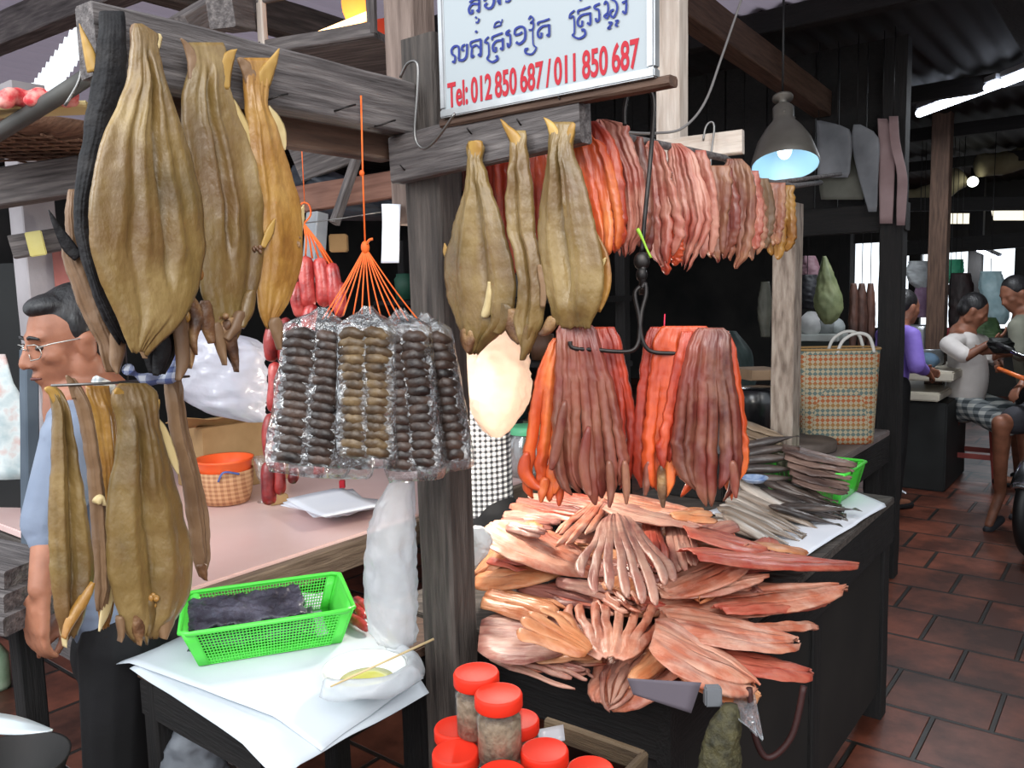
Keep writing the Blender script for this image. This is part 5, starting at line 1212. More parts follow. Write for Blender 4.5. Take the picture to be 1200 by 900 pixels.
# ================================================================ people
skin = M('warm_skin', (132, 84, 62), (170, 114, 88), rough=.5, scale=14, sss=.08, bump=.1, bscale=60)
skin2 = M('tanned_skin', (110, 70, 52), (146, 96, 74), rough=.5, scale=14, sss=.06)
hair_m = M('black_hair', (14, 13, 14), (40, 38, 40), rough=.45, scale=30, stretch=(1, 1, .3), bump=.4, bscale=90)
def remeshed(mb, name, mat, parent, voxel=.008, smooth=4):
    o = mb.build(name, mat, parent, fix=False)
    m = o.modifiers.new('r', 'REMESH'); m.mode = 'VOXEL'; m.voxel_size = voxel; m.use_smooth_shade = True
    s_ = o.modifiers.new('s', 'SMOOTH'); s_.iterations = smooth; s_.factor = .5
    dg = bpy.context.evaluated_depsgraph_get(); me = bpy.data.meshes.new_from_object(o.evaluated_get(dg))
    o.modifiers.clear(); old = o.data; o.data = me; bpy.data.meshes.remove(old)
    if not me.materials: me.materials.append(mat)
    return o
def hand(mb, wr, d, n, s=1., side=1, curl=.5):
    """palm, five bent fingers of unequal length and a thumb from the side of the palm; d along the fingers, n out of the back of the hand"""
    d = d.normalized(); n = (n-d*n.dot(d)).normalized(); x = d.cross(n)*side
    pc = wr+d*.045*s
    mb.ell(pc, (.016*s+.0, .016*s, .016*s), None, 10, 8)
    for k in (-1, -.33, .33, 1): mb.caps(wr+x*k*.012*s, wr+d*.085*s+x*k*.028*s, .013*s, .0115*s, 8)
    for k, L in ((-1, .062), (-.33, .072), (.33, .078), (1, .068)):
        a = wr+d*.085*s+x*k*.029*s; b = a+(d*math.cos(curl*.5)-n*math.sin(curl*.5))*L*.5*s
        c = b+(d*math.cos(curl*1.3)-n*math.sin(curl*1.3))*L*.3*s; e = c+(d*math.cos(curl*1.9)-n*math.sin(curl*1.9))*L*.22*s
        mb.caps(a, b, .0095*s, .009*s, 8); mb.caps(b, c, .0088*s, .0082*s, 8); mb.caps(c, e, .008*s, .007*s, 8)
    a = wr+d*.028*s+x*.026*s; b = a+(d*.7+x*.75-n*.2).normalized()*.036*s; c = b+(d*.95+x*.2-n*.35).normalized()*.032*s
    mb.caps(wr+d*.02*s, a, .014*s, .0125*s, 8); mb.caps(a, b, .0125*s, .0105*s, 8); mb.caps(b, c, .0102*s, .0085*s, 8)
def head_mesh(mb, c, fwd, s=1., up=Z, nose=1.):
    f = fwd.normalized(); y = up.cross(f).normalized(); z = f.cross(y); rt = Matrix((f, y, z)).transposed()
    W = lambda x_, y_, z_: c+rt @ Vector((x_, y_, z_))*s
    E_ = lambda p, r: mb.ell(W(*p), tuple(k*s for k in r), rt, 18, 12)
    E_((-.012, 0, .022), (.098, .076, .092)); E_((.03, 0, -.035), (.062, .060, .080)); E_((.046, 0, -.085), (.040, .042, .032)); E_((.066, 0, -.104), (.020, .024, .017))
    E_((.072, 0, .022), (.020, .052, .016)); E_((.052, .040, -.022), (.030, .026, .022)); E_((.052, -.040, -.022), (.030, .026, .022))
    mb.caps(W(.084, 0, .012), W(.108, 0, -.032), .010*s, .0125*s, 10); E_((.096, .013, -.036), (.012, .010, .009)); E_((.096, -.013, -.036), (.012, .010, .009))
    E_((.086, 0, -.062), (.012, .026, .008)); E_((.083, 0, -.074), (.012, .023, .008))
    for k in (-1, 1):
        E_((-.008, .078*k, -.012), (.022, .010, .032)); E_((-.012, .084*k, .004), (.020, .009, .016)); E_((.066, .032*k, .000), (.016, .018, .011)); E_((-.006, .058*k, -.06), (.035, .018, .04))
    return W, rt
def person(name, J, label, fwd, hf, s=1., vox=.009, shirt=None, pants=None, sleeve=.5, leg=1., skin_=skin, shoe=None, hair_pts=None, torso=(.165, .11), up=Z, hands=None, belly=0):
    r = thing(name, Vector((J['hip'].x, J['hip'].y, 0)), label, 'person')
    f = fwd.normalized(); y = Z.cross(f).normalized()
    mb = MB(); W, rt = head_mesh(mb, J['head'], hf, s, up)
    nk = J['neck']; mb.caps(J['head']+rt @ Vector((-.02, 0, -.06))*s, nk, .052*s, .056*s)
    mb.caps(nk, J['hip'], .10*s, .11*s)
    for k in 'LR':
        if 'sh'+k not in J: continue
        mb.caps(nk, J['sh'+k], .06*s, .05*s)
        mb.caps(J['sh'+k], J['el'+k], .046*s, .037*s); mb.caps(J['el'+k], J['wr'+k], .037*s, .025*s)
        d = (J['wr'+k]-J['el'+k]).normalized(); h = (hands or {}).get(k, {})
        hand(mb, J['wr'+k], h.get('d', d), h.get('n', f), s, h.get('side', 1 if k == 'L' else -1), h.get('curl', .6))
    for k in 'LR':
        if 'kn'+k in J:
            hp_ = J['hip']+y*(.085*s*(1 if k == 'L' else -1)); mb.caps(hp_, J['kn'+k], .075*s, .053*s); mb.caps(J['kn'+k], J['an'+k], .052*s, .034*s)
            if 'toe'+k in J: mb.caps(J['an'+k]-Vector((0, 0, .02)), J['toe'+k], .034*s, .026*s)
    remeshed(mb, 'body', skin_, r, vox)
    hb = MB()
    for p, q_ in (hair_pts or [((-.028, 0, .036), (.098, .084, .094)), ((-.06, 0, -.01), (.062, .078, .07))]): hb.ell(W(*p), tuple(k*s for k in q_), rt, 24, 16)
    remeshed(hb, 'hair', hair_m, r, vox*.8)
    if shirt:
        sb = MB(); sh = nk-Vector((0, 0, .035*s)); rt2 = Matrix((f, y, Z)).transposed(); hip = J['hip']+Vector((0, 0, .0))
        for i in range(19):
            t = i/18; c = sh.lerp(hip, t); w = torso[0]*(1-.10*math.sin(math.pi*t*.9)) if t > .05 else torso[0]*.85
            sb.ell(c+f*belly*math.sin(math.pi*t), (torso[1]*(.82+.3*math.sin(math.pi*t*.8)), w, .085*s), rt2, 20, 10)
        for k in 'LR':
            if 'sh'+k not in J: continue
            sb.caps(sh, J['sh'+k], .075*s, .066*s); e = J['sh'+k].lerp(J['el'+k], min(1, sleeve*2)); sb.caps(J['sh'+k], e, .064*s, .060*s)
            if sleeve > .5: sb.caps(J['el'+k], J['el'+k].lerp(J['wr'+k], sleeve*2-1), .054*s, .042*s)
        remeshed(sb, 'shirt', shirt, r, vox)
    if pants:
        pb_ = MB(); rt2 = Matrix((f, y, Z)).transposed(); pb_.ell(J['hip']-Vector((0, 0, .04)), (.125*s, .17*s, .13*s), rt2)
        for k in 'LR':
            if 'kn'+k not in J: continue
            hp_ = J['hip']+y*(.085*s*(1 if k == 'L' else -1))
            if leg >= 1:
                pb_.caps(hp_, J['kn'+k], .096*s, .076*s); pb_.caps(J['kn'+k], J['kn'+k].lerp(J['an'+k], min(1, leg-.06)), .076*s, .066*s)
            else: pb_.caps(hp_, hp_.lerp(J['kn'+k], leg), .1*s, .088*s)
        remeshed(pb_, 'trousers' if leg >= 1 else 'shorts', pants, r, vox)
    if shoe:
        for k in 'LR':
            if 'toe'+k in J:
                sb = MB(); a, b = J['an'+k], J['toe'+k]; m = (a+b)/2; sb.caps(Vector((a.x, a.y, .03))-(b-a).normalized()*.03, Vector((b.x, b.y, .028))+(b-a).normalized()*.02, .03, .03); o = remeshed(sb, 'shoe', shoe, r, vox)
    return r, W, rt, J
def G(v, z): return Vector((v.x, v.y, z))
# --- the man behind the hanging fish, looking left
D = 1.86
shirt_w = M('pale_blue_white_shirt', (112, 124, 144), (134, 144, 162), rough=.75, scale=8, bump=.2, bscale=20)
dark_t = M('black_trousers', (9, 9, 10), (20, 19, 22), rough=.8, scale=8, bump=.3, bscale=20)
hip = P(150, 735, D+.06); J = dict(head=P(83, 399, D), neck=P(104, 474, D+.03), hip=hip,
  shL=P(86, 512, D-.14), elL=P(60, 610, D-.16), wrL=P(48, 690, D-.22), shR=P(112, 502, D+.16), elR=P(84, 610, D+.10), wrR=P(92, 712, D-.06))
fw = Vector((-.95, -.30, 0)); yy = Z.cross(fw.normalized())
J['knL'] = G(hip+fw*.03+yy*.09, .48); J['anL'] = G(hip-fw*.02+yy*.1, .07); J['toeL'] = G(hip+fw*.14+yy*.1, .04)
J['knR'] = G(hip+fw*.03-yy*.09, .48); J['anR'] = G(hip-fw*.02-yy*.1, .07); J['toeR'] = G(hip+fw*.14-yy*.1, .04)
hf = Vector((-.70, -.71, -.16))
r, W, rt, _ = person('person', J, 'man in glasses looking left behind the lower row of hanging yellow fish', fw, hf, .98, .0055, shirt_w, dark_t, .62, 1., skin, M('dark_sandal', (30, 24, 22), rough=.7),
  hair_pts=[((-.034, 0, .046), (.100, .080, .086)), ((-.050, 0, .0), (.062, .083, .075)), ((.02, 0, .086), (.06, .058, .03)), ((-.004, .066, .03), (.022, .018, .04)), ((-.004, -.066, .03), (.022, .018, .04))],
  hands={'L': dict(d=Vector((-.15, -.1, -1)), n=Vector((-.5, -.9, 0)), curl=.5), 'R': dict(d=Vector((-.75, -.35, -.55)), n=Vector((-.2, -.5, .8)), curl=.75)})
s_ = .98
gl = MB(); gm = M('thin_metal_frame', (190, 188, 182), rough=.3, metal=.9)
for k in (-1, 1):
    pts = [W(.100-.006*abs(math.cos(t))-.012*(1 if math.cos(t)*k > .3 else 0), .033*k+.024*math.cos(t), .0+.017*math.sin(t)-.006) for t in [i*2*math.pi/20 for i in range(20)]]
    gl.tube(pts, .0013, 5, closed=True)
    gl.tube([W(.088, .056*k, .004), W(.06, .074*k, .008), W(-.01, .088*k, .008), W(-.025, .086*k, -.006)], .0015, 5)
gl.tube([W(.098, -.010, 0), W(.104, 0, .004), W(.098, .010, 0)], .0013, 5); BODY = [c for c in r.children if c.name.startswith('body')][0]; gl.build('glasses', gm, r)
mb = MB()
for k in (-1, 1): mb.ell(W(.074, .033*k, .000), (.012*s_, .014*s_, .0075*s_), rt, 14, 10)
mb.build('eye', M('dark_eye', (50, 36, 30), rough=.3), BODY)
mb = MB()
for k in (-1, 1): mb.tube(cat_([W(.090, .014*k, .022), W(.091, .034*k, .027), W(.078, .054*k, .021)], 10), [.002+.0022*math.sin(i/9*3.1) for i in range(10)], 6)
mb.build('eyebrow', hair_m, BODY)
mb = MB(); mb.tube(cat_([W(.086, -.022, -.068), W(.099, 0, -.067), W(.086, .022, -.068)], 12), [.002+.002*math.sin(i/11*3.1) for i in range(12)], 6); mb.build('mouth', M('dark_lips', (96, 52, 46), rough=.5), BODY)
col = MB(); col.tube(cat_([P(112, 446, D-.10), P(126, 452, D-.06), P(134, 460, D+.02), P(128, 466, D+.12)], 12), [.012]*12, 8); col.build('patterned_collar', checker('striped_collar', (214, 214, 208), (150, 156, 160), 90, axes=(0, 2)), r)
# --- person in a black and white checked blouse behind the post
D = 2.56
chk = checker('houndstooth_check', (226, 226, 222), (36, 36, 40), 62, axes=(0, 2), rough=.8, cross=(120, 120, 122))
hip = P(556, 604, D); fw = Vector((.55, .85, 0)); yy = Z.cross(fw.normalized())
J = dict(head=P(548, 385, D+.03), neck=P(550, 442, D), hip=hip, shR=P(578, 470, D-.10), elR=P(574, 535, D-.02), wrR=P(582, 546, D+.22), shL=P(526, 468, D+.12), elL=P(512, 535, D+.2), wrL=P(530, 560, D+.4))
for k, g_ in (('L', 1), ('R', -1)): J['kn'+k] = G(hip+yy*.09*g_, .46); J['an'+k] = G(hip+yy*.09*g_, .08); J['toe'+k] = G(hip+yy*.09*g_+fw*.12, .04)
person('person', J, 'person in black and white checked blouse standing behind the post, arm on the counter', fw, Vector((.5, .85, -.2)), .92, .008, chk, dark_t, .42, 1., skin, M('dark_slipper', (26, 24, 26), rough=.7), torso=(.145, .10))
# --- woman in purple at the white slab
D = 5.6
pur = M('purple_blouse', (104, 82, 164), (134, 112, 196), rough=.7, scale=6, bump=.2, bscale=16)
hip = P(1040, 452, D); fw = Vector((.9, .3, 0)); yy = Z.cross(fw.normalized())
J = dict(head=P(1062, 360, D), neck=P(1050, 384, D), hip=hip, shR=P(1068, 394, D-.2), elR=P(1074, 428, D-.26), wrR=P(1088, 438, D-.1), shL=P(1036, 393, D+.16), elL=P(1052, 428, D+.22), wrL=P(1080, 434, D+.1))
for k, g_ in (('L', 1), ('R', -1)): J['kn'+k] = G(hip+yy*.09*g_, .46); J['an'+k] = G(hip+yy*.09*g_-fw*.03, .08); J['toe'+k] = G(hip+yy*.09*g_+fw*.12, .04)
person('person', J, 'woman in purple blouse with dark tied hair leaning on the white slab', fw, Vector((.95, .25, -.15)), .95, .011, pur, dark_t, .8, 1., skin2, M('dark_slipper2', (26, 24, 26), rough=.7), hair_pts=[((-.03, 0, .036), (.1, .085, .094)), ((-.09, 0, .0), (.05, .06, .06))], torso=(.15, .105))
# --- seated man in white polo and plaid shorts
D = 6.2
plaid = checker('grey_plaid', (186, 188, 184), (66, 74, 78), 20, axes=(1, 2), rough=.8, cross=(124, 130, 132))
polo = M('white_polo', (196, 190, 186), (216, 210, 206), rough=.75, scale=6, bump=.2, bscale=14)
sx, sy, sz = onz(1140, 560, 0); hip = P(1130, 470, D+.15); fw = Vector((.8, -.5, 0)); yy = Z.cross(fw.normalized())
J = dict(head=P(1142, 364, D-.06), neck=P(1128, 392, D), hip=hip, shR=P(1112, 404, D-.2), elR=P(1132, 418, D-.34), wrR=P(1160, 402, D-.4), shL=P(1150, 402, D+.12), elL=P(1170, 424, D+.02), wrL=P(1172, 430, D-.28))
J['knL'] = hip+fw*.36+yy*.12+Vector((0, 0, -.10)); J['knR'] = hip+fw*.30-yy*.14+Vector((0, 0, -.16)); J['anL'] = G(J['knL']+fw*.04, .08); J['anR'] = G(J['knR']-fw*.02, .08)
J['toeL'] = G(J['anL']+fw*.13, .04); J['toeR'] = G(J['anR']+fw*.13, .04)
person('person', J, 'seated man in white polo shirt and grey plaid shorts looking down at his hands', fw, Vector((.75, -.45, -.45)), 1.0, .011, polo, plaid, .42, .98, skin2, M('dark_slipper3', (26, 24, 26), rough=.7), torso=(.17, .13), belly=.03)
# --- man leaning in at the right edge
D = 6.0
olive = M('grey_olive_shirt', (104, 104, 92), (130, 130, 116), rough=.8, scale=6)
hip = P(1214, 452, D); fw = Vector((-.95, .1, 0)); yy = Z.cross(fw.normalized())
J = dict(head=P(1188, 344, D), neck=P(1204, 368, D), hip=hip, shL=P(1192, 384, D-.2), elL=P(1196, 414, D-.26), wrL=P(1168, 412, D-.2), shR=P(1204, 380, D+.2), elR=P(1194, 412, D+.24), wrR=P(1172, 416, D+.1))
for k, g_ in (('L', 1), ('R', -1)): J['kn'+k] = G(hip+yy*.09*g_, .46); J['an'+k] = G(hip+yy*.09*g_-fw*.03, .08); J['toe'+k] = G(hip+yy*.09*g_+fw*.12, .04)
person('person', J, 'dark haired man in grey olive shirt leaning in from the right edge', fw, Vector((-.9, -.1, -.45)), 1.0, .011, olive, dark_t, .5, 1., skin2, M('dark_slipper4', (26, 24, 26), rough=.7))
# --- seated person at the right edge, bare knee
D = 5.35
D = 5.0; hip = P(1240, 478, D+.1); fw = Vector((-.92, -.35, 0)); yy = Z.cross(fw.normalized())
J = dict(head=P(1236, 348, D+.1), neck=P(1236, 380, D+.12), hip=hip, shL=P(1218, 396, D-.1), elL=P(1216, 432, D-.12), wrL=P(1198, 450, D-.2), shR=P(1250, 396, D+.3), elR=P(1246, 432, D+.3), wrR=P(1216, 452, D+.1))
J['knL'] = P(1173, 496, D-.1); J['anL'] = P(1172, 576, D+.1); J['toeL'] = G(P(1160, 582, D+.06), .04); J['knR'] = P(1200, 492, D+.25); J['anR'] = P(1204, 570, D+.35); J['toeR'] = G(P(1190, 576, D+.3), .04)
person('person', J, 'seated person cut by the right edge, only bare knee and lower leg showing', fw, fw, 1.0, .011, M('slate_shirt', (80, 92, 104), rough=.8), M('charcoal_shorts', (34, 34, 40), (50, 50, 56), rough=.8, scale=6), .5, .8, skin2, M('grey_sandal', (44, 44, 48), rough=.7))
# ================================================================ lamps
lampm = M('grey_enamel_shade', (78, 74, 68), (100, 96, 90), rough=.45, metal=.3, scale=8)
lampin = M('white_enamel_inside', (150, 184, 200), rough=.4)
LD = 2.9
lc = P(920, 191, LD); kx = LD/FPX
lp = thing('pendant_lamp', lc, 'grey bell shaped pendant lamp hanging near the boarded wall', 'lamp')
ml = Matrix.Translation(lc) @ Matrix.Rotation(R_(-20), 4, 'X') @ Matrix.Rotation(R_(4), 4, 'Y')
mb = MB(); mb.lathe([(38*kx, -4*kx), (38.5*kx, 0), (37*kx, 6*kx), (31*kx, 26*kx), (22*kx, 42*kx), (13*kx, 54*kx), (12*kx, 58*kx), (12*kx, 72*kx), (8*kx, 76*kx), (0, 77*kx)], ml, 40); SHADE = mb.build('lamp_shade', lampm, lp)
mb = MB(); mb.lathe([(37.5*kx, -3.6*kx), (36*kx, 5*kx), (30*kx, 25*kx), (20*kx, 41*kx), (0, 48*kx)], ml, 40); mb.build('shade_lining', lampin, SHADE)
mb = MB(); mb.lathe([(5*kx, 76*kx), (5*kx, 82*kx), (12*kx, 84*kx), (12*kx, 87*kx), (4*kx, 89*kx), (0, 90*kx)], ml, 20)
mb.build('lamp_cap', lampm, lp); mb = MB()
for an in (.5, 2.4, 4.5): mb.tube([ml @ Vector((0, 0, 60*kx)), ml @ Vector((14*kx*math.cos(an-2.3), 14*kx*math.sin(an-2.3), 60*kx))], 2.0*kx, 8)
mb.build('bolts', lampm, SHADE)
mb = MB(); mb.tube([ml @ Vector((0, 0, 88*kx)), Vector(((ml @ Vector((0, 0, 88*kx))).x, (ml @ Vector((0, 0, 88*kx))).y, 2.7))], .004, 6); mb.build('cord', black_m, lp)
mb = MB(); mb.ell(ml @ Vector((0, 0, 18*kx)), (9*kx, 9*kx, 12*kx), None, 16, 10); mb.build('bulb', M('lit_bulb', (255, 255, 255), emit=(215, 240, 255), es=.9), lp)
o = light('pendant_glow', 'POINT', ml @ Vector((0, 0, 2*kx)), .7, (.82, .93, 1), .03); o.parent = lp; o.matrix_basis = Matrix.Translation(Vector((0, 0, 4*kx)))
# bare bulb behind the fish, and the bag in front of it
bl = thing('bare_bulb', P(556, 440, 2.12), 'glaring white bulb shining behind the yellow fish right of the post', 'lamp')
mb = MB(); bc_ = P(560, 442, 2.14); mb.ell(bc_, (.042, .042, .058), None, 20, 14); mb.build('bulb_glass', M('glaring_bulb', (255, 255, 255), emit=(255, 246, 226), es=8), bl)
mb = MB(); mb.lathe([(.016, .05), (.016, .10), (.006, .11)], Matrix.Translation(bc_), 14, True); mb.tube([bc_+Vector((0, 0, .1)), Vector((bc_.x, bc_.y, 2.7))], .003, 6); mb.build('holder', black_m, bl)
o = light('bulb_glow', 'POINT', bc_+Vector((0, -.0, -.07)), 15, (1, .93, .82), .05); o.parent = bl; o.matrix_basis = WM[bl.name].inverted() @ Matrix.Translation(bc_+Vector((0, -.02, -.075)))
crumple_bag('plastic_bag', [(384,562,604),(400,550,614),(430,544,620),(460,546,620),(485,554,610),(503,566,598),(512,576,588)], bag_mat('warm_milky_bag', (236, 214, 196), .85, .5), 'glowing white plastic bag hung in front of the bulb', 14, 1.93, .05)
# fluorescent tubes
tubem = M('lit_tube', (255, 255, 255), emit=(226, 236, 255), es=9)
def tube_light(p0, p1, label, energy, r=.026):
    t_ = thing('tube_light', (p0+p1)/2, label, 'lamp'); mb = MB(); mb.tube([p0, p1], r, 12); mb.build('lit_tube', tubem, t_)
    mb = MB(); mb.bar(p0+Z*.045, p1+Z*.045, .05, .035); mb.build('batten', M('tube_batten', (170, 172, 176), rough=.5) if 'tube_batten' not in bpy.data.materials else bpy.data.materials['tube_batten'], t_)
    mb = MB(); d = (p1-p0).normalized()
    for e in (p0, p1): mb.tube([e-d*.012+Z*.03, e-d*.012-Z*.02], .012, 8)
    mb.build('end_cap', bpy.data.materials['tube_batten'], t_)
    m = (p0+p1)/2
    l = bpy.data.lights.new('tube_glow', 'AREA'); l.energy = energy; l.color = (.9, .95, 1); l.shape = 'RECTANGLE'; l.size = (p1-p0).length; l.size_y = .05
    o = bpy.data.objects.new('tube_glow', l); COL.objects.link(o); o.parent = t_
    x = d; z = (Z-x*Z.dot(x)).normalized(); y = z.cross(x); mt = Matrix((x, y, z)).transposed().to_4x4(); mt.translation = m-Z*.03
    o.matrix_basis = WM[t_.name].inverted() @ mt
ta, tb_ = onz(1077, 133, 2.7), onz(1171, 98, 2.7)
tube_light(ta, tb_, 'long bright tube light under the dark roof at the right', 18)
tube_light(onz(1176, 97, 2.7), onz(1240, 72, 2.7), 'tube light at the right edge in line with the longer one', 14)
tube_light(P(1146, 292, 9.2), P(1172, 304, 9.0), 'short greenish tube light among the far stalls', 8)
tube_light(q(6.0, -2.6, 2.6), q(6.9, -2.6, 2.6), 'added tube light far behind the boarded wall, brightening the hall', 16)  # unseen fitting, added to lift the ambient light in the hall
mb = MB(); mb.ell(P(1140, 213, 8), (.05, .05, .05), None, 14, 10); T(mb.build('small_bulb', M('far_bulb', (255, 255, 255), emit=(235, 240, 225), es=6)), 'small bright bulb under the far rolled awning', 'lamp')

# ================================================================ overhead clutter
grey_c = M('faded_grey_card', (86, 88, 92), (124, 126, 130), rough=.7, scale=5)
pinkc = M('faded_pinkish_card', (116, 92, 92), (146, 124, 124), rough=.7, scale=5)
def hung(name, poly, d0, d1, mat, label, cat, th=.006, wall=False):
    """flat hanging sheet traced as rows (y, xl, xr), depth from d0 at its left to d1 at its right"""
    mb = MB(); x0 = min(r[1] for r in poly); x1 = max(r[2] for r in poly)
    def f(u, v):
        y, xl, xr = rows_at(poly, u); x = lerp(xl, xr, v); d = lerp(d0, d1, (x-x0)/max(1, x1-x0))
        return (onpl(x, y, q(d, 0), U) if wall else P(x, y, d))+Vector((0, .012*noise.noise(Vector((x*.05, y*.03, d0))), 0))
    mb.grid(f, 14, 10, th); o = T(mb.build(name, mat), label, cat)
    if wall:
        a = f(0, .5); c_ = MB(); c_.tube([a, Vector((a.x, a.y, RZ-.02))], .0025, 5); c_.build('cord', black_m, o)
    return o
hung('grey_sheet', [(141,957,962),(150,957,994),(200,958,996),(208,958,993)], 3.20, 3.20, grey_c, 'squarish grey sheet hanging leftmost on the boarded wall', 'sheet', wall=True)
hung('dark_sheet', [(170,962,1000),(200,960,1004),(220,960,1014),(234,962,1012)], 3.25, 3.25, M('drab_sack', (70, 70, 62), (98, 98, 90), rough=.8, scale=5), 'drab sheet hanging below the squarish grey one', 'sheet', wall=True)
hung('grey_sheet', [(146,1000,1008),(158,998,1028),(200,1004,1029),(240,1016,1028),(248,1018,1027)], 3.19, 3.19, grey_c, 'curved grey sheet in the middle of the boarded wall', 'sheet', wall=True)
hung('pink_sheet', [(139,1028,1040),(160,1029,1048),(220,1030,1048),(262,1031,1046)], 3.215, 3.215, pinkc, 'narrow pinkish sheet hanging right of the curved grey one', 'sheet', wall=True)
hung('pink_sheet', [(136,1042,1052),(166,1043,1054),(200,1051,1062),(240,1051,1062),(264,1051,1060)], 3.18, 3.18, pinkc, 'narrow pinkish sheet at the right end of the boarded wall', 'sheet', wall=True)
ww = MB(); ww.tube(cat_([P(690, 146, 1.6), P(735, 155, 1.9), P(770, 156, 2.1), P(800, 150, 2.15), P(826, 120, 2.2), P(846, 66, 2.3), P(868, 2, 2.4), P(880, -30, 2.4)], 50), .0035, 7)
T(ww.build('electric_wire', M('grey_cable', (120, 116, 114), rough=.6)), 'grey electric cable sagging from the sign up to the roof', 'wire')
# rolled awnings at the back right
awn = M('pale_straw_awning', (104, 94, 70), (130, 120, 94), rough=.8, scale=4)
for (x0, y0, x1, y1, d, r_s, lab) in [(1062, 236, 1124, 208, 8.2, .11, 'rolled straw coloured awning at the left of the far awnings'), (1148, 194, 1225, 172, 8.0, .11, 'rolled pale awning at the right edge below the tube light')]:
    mb = MB(); a, b = P(x0, y0, d), P(x1, y1, d); mb.tube(cat_([a, (a+b)/2-Z*.05, b], 12), [r_s*(1+.05*math.sin(i*1.9)) for i in range(12)], 12); T(mb.build('rolled_awning', awn), lab, 'awning')
bright = M('daylit_gap_sheet', (240, 236, 214), emit=(255, 246, 222), es=1.1)
for i, (poly, lab) in enumerate([([(250,1112,1140),(262,1112,1140)], 'bright daylit strip low under the far awnings'), ([(236,1160,1200),(250,1163,1200),(258,1165,1200)], 'bright daylit strip at the right edge under the far roof')]):
    hung('skylight_sheet', poly, 9.6, 9.7, bright, lab, 'skylight', .01)
for (x, y0, y1, d, w) in [(1100, 165, 432, 6.4, .13)]:
    c = P(x, 300, d); o = plank('market_post', Vector((c.x, c.y, 0)), Vector((c.x, c.y, RZ+.3)), w, w, wood_brown, up=V, seed=91); T(o, 'brownish post behind the far stall right of the woman in purple', 'post')
for (x, d, lab) in [(1145, 9.4, 'dark far post right of the small bulb'), (992, 10.2, 'thin dark far post between the bright openings')]:
    c = P(x, 260, d); o = plank('market_post', Vector((c.x, c.y, 0)), Vector((c.x, c.y, RZ+.3)), .14, .14, wood_soot, up=V, seed=92+x); T(o, lab, 'post')
struct(plank('trim_beam_right', P(1060, 240, 7.6), P(1215, 238, 7.2), .08, .12, wood_soot, seed=97))
struct(plank('trim_beam_low', P(1050, 292, 7.9), P(1215, 280, 7.6), .08, .14, wood_soot, seed=98))

# ================================================================ the bench, basket and far stalls
bsk_m = M('woven_basket_strips', (178, 160, 132), rough=.75); nt = bsk_m.node_tree; N = nt.nodes; L = nt.links; b_ = N['Principled BSDF']
tc = N.new('ShaderNodeTexCoord'); sp_ = N.new('ShaderNodeSeparateXYZ'); L.new(tc.outputs['Object'], sp_.inputs[0])
mp = N.new('ShaderNodeMapping'); mp.inputs['Rotation'].default_value = (0, R_(45), 0); L.new(tc.outputs['Object'], mp.inputs[0])
ck = N.new('ShaderNodeTexChecker'); ck.inputs['Scale'].default_value = 62; L.new(mp.outputs[0], ck.inputs['Vector'])
wv = N.new('ShaderNodeMath'); wv.operation = 'MULTIPLY'; wv.inputs[1].default_value = 10.5; L.new(sp_.outputs[2], wv.inputs[0])
fr = N.new('ShaderNodeMath'); fr.operation = 'FRACT'; L.new(wv.outputs[0], fr.inputs[0])
rp_ = N.new('ShaderNodeValToRGB'); rp_.color_ramp.interpolation = 'CONSTANT'; rp_.color_ramp.elements[0].color = lin((150, 80, 40)); rp_.color_ramp.elements[1].position = .4; rp_.color_ramp.elements[1].color = lin((84, 100, 96)); e = rp_.color_ramp.elements.new(.75); e.color = lin((138, 100, 54))
L.new(fr.outputs[0], rp_.inputs['Fac']); ck.inputs['Color1'].default_value = lin((158, 146, 120)); L.new(rp_.outputs[0], ck.inputs['Color2']); L.new(ck.outputs['Color'], b_.inputs['Base Color'])
bb = onz(978, 516, .802); BD = (bb-CAMP).dot(cf); kb = BD/FPX
wb = thing('woven_basket', bb, 'tall woven shopping basket with orange and grey diamonds on the bench', 'basket', None, Matrix.Rotation(R_(-8), 3, 'Z'))
wmt = WM[wb.name]; mb = MB(); N_ = 14; SGN = 40; vs = []; fs = []
Hb = 108*kb
for i in range(N_):
    t = i/(N_-1); hw = lerp(40, 46, t)*kb; hd = lerp(26, 22, t)*kb
    for k in range(SGN):
        an = 2*math.pi*k/SGN; cx_ = math.copysign(abs(math.cos(an))**.45, math.cos(an)); sy_ = math.copysign(abs(math.sin(an))**.45, math.sin(an))
        vs.append(wmt @ Vector((hw*cx_, hd*sy_, Hb*t+.004*math.sin(an*2)*t)))
for i in range(N_-1):
    for k in range(SGN): fs.append((i*SGN+k, i*SGN+(k+1) % SGN, (i+1)*SGN+(k+1) % SGN, (i+1)*SGN+k))
fs.append(tuple(range(SGN-1, -1, -1))); mb.add(vs, fs); BB = mb.build('basket_body', bsk_m, wb)
mb = MB(); mb.tube([wmt @ Vector((46*kb*math.copysign(abs(math.cos(a))**.45, math.cos(a)), 22*kb*math.copysign(abs(math.sin(a))**.45, math.sin(a)), Hb)) for a in [2*math.pi*k/40 for k in range(40)]], .006, 6, closed=True); mb.build('rim', M('basket_rim', (150, 116, 70), rough=.7), BB)
for sgn in (-1, 1):
    mb = MB(); mb.tube(cat_([wmt @ Vector((x*kb, sgn*21*kb, z*kb)) for x, z in ((-4, 104), (2, 118), (16, 126), (30, 122), (36, 104))], 20), .008, 8); mb.build('handle', M('white_cord_handle', (190, 188, 182), rough=.6), wb)
mb = MB(); cb = onz(962, 524, .802)+Vector((-.1, -.02, 0)); mb.lathe([(0, 0), (.15, 0), (.155, .005), (.155, .04), (.15, .045), (0, .045)], Matrix.Translation(cb), 32)
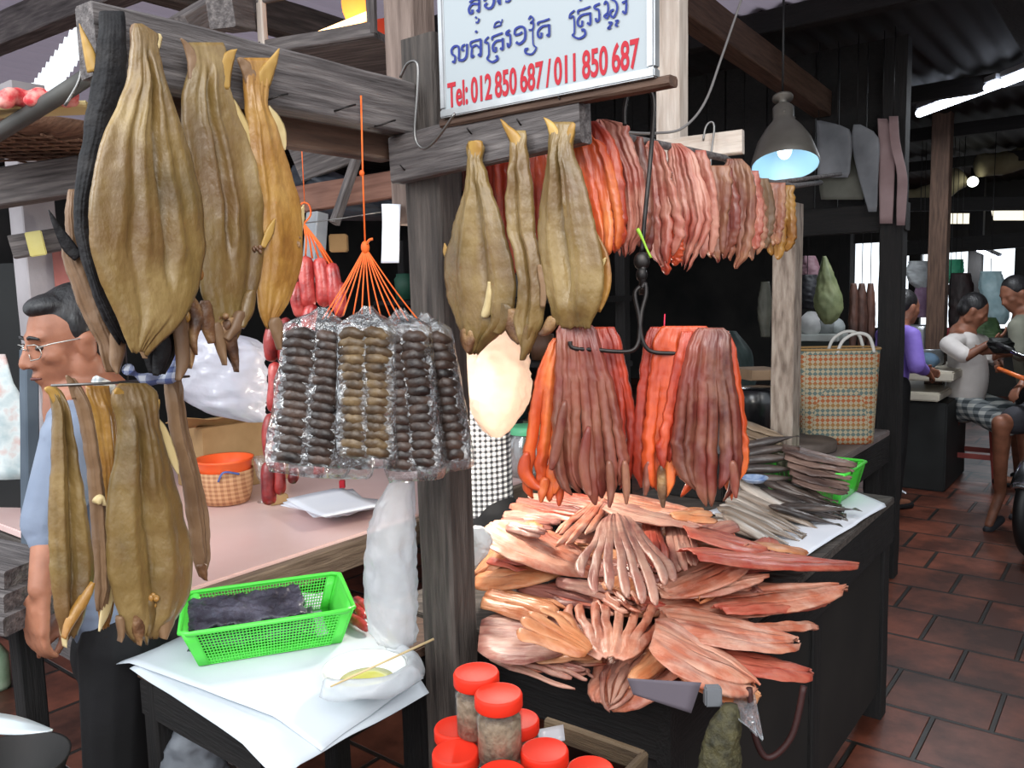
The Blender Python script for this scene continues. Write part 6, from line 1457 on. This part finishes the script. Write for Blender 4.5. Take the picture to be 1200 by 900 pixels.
T(mb.build('chopping_block', M('worn_round_block', (74, 64, 58), (104, 92, 84), rough=.7, scale=10)), 'low round wooden chopping block in front of the woven basket', 'chopping block')
slabm = M('white_stone_slab', (176, 168, 152), (204, 196, 180), rough=.5, scale=4)
sl = thing('white_slab_table', P(1090, 500, 6.5), 'white slab topped market table where the woman in purple works', 'table')
pa, pb2 = onz(1058, 446, .86), onz(1128, 440, .86)
mb = MB(); rtu = Matrix((V, U, Z)).transposed(); c = onz(1088, 434, .86); mb.box(c, (.5, .9, .07), rtu, .01); mb.build('upper_slab', slabm, sl)
mb = MB(); mb.box(c-Z*.15+V*-.05-U*.06, (.44, .85, .06), rtu, .01); mb.build('lower_slab', slabm, sl)
mb = MB(); mb.box(Vector((c.x, c.y, .33)), (.42, .8, .66), rtu, .01); mb.build('dark_cabinet', M('black_cabinet', (16, 17, 17), (32, 34, 34), rough=.6, scale=4), sl)
top = c.z+.036
def pot(dx, dy, R, h, label, mat, cat='pot'):
    m = Matrix.Translation(Vector((c.x, c.y, top))+V*dx+U*dy); mb = MB(); mb.lathe([(0, 0), (R*.9, 0), (R, .02), (R, h*.9), (R*1.06, h), (R*.97, h), (R*.94, .03), (0, .02)], m, 24); return T(mb.build(cat.replace(' ', '_'), mat), label, cat)
alum = M('aluminium_pot', (150, 154, 158), (190, 194, 198), rough=.35, metal=.7, scale=6)
pot(-.12, .28, .13, .30, 'tall aluminium pot at the back of the white slab table', alum)
pot(-.02, .08, .11, .13, 'lower aluminium pot in front of the tall one', alum)
mb = MB(); mb.ell(Vector((c.x, c.y, top+.06))+V*.02-U*.2, (.10, .09, .06), None, 16, 10, lambda p: p*(1+.15*noise.noise(p*20))); T(mb.build('blue_bundle', M('blue_grey_cloth', (70, 96, 120), (100, 124, 146), rough=.7, scale=10)), 'small blue grey bundle on the white slab table', 'bundle')
redp = M('dusty_red_plastic', (128, 52, 48), (156, 78, 70), rough=.45, scale=5)
stc = onz(1142, 560, 0); so = thing('plastic_stool', G(stc, 0), 'red plastic stool under the man in plaid shorts', 'stool')
Hs = .53
mb = MB(); mb.box(G(stc, Hs-.02), (.30, .30, .04), rtu, .012); mb.build('seat', redp, so)
for sx in (-1, 1):
    for sy in (-1, 1): mb = MB(); a = G(stc, Hs-.03)+V*.12*sx+U*.12*sy; b = G(stc, 0)+V*.17*sx+U*.17*sy; mb.bar(a, b, .055, .025); mb.build('leg', redp, so)
for ax in (0, 1):
    for sg_ in (-1, 1):
        mb = MB(); A = (V, U)[ax]; B2 = (U, V)[ax]; mb.bar(G(stc, .2)+A*.15*sg_-B2*.15, G(stc, .2)+A*.15*sg_+B2*.15, .012, .04); mb.build('rail', redp, so)
# hanging goods at the far stalls
def far_bag(prof, d, mat, label, seed, depth=.08, name='hanging_bag', cat='bag'):
    o = crumple_bag(name, prof, mat, label, seed, d, depth, cat)
    if name in ('hanging_bag', 'smoked_meat', 'hanging_cloth'):
        a = P((prof[0][1]+prof[0][2])/2, prof[0][0]+2, d); c_ = MB(); c_.tube([a, Vector((a.x, a.y, RZ))], .003, 5); c_.build('cord', black_m, o)
    return o
fm = lambda n, a, b: M(n, a, b, rough=.6, scale=9, bump=.4, bscale=16)
meatf = fm('far_brown_meat', (52, 32, 26), (92, 60, 48))
for i, (x, w) in enumerate([(1000, 9), (1010, 10), (1020, 9)]):
    far_bag([(332,x-3,x+3),(345,x-w/2,x+w/2),(385,x-w/2-1,x+w/2),(408,x-4,x+2)], 5.9+.05*i, meatf, 'brown strip of smoked meat hanging before the bright far opening', 30+i, .04, 'smoked_meat', 'meat')
for o in [o for o in bpy.data.objects if o.name.startswith('smoked_meat')]: o['group'] = 'smoked meat strips at the far stall'
far_bag([(300,964,968),(330,958,980),(355,956,986),(372,960,982),(380,966,974)], 5.8, fm('olive_green_bag', (86, 96, 62), (124, 130, 92)), 'olive green bag hanging left of the bright far opening', 41)
far_bag([(300,940,955),(320,938,962),(334,942,960)], 6.2, fm('pinkish_bag', (120, 84, 92), (150, 120, 130)), 'dull pink bag hanging at the left of the olive green bag', 42)
far_bag([(322,936,956),(345,934,962),(362,940,958)], 6.1, fm('black_bag', (16, 16, 20), (34, 34, 40)), 'black bag below the dull pink bag', 43)
wht = M('far_white_ledge', (150, 154, 150), (176, 180, 176), rough=.6, scale=5)
ld = thing('far_counter', P(962, 400, 6.6), 'far counter with a pale ledge behind the side post', 'counter')
mb = MB(); cf_ = P(963, 394, 6.6); mb.box(cf_, (.40, .5, .05), rtu, .006); mb.build('pale_ledge', wht, ld)
mb = MB(); mb.box(Vector((cf_.x, cf_.y, (cf_.z-.03)/2)), (.36, .45, cf_.z-.03), rtu, .006); mb.build('dark_front', M('dark_green_front', (22, 30, 26), (38, 46, 40), rough=.7, scale=4), ld)
for i, (x, w, h, mt_, lab) in enumerate([(950, .09, .10, fm('white_sack', (150, 150, 150), (186, 186, 184)), 'white sack at the left of the far pale ledge'), (966, .10, .09, fm('grey_sack', (104, 108, 108), (138, 142, 142)), 'grey sack in the middle of the far pale ledge'), (978, .08, .07, fm('pale_sack', (140, 146, 146), (170, 176, 176)), 'pale sack at the right of the far pale ledge')]):
    mb = MB(); p = P(x, 394, 6.55); mb.ell(Vector((p.x, p.y, cf_.z+.025+h*.8)), (w, .09, h), None, 16, 10, lambda v: v*(1+.14*noise.noise(v*16))); T(mb.build('sack', mt_), lab, 'sack')
far_bag([(306,1066,1088),(318,1062,1092),(330,1066,1090),(338,1074,1086)], 7.0, fm('crumpled_white_bag', (170, 176, 180), (206, 210, 212)), 'crumpled white bag hanging above the woman in purple', 44)
far_bag([(335,1074,1088),(350,1072,1090),(372,1076,1088)], 7.0, fm('mauve_bag', (130, 96, 128), (170, 140, 166)), 'mauve patterned bag hanging below the crumpled white one', 45)
far_bag([(304,1112,1128),(318,1108,1128),(332,1110,1120)], 7.4, fm('green_bag', (40, 130, 96), (70, 164, 126)), 'green bag hanging right of the brownish market post', 46)
far_bag([(320,1116,1136),(345,1112,1140),(385,1114,1136),(400,1118,1132)], 7.2, fm('dark_clothes', (24, 18, 18), (48, 30, 30)), 'dark clothes hanging behind the man in the white polo', 47)
far_bag([(318,1150,1172),(340,1150,1178),(370,1156,1180),(380,1160,1176)], 7.0, fm('pale_blue_cloth', (130, 158, 164), (166, 188, 192)), 'pale blue cloth hanging between the two men at the right', 48)
far_bag([(384,1106,1118),(400,1104,1120),(412,1108,1118)], 6.9, fm('crimson_bag', (140, 30, 46), (170, 50, 64)), 'crimson bag low behind the brownish market post', 49)
far_bag([(372,1140,1164),(392,1136,1172),(404,1144,1166)], 6.9, fm('leafy_bundle', (50, 74, 44), (84, 108, 70)), 'bundle of green leaves beyond the man in the white polo', 50, .1, 'leaf_bundle', 'vegetables')
far_bag([(396,1160,1182),(404,1158,1186),(414,1166,1184)], 5.5, fm('black_pouch', (18, 20, 18), (34, 36, 34)), 'black pouch held between the two men at the right', 51, .06, 'pouch', 'bag')
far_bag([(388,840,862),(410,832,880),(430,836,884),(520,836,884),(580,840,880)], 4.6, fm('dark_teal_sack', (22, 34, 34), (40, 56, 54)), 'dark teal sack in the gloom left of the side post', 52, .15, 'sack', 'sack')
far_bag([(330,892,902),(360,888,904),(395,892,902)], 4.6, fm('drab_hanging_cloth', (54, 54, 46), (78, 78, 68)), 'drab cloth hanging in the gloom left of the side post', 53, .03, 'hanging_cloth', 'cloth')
tk = MB(); tkc = P(888, 470, 3.6); tk.lathe([(0, -.265), (.10, -.265), (.105, 0), (.105, .05), (.09, .06), (0, .06)], Matrix.Translation(tkc), 28)
T(tk.build('black_pot', M('black_enamel', (14, 14, 16), rough=.25, coat=.4)), 'black pot half hidden behind the right red bundle', 'pot')
struct(plank('trim_shelf', P(868, 438, 4.0), P(908, 437, 4.05), .2, .05, M('tan_shelf', (120, 96, 74), (150, 124, 98), rough=.7), seed=99))
# dark display shelves at the back behind the stall
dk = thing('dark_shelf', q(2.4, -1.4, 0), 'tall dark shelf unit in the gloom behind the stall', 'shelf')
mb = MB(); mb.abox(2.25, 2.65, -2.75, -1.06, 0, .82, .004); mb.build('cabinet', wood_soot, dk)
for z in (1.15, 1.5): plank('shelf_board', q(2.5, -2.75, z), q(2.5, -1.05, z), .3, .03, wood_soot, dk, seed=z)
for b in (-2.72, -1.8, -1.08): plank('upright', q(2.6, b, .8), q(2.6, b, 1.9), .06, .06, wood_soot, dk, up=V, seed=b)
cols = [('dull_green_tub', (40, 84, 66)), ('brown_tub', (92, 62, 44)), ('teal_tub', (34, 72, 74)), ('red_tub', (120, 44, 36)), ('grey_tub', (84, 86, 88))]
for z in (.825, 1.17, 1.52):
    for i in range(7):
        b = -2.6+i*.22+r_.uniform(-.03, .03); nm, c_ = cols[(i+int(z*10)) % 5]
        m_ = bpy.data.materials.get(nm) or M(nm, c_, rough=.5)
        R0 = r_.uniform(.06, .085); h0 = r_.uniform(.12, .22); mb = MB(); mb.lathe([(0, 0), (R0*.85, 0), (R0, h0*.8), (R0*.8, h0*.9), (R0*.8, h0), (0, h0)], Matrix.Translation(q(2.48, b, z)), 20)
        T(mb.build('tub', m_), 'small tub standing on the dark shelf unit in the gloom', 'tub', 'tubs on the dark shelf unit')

# ================================================================ motorbike at the right edge
orm = M('orange_bike_paint', (206, 96, 40), (224, 116, 56), rough=.3, coat=.5, scale=4)
chrome = M('chrome', (190, 192, 196), rough=.2, metal=1)
wc = onz(1214, 650, 0); wc = wc+Z*.27
mk = thing('motorbike', G(wc, 0), 'orange motorbike cut by the right edge, chrome fork and front wheel showing', 'motorbike')
ax = (V*.25+U*.97).normalized()*-1      # heading, towards the viewer
sd = Z.cross(ax).normalized(); mw = Matrix((ax, sd, Z)).transposed().to_4x4(); mw.translation = wc
Q = lambda x, y, z: mw @ Vector((x, y, z))
mb = MB(); mb.tube([Q(.25*math.cos(a), 0, .25*math.sin(a)) for a in [2*math.pi*k/40 for k in range(40)]], .036, 12, closed=True); TYRE = mb.build('tyre', black_m, mk)
mb = MB(); mb.tube([Q(.21*math.cos(a), 0, .21*math.sin(a)) for a in [2*math.pi*k/40 for k in range(40)]], .016, 8, closed=True)
mb.build('wheel_rim', chrome, TYRE)
mb = MB()
for k in range(18):
    a = 2*math.pi*k/18; mb.tube([Q(0, .02*(-1)**k, 0), Q(.205*math.cos(a), 0, .205*math.sin(a))], .0022, 4)
mb.tube([Q(0, -.06, 0), Q(0, .06, 0)], .03, 12); mb.build('spokes', chrome, TYRE)
for y in (-.075, .075):
    mb = MB(); mb.tube([Q(0, y, 0), Q(-.12, y, .34)], [.026, .022], 10); FK = mb.build('fork_leg', chrome, mk)
    mb = MB(); mb.tube([Q(-.10, y, .30), Q(-.26, y, .72)], .034, 10); mb.build('fork_cover', orm, FK)
mb = MB(); mb.grid(lambda u, v: Q(.30*math.cos(lerp(.5, 2.4, u)), lerp(-.05, .05, v), .30*math.sin(lerp(.5, 2.4, u))+.012*(1-(2*v-1)**2)), 16, 7, .006); mb.build('mudguard', chrome, mk)
mb = MB(); mb.ell(Q(-.16, 0, .68), (.11, .12, .11), None, 20, 12); mb.build('headlamp', chrome, mk)
mb = MB(); mb.tube(cat_([Q(-.36, -.34, .86), Q(-.28, -.2, .82), Q(-.27, 0, .78), Q(-.28, .2, .82), Q(-.36, .34, .86)], 24), .013, 8); HB = mb.build('handlebar', chrome, mk)
for y in (-1, 1):
    mb = MB(); mb.tube([Q(-.33, y*.29, .85), Q(-.40, y*.40, .88)], .018, 10); mb.build('grip', black_m, HB)
mb = MB(); mb.caps(Q(-.30, 0, .62), Q(-.85, 0, .40), .09, .12); mb.caps(Q(-.6, 0, .52), Q(-1.0, 0, .62), .12, .13); remeshed(mb, 'body_shell', orm, mk, .012)
mb = MB(); mb.caps(Q(-.62, 0, .72), Q(-1.25, 0, .74), .10, .10); remeshed(mb, 'seat', black_m, mk, .012)
mb = MB(); mb.tube([Q(-1.22+.25*math.cos(a), 0, .25*math.sin(a)) for a in [2*math.pi*k/40 for k in range(40)]], .038, 12, closed=True); mb.build('tyre', black_m, mk)
mb = MB(); mb.tube([Q(-1.22, 0, 0), Q(-.8, .06, .22), Q(-.8, .06, .4)], .03, 8); mb.build('swingarm', chrome, mk)
orod = MB(); orod.tube([P(1170, 432, 4.9), P(1206, 446, 4.7)], .014, 8); T(orod.build('orange_rod', orm), 'orange rod poking in at the right edge above the bare knee', 'rod')
lt = MB(); lt.grid(lambda u, v: onz(lerp(1048, 1062, u), lerp(570, 577, u)+2*v, .004), 6, 3, .002); T(lt.build('litter_scrap', paper), 'scrap of white paper lying on the tiles beside the far post', 'litter')

# ================================================================ left background
pil = M('pale_concrete_pillar', (146, 140, 142), (176, 170, 172), rough=.8, scale=5, bump=.2, bscale=20)
pc = P(47, 350, 2.9); o = plank('concrete_pillar', Vector((pc.x, pc.y, .802)), Vector((pc.x, pc.y, 2.3)), .11, .11, pil, up=V, seed=101); T(o, 'pale pillar behind the man in glasses', 'pillar')
br_ = plank('wall_bracket', P(14, 290, 2.7), P(74, 280, 2.75), .05, .075, wood_grey, seed=102); T(br_, 'short grey bracket nailed across the pale pillar', 'bracket')
mb = MB(); a_ = P(40, 286, 2.66); mb.bar(P(32, 287, 2.66), P(52, 284, 2.67), .006, .08); mb.build('yellow_label', M('yellow_label', (190, 176, 96), (206, 196, 130), rough=.6, scale=14), br_)
mb = MB(); c_ = P(76, 318, 2.85); mb.box(c_, (.07, .02, .16), None, .003); T(mb.build('red_brick_tag', M('faded_red_card', (140, 78, 70), (164, 104, 96), rough=.8, scale=8)), 'faded red card beside the pale pillar above the man', 'card')
bm_ = plank('cross_beam', P(-30, 226, 2.5), P(100, 205, 2.55), .08, .11, wood_grey, seed=103); T(bm_, 'grey cross beam under the wicker tray at the upper left', 'beam')
wkm = M('brown_wicker', (84, 58, 44), (126, 94, 74), rough=.8, scale=30, bump=.8, bscale=60, stretch=(1, 4, 1))
tray = thing('wicker_tray', P(40, 160, 2.3), 'round brown wicker tray seen from below at the upper left', 'tray')
tcn = P(22, 168, 2.45); mb = MB(); mb.lathe([(0, -.012), (.24, -.012), (.29, .0), (.32, .025), (.31, .03), (.28, .008), (0, 0)], Matrix.Translation(tcn) @ Matrix.Rotation(.0, 4, 'X'), 44); mb.build('tray_base', wkm, tray)
mb = MB()
for k in range(9):
    x = (k-4)*.06; w = max(.01, .27**2-x*x)**.5; mb.tube([tcn+Vector((x, -w, -.016)), tcn+Vector((x, w, -.016))], .004, 5); mb.tube([tcn+Vector((-w, x, -.018)), tcn+Vector((w, x, -.018))], .004, 5)
mb.build('wicker_ribs', wkm, tray)
ybd = plank('yellowish_board', P(-20, 131, 2.06), P(106, 126, 2.12), .10, .015, M('yellow_board', (190, 170, 110), (210, 192, 140), rough=.6), seed=104); T(ybd, 'yellowish board lying on the wicker tray', 'board')
rb = MB()
for k in range(26):
    p = P(r_.uniform(-14, 104), r_.uniform(108, 121), r_.uniform(2.0, 2.06)); rb.ell(p, (.022, .022, .016), None, 8, 6)
o = remeshed(rb, 'red_mesh_bag', M('red_mesh', (206, 60, 66), (222, 150, 140), rough=.6, scale=40, lo=.4, hi=.6), None, .008, 2); T(o, 'red mesh bag lying along the yellowish board', 'bag')
pl_ = MB(); pl_.tube([P(-12, 162, 2.1), P(60, 118, 2.0), P(112, 84, 1.95)], .02, 10); T(pl_.build('bamboo_pole', M('dark_bamboo', (52, 52, 50), (84, 82, 78), rough=.6, scale=8)), 'dark pole slanting under the roof at the upper left', 'pole')
wr = MB(); wr.tube(cat_([P(76, 124, 1.9), P(92, 96, 1.9), P(97, 70, 1.9), P(100, 62, 1.9)], 12), .0035, 6); T(wr.build('tie_wire', wire_m), 'tie wire holding the slanting pole at the upper left', 'wire')
# box shelf with an orange lit inside, above the beam
sh = thing('wall_shelf', P(385, 40, 2.35), 'open wooden box shelf above the long beam, glowing orange inside', 'shelf')
sA, sB, sC = P(306, 62, 2.4), P(440, 34, 2.25), P(466, 70, 2.75)
mb = MB(); mb.add([], []); 
sh_u = (sB-sA).normalized(); sh_v = Vector((-sh_u.y, sh_u.x, 0)).normalized(); Ls = (sB-sA).length
if sh_v.y < 0: sh_v = -sh_v
zb = sA.z
def sb3(x, y, z): return Vector((sA.x, sA.y, zb))+Vector((sh_u.x, sh_u.y, 0)).normalized()*x+sh_v*y+Z*z
plank('shelf_floor', sb3(0, .22, 0), sb3(Ls, .22, 0), .44, .02, wood_grey, sh, seed=105)
plank('front_strip', sb3(0, 0, .012), sb3(Ls, 0, .012), .02, .04, wood_grey, sh, seed=106); plank('front_top_strip', sb3(0, 0, .15), sb3(Ls, 0, .15), .02, .03, wood_grey, sh, seed=106)
plank('corner_post', sb3(.01, 0, 0), sb3(.01, 0, .16), .02, .03, wood_pale, sh, up=V, seed=107); plank('corner_post', sb3(Ls-.01, 0, 0), sb3(Ls-.01, 0, .16), .02, .03, wood_grey, sh, up=V, seed=108)
mb = MB(); mb.tube([sb3(.07, .1, .045), sb3(Ls-.05, .08, .085)], .012, 10); T(mb.build('warm_tube', M('warm_lit_tube', (255, 230, 190), emit=(255, 190, 120), es=4)), 'warm lit tube lamp inside the open box shelf', 'lamp')
mb = MB(); mb.box(sb3(Ls*.45, .3, .08), (Ls*.7, .12, .1), Matrix.Rotation(math.atan2(sh_u.y, sh_u.x), 3, 'Z'), .01); T(mb.build('red_carton', M('red_carton', (176, 62, 46), (196, 90, 66), rough=.7)), 'red carton inside the open box shelf', 'carton')
mb = MB(); mb.ell(P(420, 4, 2.4), (.05, .05, .07), None, 16, 10); T(mb.build('orange_lantern', M('orange_lantern', (255, 150, 60), emit=(255, 150, 60), es=1.6)), 'small orange glowing lantern standing on the shelf corner', 'lamp')
struct(plank('rafter_small', P(215, 40, 2.2), P(290, -6, 2.4), .07, .09, wood_grey, seed=109))
struct(plank('trim_stub', P(258, 12, 2.0), P(283, 18, 2.1), .07, .08, wood_grey, seed=110))
# dark things under the beams behind the twine
hb = plank('back_beam', P(330, 238, 2.7), P(475, 214, 2.75), .06, .085, M('reddish_timber', (98, 64, 52), (132, 96, 82), rough=.7, scale=5, stretch=(1.2, 12, 12)), seed=111); T(hb, 'reddish horizontal timber behind the orange twine', 'beam')
gb = plank('grey_prop', P(392, 262, 2.6), P(430, 150, 2.65), .025, .03, wood_grey, up=U, seed=112); T(gb, 'thin grey prop slanting behind the orange twine', 'prop')
vb = plank('pale_prop', P(366, 330, 2.7), P(372, 250, 2.7), .06, .05, M('pale_grey_paint', (130, 134, 140), (160, 164, 168), rough=.7), up=U, seed=113); T(vb, 'short pale grey upright behind the sausages', 'post')
hung('white_paper', [(239,447,469),(270,448,468),(308,446,467)], 1.76, 1.72, paper, 'white paper sheet pinned to the left side of the post', 'paper', .002)
wl = MB(); wl.tube([P(352, 262, 2.0), P(400, 256, 2.0), P(448, 248, 1.95)], .0015, 5); T(wl.build('thin_wire', wire_m), 'thin pale wire stretched behind the orange twine', 'wire')
bxx = MB(); bxx.box(P(397, 285, 2.8), (.06, .04, .06), None, .004); T(bxx.build('switch_box', card), 'small brown box on the dark wall behind the orange twine', 'box')
struct(plank('trim_grey_board', P(345, 190, 3.0), P(420, 160, 3.0), .04, .16, wood_grey, seed=114))
tarp = fm('dark_blue_tarp', (22, 26, 34), (48, 52, 60))
far_bag([(195,345,380),(215,338,420),(240,350,470),(256,380,472)], 3.1, tarp, 'dark bundled tarpaulin above the reddish timber', 60, .2, 'tarpaulin', 'tarpaulin')
flor = M('floral_cloth', (168, 186, 190), (206, 214, 214), (196, 150, 140), rough=.7, scale=16, lo=.35, hi=.7)
hung('floral_cloth', [(415,-20,6),(450,-20,18),(470,-20,28),(520,-20,30),(562,-20,30)], 2.5, 2.55, flor, 'pale floral cloth hanging at the left edge behind the man', 'cloth', .01)
dkp = M('near_black_panel', (12, 13, 14), (22, 24, 24), rough=.7, scale=3)
mb = MB(); a1, a2 = P(-60, 300, 3.0), P(30, 300, 2.95); mb.bar(Vector((a1.x, a1.y, 1.15)), Vector((a2.x, a2.y, 1.15)), .04, 1.1); struct(mb.build('wall_panel', dkp))
bps = plank('blue_grey_post', P(36, 640, 2.25), P(34, 410, 2.25), .035, .045, M('blue_grey_paint', (62, 74, 86), (84, 96, 108), rough=.6), up=V, seed=115); T(bps, 'thin blue grey post just left of the man', 'post')
# lower left: boards, bottle, knife and pan
cr_ = thing('grey_crate', P(0, 690, 1.8), 'stack of grey boards at the lower left edge', 'crate')
for i, (y0, y1) in enumerate([(656, 668), (690, 694), (716, 720)]): plank('board', P(-80, y0-14, 1.76-.02*i), P(38, y1, 1.70-.02*i), .14, .04, wood_grey, cr_, seed=120+i)
for x in (-60, 24):
    c_ = P(x, 690, 1.74); plank('leg', Vector((c_.x, c_.y, 0)), Vector((c_.x, c_.y, .93)), .05, .05, wood_soot, cr_, up=V, seed=x)
knm = M('bright_steel', (196, 204, 206), rough=.3, metal=.5)
mb = MB(); kc = [P(-40, 832, 1.50), P(20, 840, 1.50), P(62, 856, 1.50)]; kd = [P(-40, 858, 1.47), P(18, 862, 1.47), P(61, 858, 1.495)]
mb.grid(lambda u, v: cat_(kc, 11)[int(round(u*10))].lerp(cat_(kd, 11)[int(round(u*10))], v), 11, 4, .003); T(mb.build('knife_blade', knm), 'bright pointed blade of a big knife at the lower left edge', 'knife')
pn = MB(); pnc = P(6, 912, 1.5); pn.lathe([(0, -.03), (.085, -.03), (.11, .03), (.105, .03), (.08, -.024), (0, -.024)], Matrix.Translation(pnc), 36); T(pn.build('dark_pan', M('sooty_pan', (18, 17, 16), (36, 32, 30), rough=.6, scale=10)), 'dark round pan at the bottom left corner', 'pan')
lst = thing('low_stand', Vector((pnc.x-.02, pnc.y, 0)), 'low dark box under the pan at the bottom left corner', 'stand'); mb = MB(); mb.box(Vector((pnc.x-.02, pnc.y+.0, (pnc.z-.032)/2)), (.16, .2, pnc.z-.032), None, .006); mb.build('stand_body', wood_soot, lst)
mb = MB(); bt = onz(-2, 806, 0); mb.lathe([(0, -.0), (.045, 0), (.048, .015), (.048, .14), (.02, .19), (.02, .22), (0, .22)], Matrix.Translation(bt), 20); T(mb.build('green_bottle', M('pale_green_bottle', (120, 150, 120), (170, 186, 160), rough=.2, scale=14)), 'pale green bottle standing on the tiles at the left edge', 'bottle')
# things under the tables
rbm = M('dark_red_basket', (40, 14, 12), (64, 26, 22), rough=.6, scale=10)
mb = MB(); rc = P(905, 860, 1.55)
mb.tube(cat_([P(878, 806, 1.5), P(884, 860, 1.5), P(900, 888, 1.5), P(928, 862, 1.5), P(942, 804, 1.5)], 24), .006, 8); T(mb.build('red_basket_handle', rbm), 'dark red curved handle of a basket hanging under the right end of the fish table', 'handle')
net = M('yellow_green_netting', (40, 38, 24), (80, 74, 46), rough=.7, scale=50, bump=.8, bscale=80)
crumple_bag('net_bag', [(826,848,864),(850,832,868),(880,822,866),(930,818,868)], net, 'olive net bag standing under the front of the fish table', 70, 1.42, .05, 'bag')
mb = MB(); wc2 = P(835, 815, 1.44); mb.box(wc2, (.03, .02, .035), None, .003); T(mb.build('white_block', grey_c), 'small white block under the edge of the fish table', 'block')
crumple_bag('foil_sack', [(832,230,260),(850,205,262),(880,190,264),(930,185,268)], fm('grey_foil_sack', (84, 88, 94), (126, 130, 136)), 'grey sack on the ground under the white paper table', 71, 1.75, .1, 'sack')
